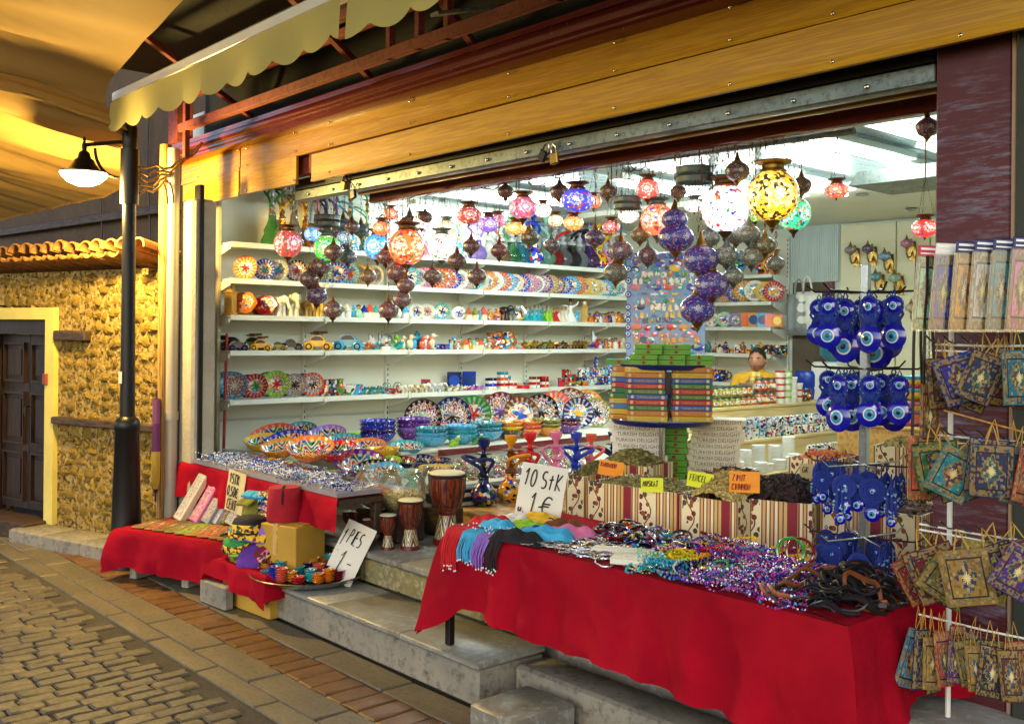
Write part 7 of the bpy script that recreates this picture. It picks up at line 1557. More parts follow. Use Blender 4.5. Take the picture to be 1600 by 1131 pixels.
def lit_lamp(u, v, rp, y, c, adj, flat_=1.0, met='copper', soft=False, tint=None, noun='lit globe lamp'):
    p = on_y(u, v, y); r_ = px_size(rp, p); gm = 'lit_gold' if u == 1207 else 'lit_soft' if soft else 'lit'; o = thing('mosaic_lamp', 'x', 'lamp', p, (0, 0, R.uniform(0, 6)), 'lit mosaic lamps hanging in the shop front')
    put('glass', bl_[gm], o, (0, 0, 0), (0, 0, 0), (r_, r_, r_*flat_), tint or C[c])
    put('cap', capx[met], o, (0, 0, -r_*.9*(1-flat_)), (0, 0, 0), r_); put('finial', finx[met], o, (0, 0, r_*.9*(1-flat_)), (0, 0, 0), r_*(.9 if flat_ > .8 else .75)); hang(o, r_, r_*(1.29 - .9*(1-flat_)))
    row(LG, o, adj, noun, u); return o
def dark_lamp(u, v, rp, y, c, adj, met='copper', flat_=.82, tint=None, long=None):
    p = on_y(u, v, y); r_ = px_size(rp, p); o = thing('mosaic_pendant', 'x', 'lamp', p, (0, 0, R.uniform(0, 6)), 'unlit mosaic pendants hanging in the shop front')
    put('glass', bl_['unlit'], o, (0, 0, 0), (0, 0, 0), (r_, r_, r_*flat_), tint or C[c]); put('cap', topm[met], o, (0, 0, 0), (0, 0, 0), r_*.95); put('finial', finx[met], o, (0, 0, r_*.12), (0, 0, 0), r_*.9)
    H = ZC - .02 - p.z; put('chain', chain, o, (0, 0, r_*1.6), (0, 0, 0), (1, 1, max(.05, min(.55, H - r_*1.6)))); 
    if H - r_*1.6 > .56: put('cord', MB().tube([(0, 0, r_*1.6 + .54), (0, 0, H)], .003, 5).mesh('cord', M['black_steel']), o)
    row(LG, o, adj, 'unlit mosaic pendant', u); return o
R.seed(5)
YL = 4.0
for u, v, rp, y, c, adj, fl_, met, soft, tint in (
    (450, 381, 22, YL, 'red', 'red flowered', 1, 'copper', 0, None), (488, 366, 13, YL + .2, 'sky', 'tiny white and blue', .9, 'brass', 1, None), (511, 388, 21, YL, 'lime', 'green glowing', 1, 'pewter', 0, lin('#30e050')), (596, 357, 14, YL, 'orange', 'small orange', .8, 'copper', 0, lin('#ff9010')),
    (590, 386, 21, YL + .15, 'sky', 'white and sky blue', 1, 'copper', 1, None), (636, 386, 29, YL, 'orange', 'big orange and white', 1, 'copper', 0, lin('#ff8a10')), (659, 346, 14, YL + .2, 'white', 'small white', .85, 'copper', 1, None), (690, 386, 22, YL, 'white', 'round white', 1, 'pewter', 1, None),
    (698, 356, 15, YL + .1, 'cream', 'creamy white small', .8, 'pewter', 1, None), (733, 337, 20, YL, 'red', 'red and white oval', .7, 'copper', 0, None), (763, 351, 16, YL + .1, 'violet', 'white with violet rings', .8, 'copper', 1, None), (817, 325, 22, YL, 'pink', 'pink and white', .82, 'copper', 0, None), (848, 329, 14, YL + .2, 'white', 'small plain white', .8, 'copper', 1, None),
    (806, 357, 17, YL + .1, 'yellow', 'yellow oval', .6, 'copper', 0, lin('#ffc010')), (902, 313, 26, YL, 'blue', 'blue and white oval', .74, 'copper', 0, lin('#1040e0')), (928, 316, 12, YL + .2, 'orange', 'little orange topped', .9, 'copper', 1, None), (896, 349, 16, YL + .1, 'amber', 'amber oval', .7, 'copper', 0, lin('#ffb000')),
    (1012, 296, 19, YL, 'coral', 'red and cream', .85, 'copper', 1, None), (1027, 344, 26, YL + .05, 'coral', 'many coloured', 1, 'pewter', 0, lin('#ff9060')), (982, 338, 16, YL + .1, 'white', 'small white and red', .7, 'pewter', 1, None), (1085, 322, 17, YL + .3, 'white', 'flat white', .6, 'pewter', 1, None),
    (1133, 326, 38, YL, 'white', 'large white ring patterned', 1, 'copper', 1, (.9, .9, 1.0)), (1207, 306, 41, YL, 'yellow', 'largest yellow and black starred', 1, 'brass', 0, lin('#f0c000')), (1240, 334, 27, YL + .25, 'mint', 'turquoise and white', 1, 'copper', 0, lin('#20d8a8')), (1307, 298, 19, YL + .4, 'orange', 'small orange eyed', .62, 'copper', 0, lin('#ff7010')),
    (478, 425, 0, 0, 0, 0, 0, 0, 0, 0), (1445, 357, 20, YL + .6, 'red', 'deep red', .72, 'copper', 0, lin('#ff2808'))):
    if rp: lit_lamp(u, v, rp, y, c, adj, fl_, met, soft, tint)
CU = (.10, .045, .035); BLU = lin('#1a2ab0'); GN = lin('#6a8a78')
for u, v, rp, y, adj, met, tint in (
    (521, 394, 15, 3.95, 'speckled copper', 'copper', CU), (501, 416, 17, 3.97, 'dark speckled', 'copper', CU), (484, 436, 16, 3.95, 'brown speckled', 'copper', CU), (495, 462, 17, 3.95, 'blue speckled copper', 'copper', lin('#2a2060')), (520, 484, 16, 3.93, 'lowest left speckled', 'copper', CU), (550, 354, 12, 4.1, 'small copper chevron', 'copper', CU), (564, 360, 13, 4.3, 'teal bellied', 'brass', lin('#106a78')), (536, 352, 14, 4.3, 'blue dappled', 'brass', lin('#1a5a90')),
    (603, 402, 15, 3.97, 'rose speckled', 'copper', lin('#6a3a40')), (620, 426, 16, 3.95, 'pale rose speckled', 'copper', lin('#7a4a50')), (634, 446, 14, 3.95, 'pinkish', 'copper', lin('#7a4a50')), (628, 468, 15, 3.94, 'rosette patterned pink', 'copper', lin('#80505a')), (607, 485, 16, 3.93, 'lowest pink', 'copper', lin('#80505a')),
    (736, 385, 14, 3.95, 'russet', 'copper', CU), (714, 408, 15, 3.95, 'russet brown', 'copper', CU), (745, 432, 15, 3.94, 'lowest russet', 'copper', CU), (664, 340, 12, 4.2, 'small bronze', 'pewter', CU), (640, 352, 18, 4.25, 'wide bronze', 'pewter', CU),
    (1054, 343, 20, 3.9, 'upper cobalt', 'brass', BLU), (1056, 372, 28, 3.93, 'blue flowered', 'brass', BLU), (1095, 406, 28, 3.9, 'bright blue flowered', 'brass', BLU), (1112, 446, 27, 3.92, 'blue rosette', 'brass', BLU), (1090, 483, 28, 3.9, 'lowest blue rosette', 'brass', BLU),
    (1152, 268, 19, 3.9, 'bronze top shaped', 'brass', lin('#3a3428')), (1108, 372, 17, 4.1, 'grey green dark', 'pewter', GN), (1150, 370, 15, 4.1, 'grey green small', 'pewter', GN), (1170, 366, 18, 4.0, 'sage rosette', 'pewter', GN), (1135, 400, 19, 4.0, 'sage ringed', 'pewter', GN), (1174, 402, 18, 3.98, 'wide sage', 'pewter', GN), (1146, 432, 16, 4.0, 'lowest sage', 'pewter', GN),
    (970, 392, 19, 4.0, 'mauve and grey', 'brass', lin('#6a6078')), (962, 426, 19, 4.0, 'lower mauve green', 'brass', lin('#5a6a58')), (1000, 367, 15, 4.1, 'gold green', 'brass', lin('#7a7a30')), (1449, 200, 18, 3.95, 'purple bronze', 'brass', lin('#5a2a4a')), (1252, 290, 16, 4.3, 'bronze half hidden', 'brass', lin('#5a5a30'))):
    dark_lamp(u, v, rp, y, 'copper', adj, met, .82, tint)
for u, v, rp, y, adj, met, tint in ((430, 352, 12, 4.3, 'tiny violet', 'brass', lin('#4a2a70')), (544, 402, 14, 4.15, 'teal dappled', 'copper', lin('#146070')), (575, 432, 13, 4.2, 'ochre speckled', 'brass', lin('#7a5a18')), (676, 432, 14, 4.15, 'bronze rosette', 'copper', CU), (780, 392, 14, 4.15, 'dull red', 'copper', lin('#701820')), (828, 372, 15, 4.2, 'green chevron', 'brass', lin('#1a5a30')), (862, 384, 13, 4.25, 'slate', 'pewter', lin('#3a4a5a')), (874, 300, 15, 4.1, 'dark copper', 'copper', CU), (950, 300, 14, 4.0, 'antique gold', 'brass', lin('#6a5018')), (930, 372, 16, 4.1, 'indigo', 'brass', lin('#20206a')), (1012, 400, 16, 4.15, 'violet grey', 'pewter', lin('#4a4060')), (1120, 300, 14, 4.2, 'smoky green', 'pewter', GN), (1195, 384, 17, 4.05, 'olive rosette', 'brass', lin('#5a6a30')), (1212, 412, 14, 4.1, 'pale sage', 'pewter', GN), (790, 300, 13, 4.1, 'bronze bell shaped', 'copper', CU), (1060, 300, 13, 4.3, 'brass filigree', 'brass', lin('#6a5018'))):
    dark_lamp(u, v, rp, y, 'copper', adj, met, .82, tint)
for u, v, rp, y, c, adj, fl_, soft in ((538, 372, 12, 4.3, 'teal', 'small teal glowing', .9, 0), (610, 335, 12, 4.3, 'orange', 'small amber glowing', .8, 0), (778, 345, 13, 4.2, 'pink', 'small pink glowing', .8, 0), (868, 345, 12, 4.3, 'cream', 'small cream glowing', .8, 1), (955, 355, 14, 4.2, 'red', 'small red glowing', .75, 0), (1062, 345, 13, 4.4, 'sky', 'small sky blue glowing', .8, 0), (1180, 335, 14, 4.5, 'lime', 'small green glowing', .9, 0)):
    lit_lamp(u, v, rp, y, c, adj, fl_, 'copper', soft)
for u, v, rp, y, lab in ((1085, 272, 28, 3.95, 'large double ringed pierced metal crown with no globe'), (981, 316, 21, 4.0, 'smaller pierced metal crown above the white and red lamp'), (511, 344, 20, 4.05, 'pierced metal crown over the green glowing lamp'), (565, 372, 0, 0, '')):
    if not rp: continue
    p = on_y(u, v, y); r_ = px_size(rp, p); o = thing('lamp_crown', lab, 'lamp crown', p, group='pierced metal lamp crowns'); put('crown', crown_m, o, (0, 0, -.5*r_), (0, 0, 0), r_); hang(o, r_, .35*r_, 4, .2, 1.0, 2.4)
    put('ceiling_cup', MB().lathe([(.05, .06), (.2, .02), (.62, .42), (.66, .45), (.55, .44), (.12, .06)], 16).mesh('ceiling_cup', M['copper']), o, (0, 0, 2.75*r_), (0, 0, 0), r_*.6)
hr_ = thing('hanging_rail', 'long pale conduit hung with lamp cords under the ceiling', 'rail', (0, 0, 0)); a_, b_ = on_y(590, 302, 4.2), on_y(1335, 205, 4.2)
put('conduit', MB().tube([a_.lerp(b_, i/10) - UP*.012*math.sin(PI*i/10) for i in range(11)], .016, 8).mesh('conduit', M['galv']), hr_)
for k in range(18):
    q = a_.lerp(b_, R.random()); n_ = R.randint(5, 8); rr = R.uniform(.03, .085); pts = [q + Vector((rr*math.cos(i*.7) * (1 if k % 2 else 1.3), .01*math.sin(i), rr*math.sin(i*.7) - rr*.3)) for i in range(n_+3)]
    put('cable_loop', MB().tube(pts, .0035, 5).mesh('cable_loop', M['white_card'] if k % 3 else M['black_steel']), hr_)
bt_ = thing('light_batten', 'white light fitting with trailing wires at the right end of the conduit', 'light fitting', on_y(1255, 192, 4.15)); put('housing', MB().bbox((0, 0, 0), (.62, .07, .045), .01).mesh('housing', M['white_steel']), bt_, (0, 0, 0), (0, -.06, 0)); put('end_cap', MB().bbox((.33, 0, .02), (.04, .075, .055), .008).mesh('end_cap', M['galv']), bt_)
put('wire', MB().tube([(.3, 0, .02), (.5, .0, -.02), (.8, .1, -.07), (1.1, .2, -.1)], .005, 5).mesh('wire', M['black_steel']), bt_)
for u, v, rl in ((537, 290, .3), (552, 304, -.2), (848, 244, .6), (866, 248, -.1)):
    o = thing('padlock', {537: 'brass coloured padlock left of its neighbour under the torn fascia', 552: 'dark padlock hanging lowest under the torn fascia', 848: 'square black padlock on the girder above the white lamp', 866: 'pointed bronze padlock on the girder above the white lamp'}[u], 'padlock', on_y(u, v, 3.5), (0, rl, 0))
    put('body', MB().bbox((0, 0, 0), (.055, .022, .06), .006).mesh('body', M['brass' if u in (537, 866) else 'black_steel']), o); put('shackle', MB().tube([(-.018, 0, .03), (-.018, 0, .055), (0, 0, .075), (.018, 0, .055), (.018, 0, .03)], .005, 6).mesh('shackle', M['steel']), o)
# wall lamps on the cream cupboards
br_arm = MB().tube([(0, 0, 0), (0, -.04, -.06), (0, -.1, -.07), (0, -.13, -.03), (0, -.13, .0)], .009, 6).prism([(-.03, -.1), (.03, -.1), (.04, 0), (.03, .1), (-.03, .1), (-.04, 0)], -.006, .006, 0, MZ).ell((0, -.04, .1), (.02, .02, .03), 8, 6).mesh('bracket_arm', M['brass'])
for u, v, c, a in ((1326, 392, 'grey', 'grey'), (1353, 390, 'navy', 'slate blue'), (1379, 402, 'sky', 'pale blue'), (1365, 434, 'turquoise', 'turquoise'), (1395, 436, 'mint', 'mint'), (1414, 382, 'pink', 'rose'), (1421, 482, 'cream', 'cream')):
    q = on_y(u, v, 9.72); o = thing('wall_lamp', 'x', 'lamp', (q.x, 9.885, q.z - .06), group='mosaic wall lamps on the cream cupboards'); put('bracket_arm', br_arm, o); s_ = .062
    put('glass', bl_['unlit'], o, (0, -.13, .07), (0, 0, 0), (s_, s_, s_*.7), C[c]); put('cap', topm['brass'], o, (0, -.13, .07), (0, 0, 0), s_*.9); put('finial', finx['brass'], o, (0, -.13, .075), (0, 0, 0), s_*.8); row('on the cream cupboards', o, a, 'wall lamp', u)
vt = thing('vent_hood', 'grey metal shelf hood jutting out beside the pillar', 'hood', on_y(1436, 290, 6.5)); put('hood', MB().prism([(-.35, 0), (.4, 0), (.4, .09), (-.28, .09)], -.3, .3, 0, MZ).mesh('hood', M['galv']), vt)
# ------------------------------------------------------------------ evil eye stand
EP = Vector((-2.04, 3.70, 0)); es = thing('pendant_stand', 'steel pole stand with four tiers of hooks holding blue evil eye pendants', 'stand', (EP.x, EP.y, ZF))
put('pole', MB().bbox((0, 0, .78), (.032, .032, 1.56), .003).mesh('pole', M['steel']), es); put('base', MB().lathe([(.2, 0), (.2, .015), (.03, .03)], 24).mesh('base', M['black_steel']), es)
TI = [on_y(1350, v, 3.7).z - ZF for v in (457, 576, 726, 840)]
for z in TI:
    for k in range(6):
        a = YAW - PI/2 + k*PI/3 + .1; d_ = Vector((math.cos(a), math.sin(a), 0)); put('hook', MB().tube([d_*.015 + UP*z, d_*.2 + UP*(z + .004), d_*.235 + UP*(z + .03)], .004, 6).mesh('hook', M['black_steel' if z > .9 else 'steel']), es)
disc = lambda r_, th: MB().lathe([(0, -th), (r_*.7, -th*.8), (r_, 0), (r_*.7, th*.8), (0, th)], 22, 0, MZ)
def eye_parts(r_, cz, nm='glass_disc'):
    w = lambda a, y, m, n: Kind(n, MB().lathe([(r_*a, 0), (r_*a*.9, .0025), (0, .003)], 18, 0, Matrix.Translation((0, -y, cz)) @ MZ).mesh(n, M[m]))
    back_ = lambda a, y, m, n: Kind(n, MB().lathe([(r_*a, 0), (r_*a*.9, .0025), (0, .003)], 18, 0, Matrix.Translation((0, y, cz)) @ Matrix.Rotation(-PI/2, 4, 'X')).mesh(n, M[m]))
    mb = disc(r_, r_*.22); mb.v = [(x, y, z_ + cz) for x, y, z_ in mb.v]; g = Kind(nm, mb.mesh(nm, M['eye_blue']))
    g.kids = [w(.5, r_*.19, 'eye_white', 'white_ring'), w(.40, r_*.19 + .0035, 'eye_cyan', 'iris'), w(.17, r_*.19 + .0065, 'eye_black', 'pupil'), back_(.5, r_*.19, 'eye_white', 'white_ring')]; return g
def bead_ring(r_, cz, n, br): 
    mb = MB()
    for i in range(n):
        a = 2*PI*i/n; mb.add([(r_*math.cos(a) + x*br, y*br, cz + r_*math.sin(a) + z_*br) for x, y, z_ in octa], octf)
    return mb
def pendant(kind):
    if kind == 0:   # two discs joined by knotted cords
        k = MB().tube([(0, 0, 0), (-.012, 0, -.02), (0, 0, -.04), (.012, 0, -.02)], .004, 6, closed=True)
        for s in (-1, 1): k.tube([(s*.035, 0, -.085), (s*.052, 0, -.13), (s*.03, 0, -.165), (s*.02, 0, -.19)], .008, 6).tube([(s*.01, 0, -.12), (s*.03, 0, -.15), (s*.042, 0, -.19)], .007, 6)
        k.ell((0, .0, -.155), (.03, .014, .025), 10, 6); k.v = k.v
        ring = MB().tube([(.05*math.cos(i*PI/9), 0, -.085 + .05*math.sin(i*PI/9)) for i in range(18)], .008, 6, closed=True)
        return Kind('evil_eye_pendant', None, [Kind('cord', k.mesh('cord', M['macrame'])), Kind('cord_ring', ring.mesh('cord_ring', M['macrame'])), Kind('beads', bead_ring(.056, -.085, 16, .006).mesh('beads', M['bead_clear'])), eye_parts(.042, -.085, 'small_disc'), eye_parts(.074, -.245)])
    if kind == 1:   # beaded macrame fan with a disc
        k = MB().tube([(0, 0, 0), (-.01, 0, -.02), (0, 0, -.03), (.01, 0, -.02)], .004, 6, closed=True)
        for q_, w_ in ((.02, .007), (.032, .008), (.044, .008), (.055, .009)): k.tube([(q_*math.cos(i*PI/9), .002*(i % 2), -.095 + q_*math.sin(i*PI/9)) for i in range(18)], w_, 6, closed=True)
        for j in range(5): k.tube([(-.03 + .015*j, 0, -.14), (-.02 + .01*j, 0, -.185)], .006, 5)
        bd = bead_ring(.05, -.095, 16, .006).mesh('beads', M['bead_clear']); bd2 = bead_ring(.03, -.095, 10, .006).mesh('beads', M['bead_clear'])
        return Kind('evil_eye_pendant', None, [Kind('cord', k.mesh('cord', M['macrame'])), Kind('beads', bd), Kind('beads', bd2), eye_parts(.02, -.095, 'small_disc'), eye_parts(.036, -.195)])
    k = MB().tube([(0, 0, 0), (0, 0, -.06)], .004, 6)   # bead tassel
    for j in range(6):
        a = 2*PI*j/6; k.tube([(0, 0, -.05), (.018*math.cos(a), .018*math.sin(a), -.08), (.022*math.cos(a), .022*math.sin(a), -.19)], .006, 5)
    bb = MB(); r = random.Random(4)
    for j in range(26):
        a, z_ = r.uniform(0, 6.28), r.uniform(-.19, -.07); bb.add([(.027*math.cos(a) + x*.006, .027*math.sin(a) + y*.006, z_ + q*.006) for x, y, q in octa], octf)
    return Kind('evil_eye_pendant', None, [Kind('cord', k.mesh('cord', M['macrame'])), Kind('beads', bb.mesh('beads', M['bead_clear'])), eye_parts(.022, -.215)])
EK = [pendant(0), pendant(1), pendant(2)]
R.seed(9)
for ti, (vt_, items) in enumerate(((457, [(1275, 0, .85), (1291, 0, .9), (1320, 0, 1.12), (1347, 0, 1.0), (1360, 0, .95), (1368, 0, 1.25), (1394, 0, 1.05), (1402, 0, .9), (1310, 0, 1.0)]), (578, [(1291, 0, .85), (1308, 0, .98), (1331, 0, 1.0), (1345, 0, .8), (1362, 0, .85), (1380, 0, .9), (1402, 0, 1.0), (1412, 0, .8), (1320, 0, .9)]), (724, [(1272, 2, 1.05), (1281, 1, 1.0), (1290, 2, 1.1), (1304, 1, .95), (1318, 1, 1.15), (1334, 2, 1.0), (1347, 1, 1.1), (1366, 1, 1.3), (1357, 1, 1.1), (1284, 1, 1.2), (1312, 2, 1.1), (1372, 2, 1.1), (1297, 1, 1.2), (1340, 1, 1.1), (1381, 2, 1.0), (1390, 2, 1.1), (1398, 2, 1.0), (1406, 2, .9), (1415, 2, .85), (1325, 2, 1.05)]), (842, [(1287, 1, .9), (1297, 1, .95), (1309, 1, .95), (1321, 1, 1.0), (1333, 2, .9), (1353, 1, .9), (1365, 1, 1.1), (1282, 1, 1.1), (1303, 1, 1.1), (1327, 1, 1.1), (1343, 1, 1.1), (1372, 1, 1.0), (1384, 1, .9), (1378, 2, .8), (1388, 2, .9), (1398, 2, .85), (1409, 2, .8)]))):
    for i, (u, k, s) in enumerate(items):
        y = 3.70 + (.12, -.14, -.02, .15, -.18, .05)[i % 6]; q = on_y(1335 + (u - 1335)*.92, vt_ + 2, y); q.z = TI[ti] + ZF + .002
        o = inst(EK[k], q, .45 + R.uniform(-.6, .6), s*(.8, .66, .84)[k], cat='pendant', group='blue evil eye pendants on the stand'); row('on the evil eye stand', o, ('top', 'second', 'third', 'lowest')[ti] + ' tier ' + ('double disc', 'beaded fan', 'bead tassel')[k], 'evil eye pendant', ti*1000 + u)
# ------------------------------------------------------------------ purse and bookmark rack at the right
RY = 3.15; rk = thing('purse_rack', 'white wire rack in front of the maroon pillar hung with purses and bookmarks', 'rack', on_y(1446, 1100, RY)); rk.location.z = 0
def rpos(u, v, y=RY): return on_y(u, v, y)
rx0, rx1 = rpos(1446, 700).x, rpos(1640, 700).x
put('post', MB().tube([(0, .16, 0), (0, .16, 1.95)], .009, 8).mesh('post', M['white_steel']), rk); put('post', MB().tube([(rx1-rx0, 0, 0), (rx1-rx0, 0, 1.98)], .012, 8).mesh('post', M['white_steel']), rk)
BARS = [rpos(1500, v).z for v in (386, 535, 538, 680, 686, 826, 972)]
zt, z2, z3, z4, z5 = rpos(1500, 388).z, rpos(1500, 538).z, rpos(1500, 681).z, rpos(1500, 827).z, rpos(1500, 972).z
for z in (zt, z2, z2 - .02, z3, z3 - .02, z4, z4 - .018, z5):
    put('bar', MB().tube([(-.02, -.01, z), ((rx1-rx0)/2, -.012, z - .004), (rx1-rx0 + .02, -.01, z)], .0036, 6).mesh('bar', M['white_steel']), rk)
for z in (z2, z3, z4):
    for k in range(5): put('hook', MB().tube([(.04 + k*.055, -.012, z), (.035 + k*.055, -.05, z + .008), (.02 + k*.055, -.07, z + .03)], .003, 5).mesh('hook', M['steel']), rk)
bmk = Kind('bookmark_pack', None, [Kind('carpet_strip', MB().bbox((0, 0, 0), (2, .1, 2), .04).mesh('carpet_strip', M['carpet']), loc=(0, 0, -.135), scl=(.027, .02, .105)), Kind('header_card', MB().bbox((0, 0, -.016), (.058, .006, .034), .002).mesh('header_card', M['tint']), tinted=2), Kind('print', printed('SOUVENIR', .009, M['eye_white']) if False else MB().box(-.022, .022, -.0045, -.0038, -.012, -.006).box(-.022, .018, -.0045, -.0038, -.024, -.02).mesh('print', M['eye_white'], False)), Kind('sleeve', MB().box(-.031, .031, -.006, .006, -.245, -.03).mesh('sleeve', cl_, False), tinted=False)])
for i, (u, y, c, c2) in enumerate(((1452, 3.12, 'mint', 'red'), (1480, 3.08, 'blue', 'white'), (1512, 3.06, 'amber', 'navy'), (1541, 3.05, 'silver', 'navy'), (1571, 3.04, 'teal', 'navy'), (1602, 3.03, 'pink', 'navy'))):
    q = on_y(u, 390, y); q.z = zt + .01; o = inst(bmk, q, (.0, .07, .6), 1.12, C[c], C[c2], cat='bookmark', group='carpet bookmarks on the rack')
    for k in range(1, 4): inst(bmk, q + Vector((.012, .02*k, 0)), (0, .07, .6), 1.12, C[c], C[c2], cat='bookmark', group='carpet bookmarks on the rack', label=f'{c} carpet bookmark tucked {ordinal(k)} behind the front one on the rack')
    row('on the rack by the pillar', o, c + ' front', 'carpet bookmark', u)
prs = Kind('purse', None, [Kind('purse_body', None)])
def purse_mesh(seed):
    mb = MB(); r = random.Random(seed)
    def f(s, t): x, y = 2*s-1, 2*t-1; e = max(0, (1-x**4)*(1-y**4)); return (x, -.18*e**.6, y)
    mb.grid(f, 10, 10); n = len(mb.v); mb.add([(x, -y, z_) for x, y, z_ in mb.v], [tuple(reversed(q)) for q in mb.f]); return mb.mesh('purse_body', M['carpet'])
pm = [purse_mesh(i) for i in range(2)]
strap = MB().tube([(-.3, 0, 1), (-.12, 0, 1.5), (0, 0, 1.75), (.12, 0, 1.5), (.3, 0, 1)], .035, 5).mesh('strap', M['tint_cloth']); trim = MB().tube([(-1, 0, -1), (1, 0, -1), (1, 0, 1), (-1, 0, 1)], .035, 6, closed=True).mesh('piping', M['tint_cloth'])
def purse(u, v, w, h, yaw, roll, c, adj, tier, y=3.05, c2='gold'):
    q = on_y(u, v, y); k = Kind('purse', None, [Kind('purse_body', R.choice(pm)), Kind('strap', strap, tinted=2), Kind('piping', trim)])
    dark = {'gold': 'olive', 'olive': 'navy', 'coral': 'maroon', 'violet': 'navy', 'brown': 'maroon'}
    bk = inst(k, q + Vector((R.uniform(-.03, .03), .05, R.uniform(-.02, .015))), (0, -roll*.6 + R.uniform(-.2, .2), yaw + .15), (px_size(w, q)/2*1.05, px_size(h, q)/2*.6, px_size(h, q)/2*1.05), C[dark.get(c, 'black')], C[c2], cat='purse', group='carpet purses on the rack'); row(tier, bk, 'half hidden ' + dark.get(c, 'black'), 'carpet purse', u + .5)
    o = inst(k, q, (0, roll, yaw), (px_size(w, q)/2, px_size(h, q)/2*.6, px_size(h, q)/2), tuple(.5*k_ for k_ in (C[c] if c != 'violet' else lin('#2c3a66'))), C[c2], cat='purse', group='carpet purses on the rack'); row(tier, o, adj, 'carpet purse', u); return o
T2, T3, T4, T5 = ('on the second row of the rack', 'on the third row of the rack', 'on the fourth row of the rack', 'on the bottom row of the rack')
for a in ((1472, 598, 50, 78, 1.0, -.1, 'brown', 'dark brown', 3.12), (1500, 592, 62, 74, .5, -.35, 'blue', 'blue flowered', 3.05), (1520, 596, 50, 70, .7, .1, 'olive', 'dark olive', 3.1), (1532, 590, 52, 76, .5, .38, 'violet', 'muted violet', 3.03), (1556, 592, 48, 80, 1.0, .2, 'maroon', 'brown edged', 3.07), (1566, 594, 46, 78, 1.1, .1, 'brown', 'rust brown', 3.1), (1592, 590, 46, 84, .5, -.05, 'teal', 'green and teal bordered', 3.0)): purse(*a[:8], T2, a[8])
for a in ((1443, 742, 26, 80, .9, -.5, 'maroon', 'narrow rose', 3.15), (1466, 728, 66, 70, .5, -.2, 'green', 'green rosette', 3.08), (1490, 740, 62, 76, .45, .45, 'turquoise', 'turquoise floral', 3.03), (1512, 742, 46, 66, .6, .6, 'sky', 'pale blue', 3.06), (1549, 736, 62, 82, .45, .02, 'violet', 'violet and blue medallion', 3.0), (1583, 742, 36, 88, 1.2, .25, 'teal', 'dark teal edged', 3.05), (1598, 742, 30, 84, 1.25, .25, 'coral', 'pink edged', 3.03)): purse(*a[:8], T3, a[8])
for a in ((1428, 905, 44, 76, .9, -.5, 'red', 'red and gold', 3.12), (1462, 896, 74, 84, .55, -.4, 'maroon', 'maroon and gold', 3.08), (1482, 905, 72, 70, .5, .55, 'olive', 'gold and blue', 3.05), (1511, 902, 72, 86, .4, -.2, 'gold', 'gold with a blue medallion', 2.99), (1562, 888, 58, 76, .5, -.4, 'navy', 'navy and purple', 3.04), (1590, 892, 60, 78, .6, .5, 'purple', 'deep purple', 3.0)): purse(*a[:8], T4, a[8])
for a in ((1423, 1028, 34, 90, 1.0, .3, 'sky', 'pale blue brocade', 3.1), (1440, 1030, 30, 92, 1.1, .05, 'navy', 'navy striped', 3.06), (1456, 1036, 28, 80, .8, .0, 'gold', 'gold brocade', 3.05), (1474, 1030, 26, 84, .9, -.1, 'coral', 'rust brocade', 3.04), (1492, 1034, 22, 66, .7, .05, 'purple', 'purple brocade', 3.02), (1508, 1036, 24, 70, .8, -.2, 'olive', 'olive brocade', 3.02), (1524, 1044, 26, 70, .6, -.1, 'gold', 'tan brocade', 3.0), (1550, 1050, 40, 80, .5, .1, 'black', 'black brocade', 3.0), (1580, 1056, 34, 80, .5, -.1, 'brown', 'brown brocade', 3.0)): purse(*a[:8], T5, a[8])
for u, v0, v1, c, lab in ((1452, 420, 640, 'brown', 'long tan shoulder bag with black straps at the left end of the rack'), (1434, 600, 720, 'coral', 'narrow tan pouch on long black straps left of the rack')):
    q = on_y(u, v1 + 10, 3.12); w = px_size(24, q)/2; h = px_size(100, q)/2; o = thing('shoulder_bag', lab, 'bag', q, (0, 0, 1.0)); put('bag_body', pm[0], o, (0, 0, 0), (0, 0, 0), (w*1.4, h*.4, h), C[c])
    top = on_y(u, 400, 3.12).z - q.z
    for s in (-1, 1): put('strap', MB().tube([(s*w*.8, 0, h), (s*w*.5, .01, h + (top-h)*.5), (s*.01, 0, top)], .005, 6).mesh('strap', M['black_steel']), o)
cn_ = thing('wooden_cane', 'thin pale stick lying across the rack', 'stick', on_y(1475, 641, 3.1)); put('stick', MB().tube([(0, 0, 0), (.26, -.05, -.045)], .003, 6).mesh('stick', M['pine']), cn_)
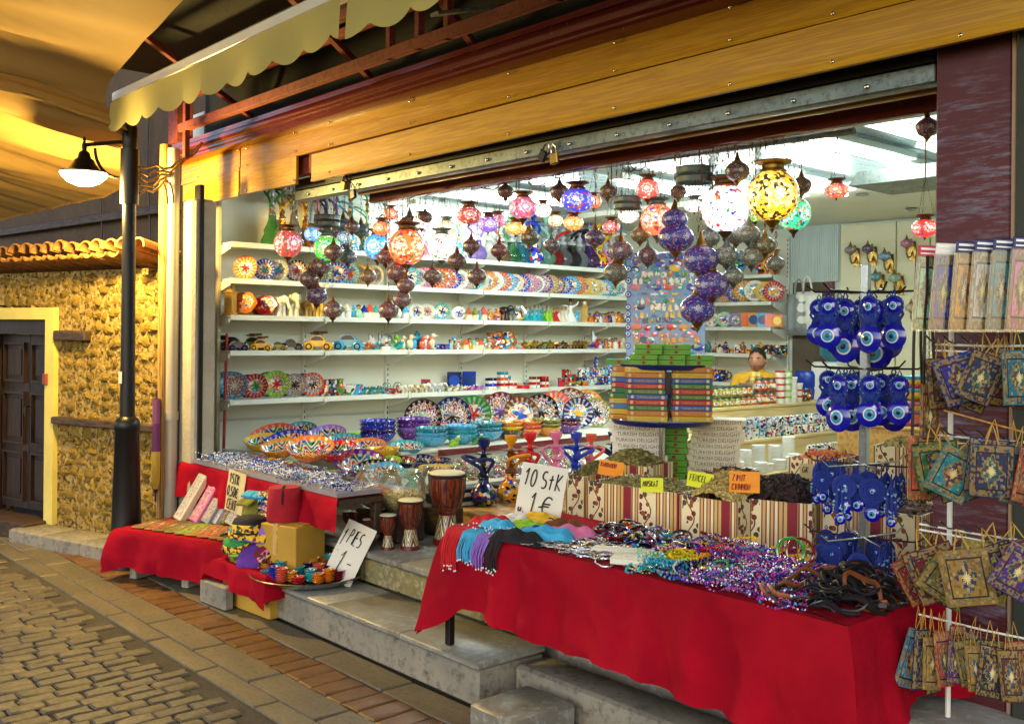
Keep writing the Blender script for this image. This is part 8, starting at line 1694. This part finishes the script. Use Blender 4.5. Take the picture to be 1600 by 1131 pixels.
# ------------------------------------------------------------------ jewellery on the front table
R.seed(41)
tor = lambda r_, w, n=22: MB().tube([(r_*math.cos(2*PI*i/n), r_*math.sin(2*PI*i/n), w) for i in range(n)], w, 6, closed=True)
bang = [tor(.034, .0045).mesh('bracelet', M['tint_gloss']), tor(.036, .0065).mesh('bracelet', M['speck_fine']), tor(.033, .004).tube([(.035*math.cos(2*PI*i/20), .034*math.sin(2*PI*i/20), .011) for i in range(20)], .004, 5, closed=True).mesh('bracelet', M['tint_metal'])]
def scatter(n, x0, x1, y0, y1, metl, cols, place, noun, sc=(.9, 1.25), hump=.03, tilt=.35, adj2='', grp=None, name=None):
    for i in range(n):
        fx = (i + R.random())/n; x = x0 + (x1-x0)*fx; y = R.uniform(y0, y1); c = R.choice(cols); me = R.choice(metl); s = R.uniform(*sc)
        e = (1 - (2*(x-x0)/(x1-x0)-1)**4)*(1 - (2*(y-y0)/(y1-y0)-1)**4); unit = UNIT if me.name.startswith('bead') else 1
        o = put(name or me.name.split('.')[0], me, None, (x, y, TZ + .005 + R.random()*hump*max(e, .1)), (R.uniform(-tilt, tilt), R.uniform(-tilt, tilt), R.uniform(0, 6)), s*unit, C[c], category=noun.split()[-1], group=grp); row(place, o, c + adj2, noun, x)
bg = [m for m in loops['beads']] ; bt3 = [m for m in loops['tint_gloss']]
sil = [MB().tube([(.05*math.cos(2*PI*i/26)*(1 + .2*math.sin(4*PI*i/26)), .10*math.sin(2*PI*i/26), .003 + .002*math.sin(i*2.1)) for i in range(26)], .0035, 5, closed=True).mesh('necklace', M['tint_metal']), big(bead_loop(.05, 34, .0045, .3, 3, 1.7), 1).mesh('necklace', M['speck_fine'])]
scatter(70, -3.15, -2.66, 2.88, 3.14, sil, ['silver', 'grey', 'silver', 'black', 'white'], 'in the chains at the front of the table', 'chain necklace', (.6, 1.0), .012, .12, '', 'silver chain necklaces on the table', 'necklace')
scatter(72, -3.12, -2.58, 3.15, 3.48, bang, ['black', 'navy', 'teal', 'silver', 'maroon', 'black', 'grey'], 'at the back left of the jewellery table', 'bangle', (.9, 1.25), .04, .5, '', 'dark bangles on the table', 'bangle')
scatter(60, -2.66, -2.2, 3.12, 3.48, bg + bt3 + bang[:1], ['red', 'yellow', 'green', 'blue', 'purple', 'turquoise', 'maroon', 'black', 'pink'], 'at the back of the jewellery table', 'bead bracelet', (.8, 1.25), .05, .45, '', 'bead bracelets on the table', 'bracelet')
scatter(20, -2.62, -2.5, 2.9, 3.08, bt3, ['white', 'mint', 'white', 'cream'], 'beside the white boxes on the jewellery table', 'bead bracelet', (.7, 1.0), .03, .25, '', 'bead bracelets on the table', 'bracelet')
scatter(16, -2.5, -2.38, 2.88, 3.0, bt3, ['sky', 'turquoise', 'teal'], 'at the front of the jewellery table', 'bead bracelet', (.8, 1.1), .04, .25, '', 'bead bracelets on the table', 'bracelet')
scatter(24, -2.55, -2.36, 3.02, 3.14, bt3, ['yellow', 'amber', 'lime'], 'in the middle of the jewellery table', 'bead bracelet', (.8, 1.15), .04, .25, '', 'bead bracelets on the table', 'bracelet')
scatter(34, -2.38, -2.15, 2.88, 3.2, bang + bt3, ['black', 'blue', 'navy', 'red', 'grey', 'green'], 'beside the heap of mixed beads', 'bracelet', (.9, 1.2), .04, .4, '', 'mixed bracelets on the table', 'bracelet')
scatter(130, -2.28, -1.86, 2.87, 3.3, bg, ['purple', 'navy', 'pink', 'blue', 'white', 'violet'], 'in the heap of mixed beads', 'mixed bead string', (.75, 1.15), .055, .35, '', 'strings of mixed beads heaped on the table', 'bead_string')
lth = [MB().tube([(.05*math.cos(2*PI*i/20)*(1 + .3*math.sin(2*PI*i/20*2 + k)), .045*math.sin(2*PI*i/20), .008 + .008*math.sin(2*PI*i/20*3 + k)) for i in range(20)], (.0055, .008, .004)[k], 5, closed=True).mesh('leather_bracelet', M['tint']) for k in range(3)]
scatter(70, -1.96, -1.66, 2.9, 3.35, lth, ['black', 'black', 'brown', 'black', 'black', 'copper'], 'in the leather heap at the table end', 'leather bracelet', (.8, 1.3), .075, .6, '', 'leather bracelets heaped on the table', 'leather_bracelet')
for x, y, c, lab in ((-2.18, 3.40, 'green', 'bright green bangle standing up at the back of the table'), (-2.15, 3.42, 'maroon', 'dark red bangle standing up in front of the green one')):
    tag(put('bangle', bang[0], None, (x, y, TZ + .06), (1.2, .2, .5), 1.5, C[c]), lab, 'bangle')
for u, v, lab, sz in ((983, 880, 'flat white card box among the chains on the jewellery table', (.13, .10, .025)), (975, 866, 'long white packet lying across the jewellery table', (.26, .03, .02))):
    q = on_z(u, v, TZ + .01); o = thing('white_box', lab, 'box', (q.x, q.y, TZ + .012), (0, 0, .5)); put('box', MB().bbox((0, 0, sz[2]/2), sz, .003).mesh('box', M['white_card']), o); put('lid', MB().bbox((0, 0, sz[2] + .003), (sz[0]*.96, sz[1]*.96, .006), .002).mesh('lid', M['white_card']), o)
yb = thing('yellow_bangle_box', 'yellow patterned cuff standing at the back of the table near the pendants', 'bangle', on_z(1258, 875, TZ + .02)); put('cuff', MB().lathe([(.03, 0), (.032, .004), (.032, .05), (.03, .054), (.028, .05), (.028, .004)], 22).mesh('cuff', M['speck_fine']), yb, (0, 0, 0), (.5, .6, 0), 1.1, C['yellow'])
# beaded scarves at the left end, hanging over the front edge
def beaded_scarf(x0, x1, hangl, c, label, seed, y1=3.35, white=.5):
    r = random.Random(seed); mb = MB(); n = max(5, int((x1-x0)/.0055))
    o = thing('beaded_scarf', label, 'scarf', (x0, TY0, TZ), group='beaded scarves over the table edge')
    mb.grid(lambda s, t: ((x1-x0)*s, .0 + (y1-TY0)*t, .008 + .006*math.sin(s*9 + 4*t + seed) + .004*math.sin(21*t)), 12, 14)
    put('cloth', mb.mesh('cloth', M['tint_cloth']), o, color=C[c]); fr = MB(); bd = MB()
    for k in range(n):
        x = (x1-x0)*k/(n-1); l = hangl*r.uniform(.85, 1.05); y = -.045 + r.uniform(-.008, .004); pts = [(x, .02, .012), (x, -.02, .006), (x + r.uniform(-.003, .003), y, -.04), (x + r.uniform(-.004, .004), y - .012, -l*.6), (x + r.uniform(-.006, .006), y - .01, -l)]
        fr.tube(pts, .0028, 4)
        if r.random() < white: bd.add([(pts[-1][0] + a*.006, pts[-1][1] + b*.006, pts[-1][2] - .004 + q*.006) for a, b, q in octa], octf)
    for k in range(26): xx, yy = r.uniform(0, x1-x0), r.uniform(0, y1-TY0); bd.add([(xx + a*.006, yy + b*.006, .02 + q*.006) for a, b, q in octa], octf)
    put('fringe', fr.mesh('fringe', M['tint_cloth']), o, color=C[c]); put('beads', bd.mesh('beads', M['eye_white']), o); return o
beaded_scarf(-3.61, -3.50, .17, 'red', 'red beaded scarf with white beads at the left corner of the table', 1)
beaded_scarf(-3.495, -3.40, .115, 'sky', 'light blue fringed scarf hanging over the table edge', 2, 3.3, .4)
beaded_scarf(-3.395, -3.305, .125, 'violet', 'violet fringed scarf hanging over the table edge', 3, 3.3)
beaded_scarf(-3.30, -3.225, .125, 'black', 'black scarf with white beads hanging over the table edge', 4, 3.2, .9)
fold = [pillow(.2, .1, .035, 60 + k).mesh('folded_scarf', M['tint_cloth']) for k in range(2)]
for u, v, c, a, s in ((848, 812, 'yellow', 'yellow', 1.0), (800, 812, 'white', 'white', .9), (825, 822, 'lime', 'lime green', .9), (838, 830, 'blue', 'deep blue', .8), (778, 820, 'sky', 'pale blue', .9), (880, 822, 'brown', 'brown patterned', 1.0), (893, 835, 'pink', 'magenta', 1.2), (852, 838, 'sky', 'sky blue', 1.3), (810, 842, 'black', 'black and grey', 1.2), (765, 815, 'red', 'red and white', 1.0), (866, 815, 'navy', 'navy', .7)):
    q = on_z(u, v, TZ + .02); q.y = min(q.y, 3.46); o = put('folded_scarf', R.choice(fold), None, (q.x, q.y, TZ + .012), (0, R.uniform(-.05, .1), R.uniform(-.2, .5) + .3), s, C[c], category='scarf', group='folded scarves on the jewellery table'); row('at the left end of the jewellery table', o, a, 'folded scarf', u)
word_rows({})
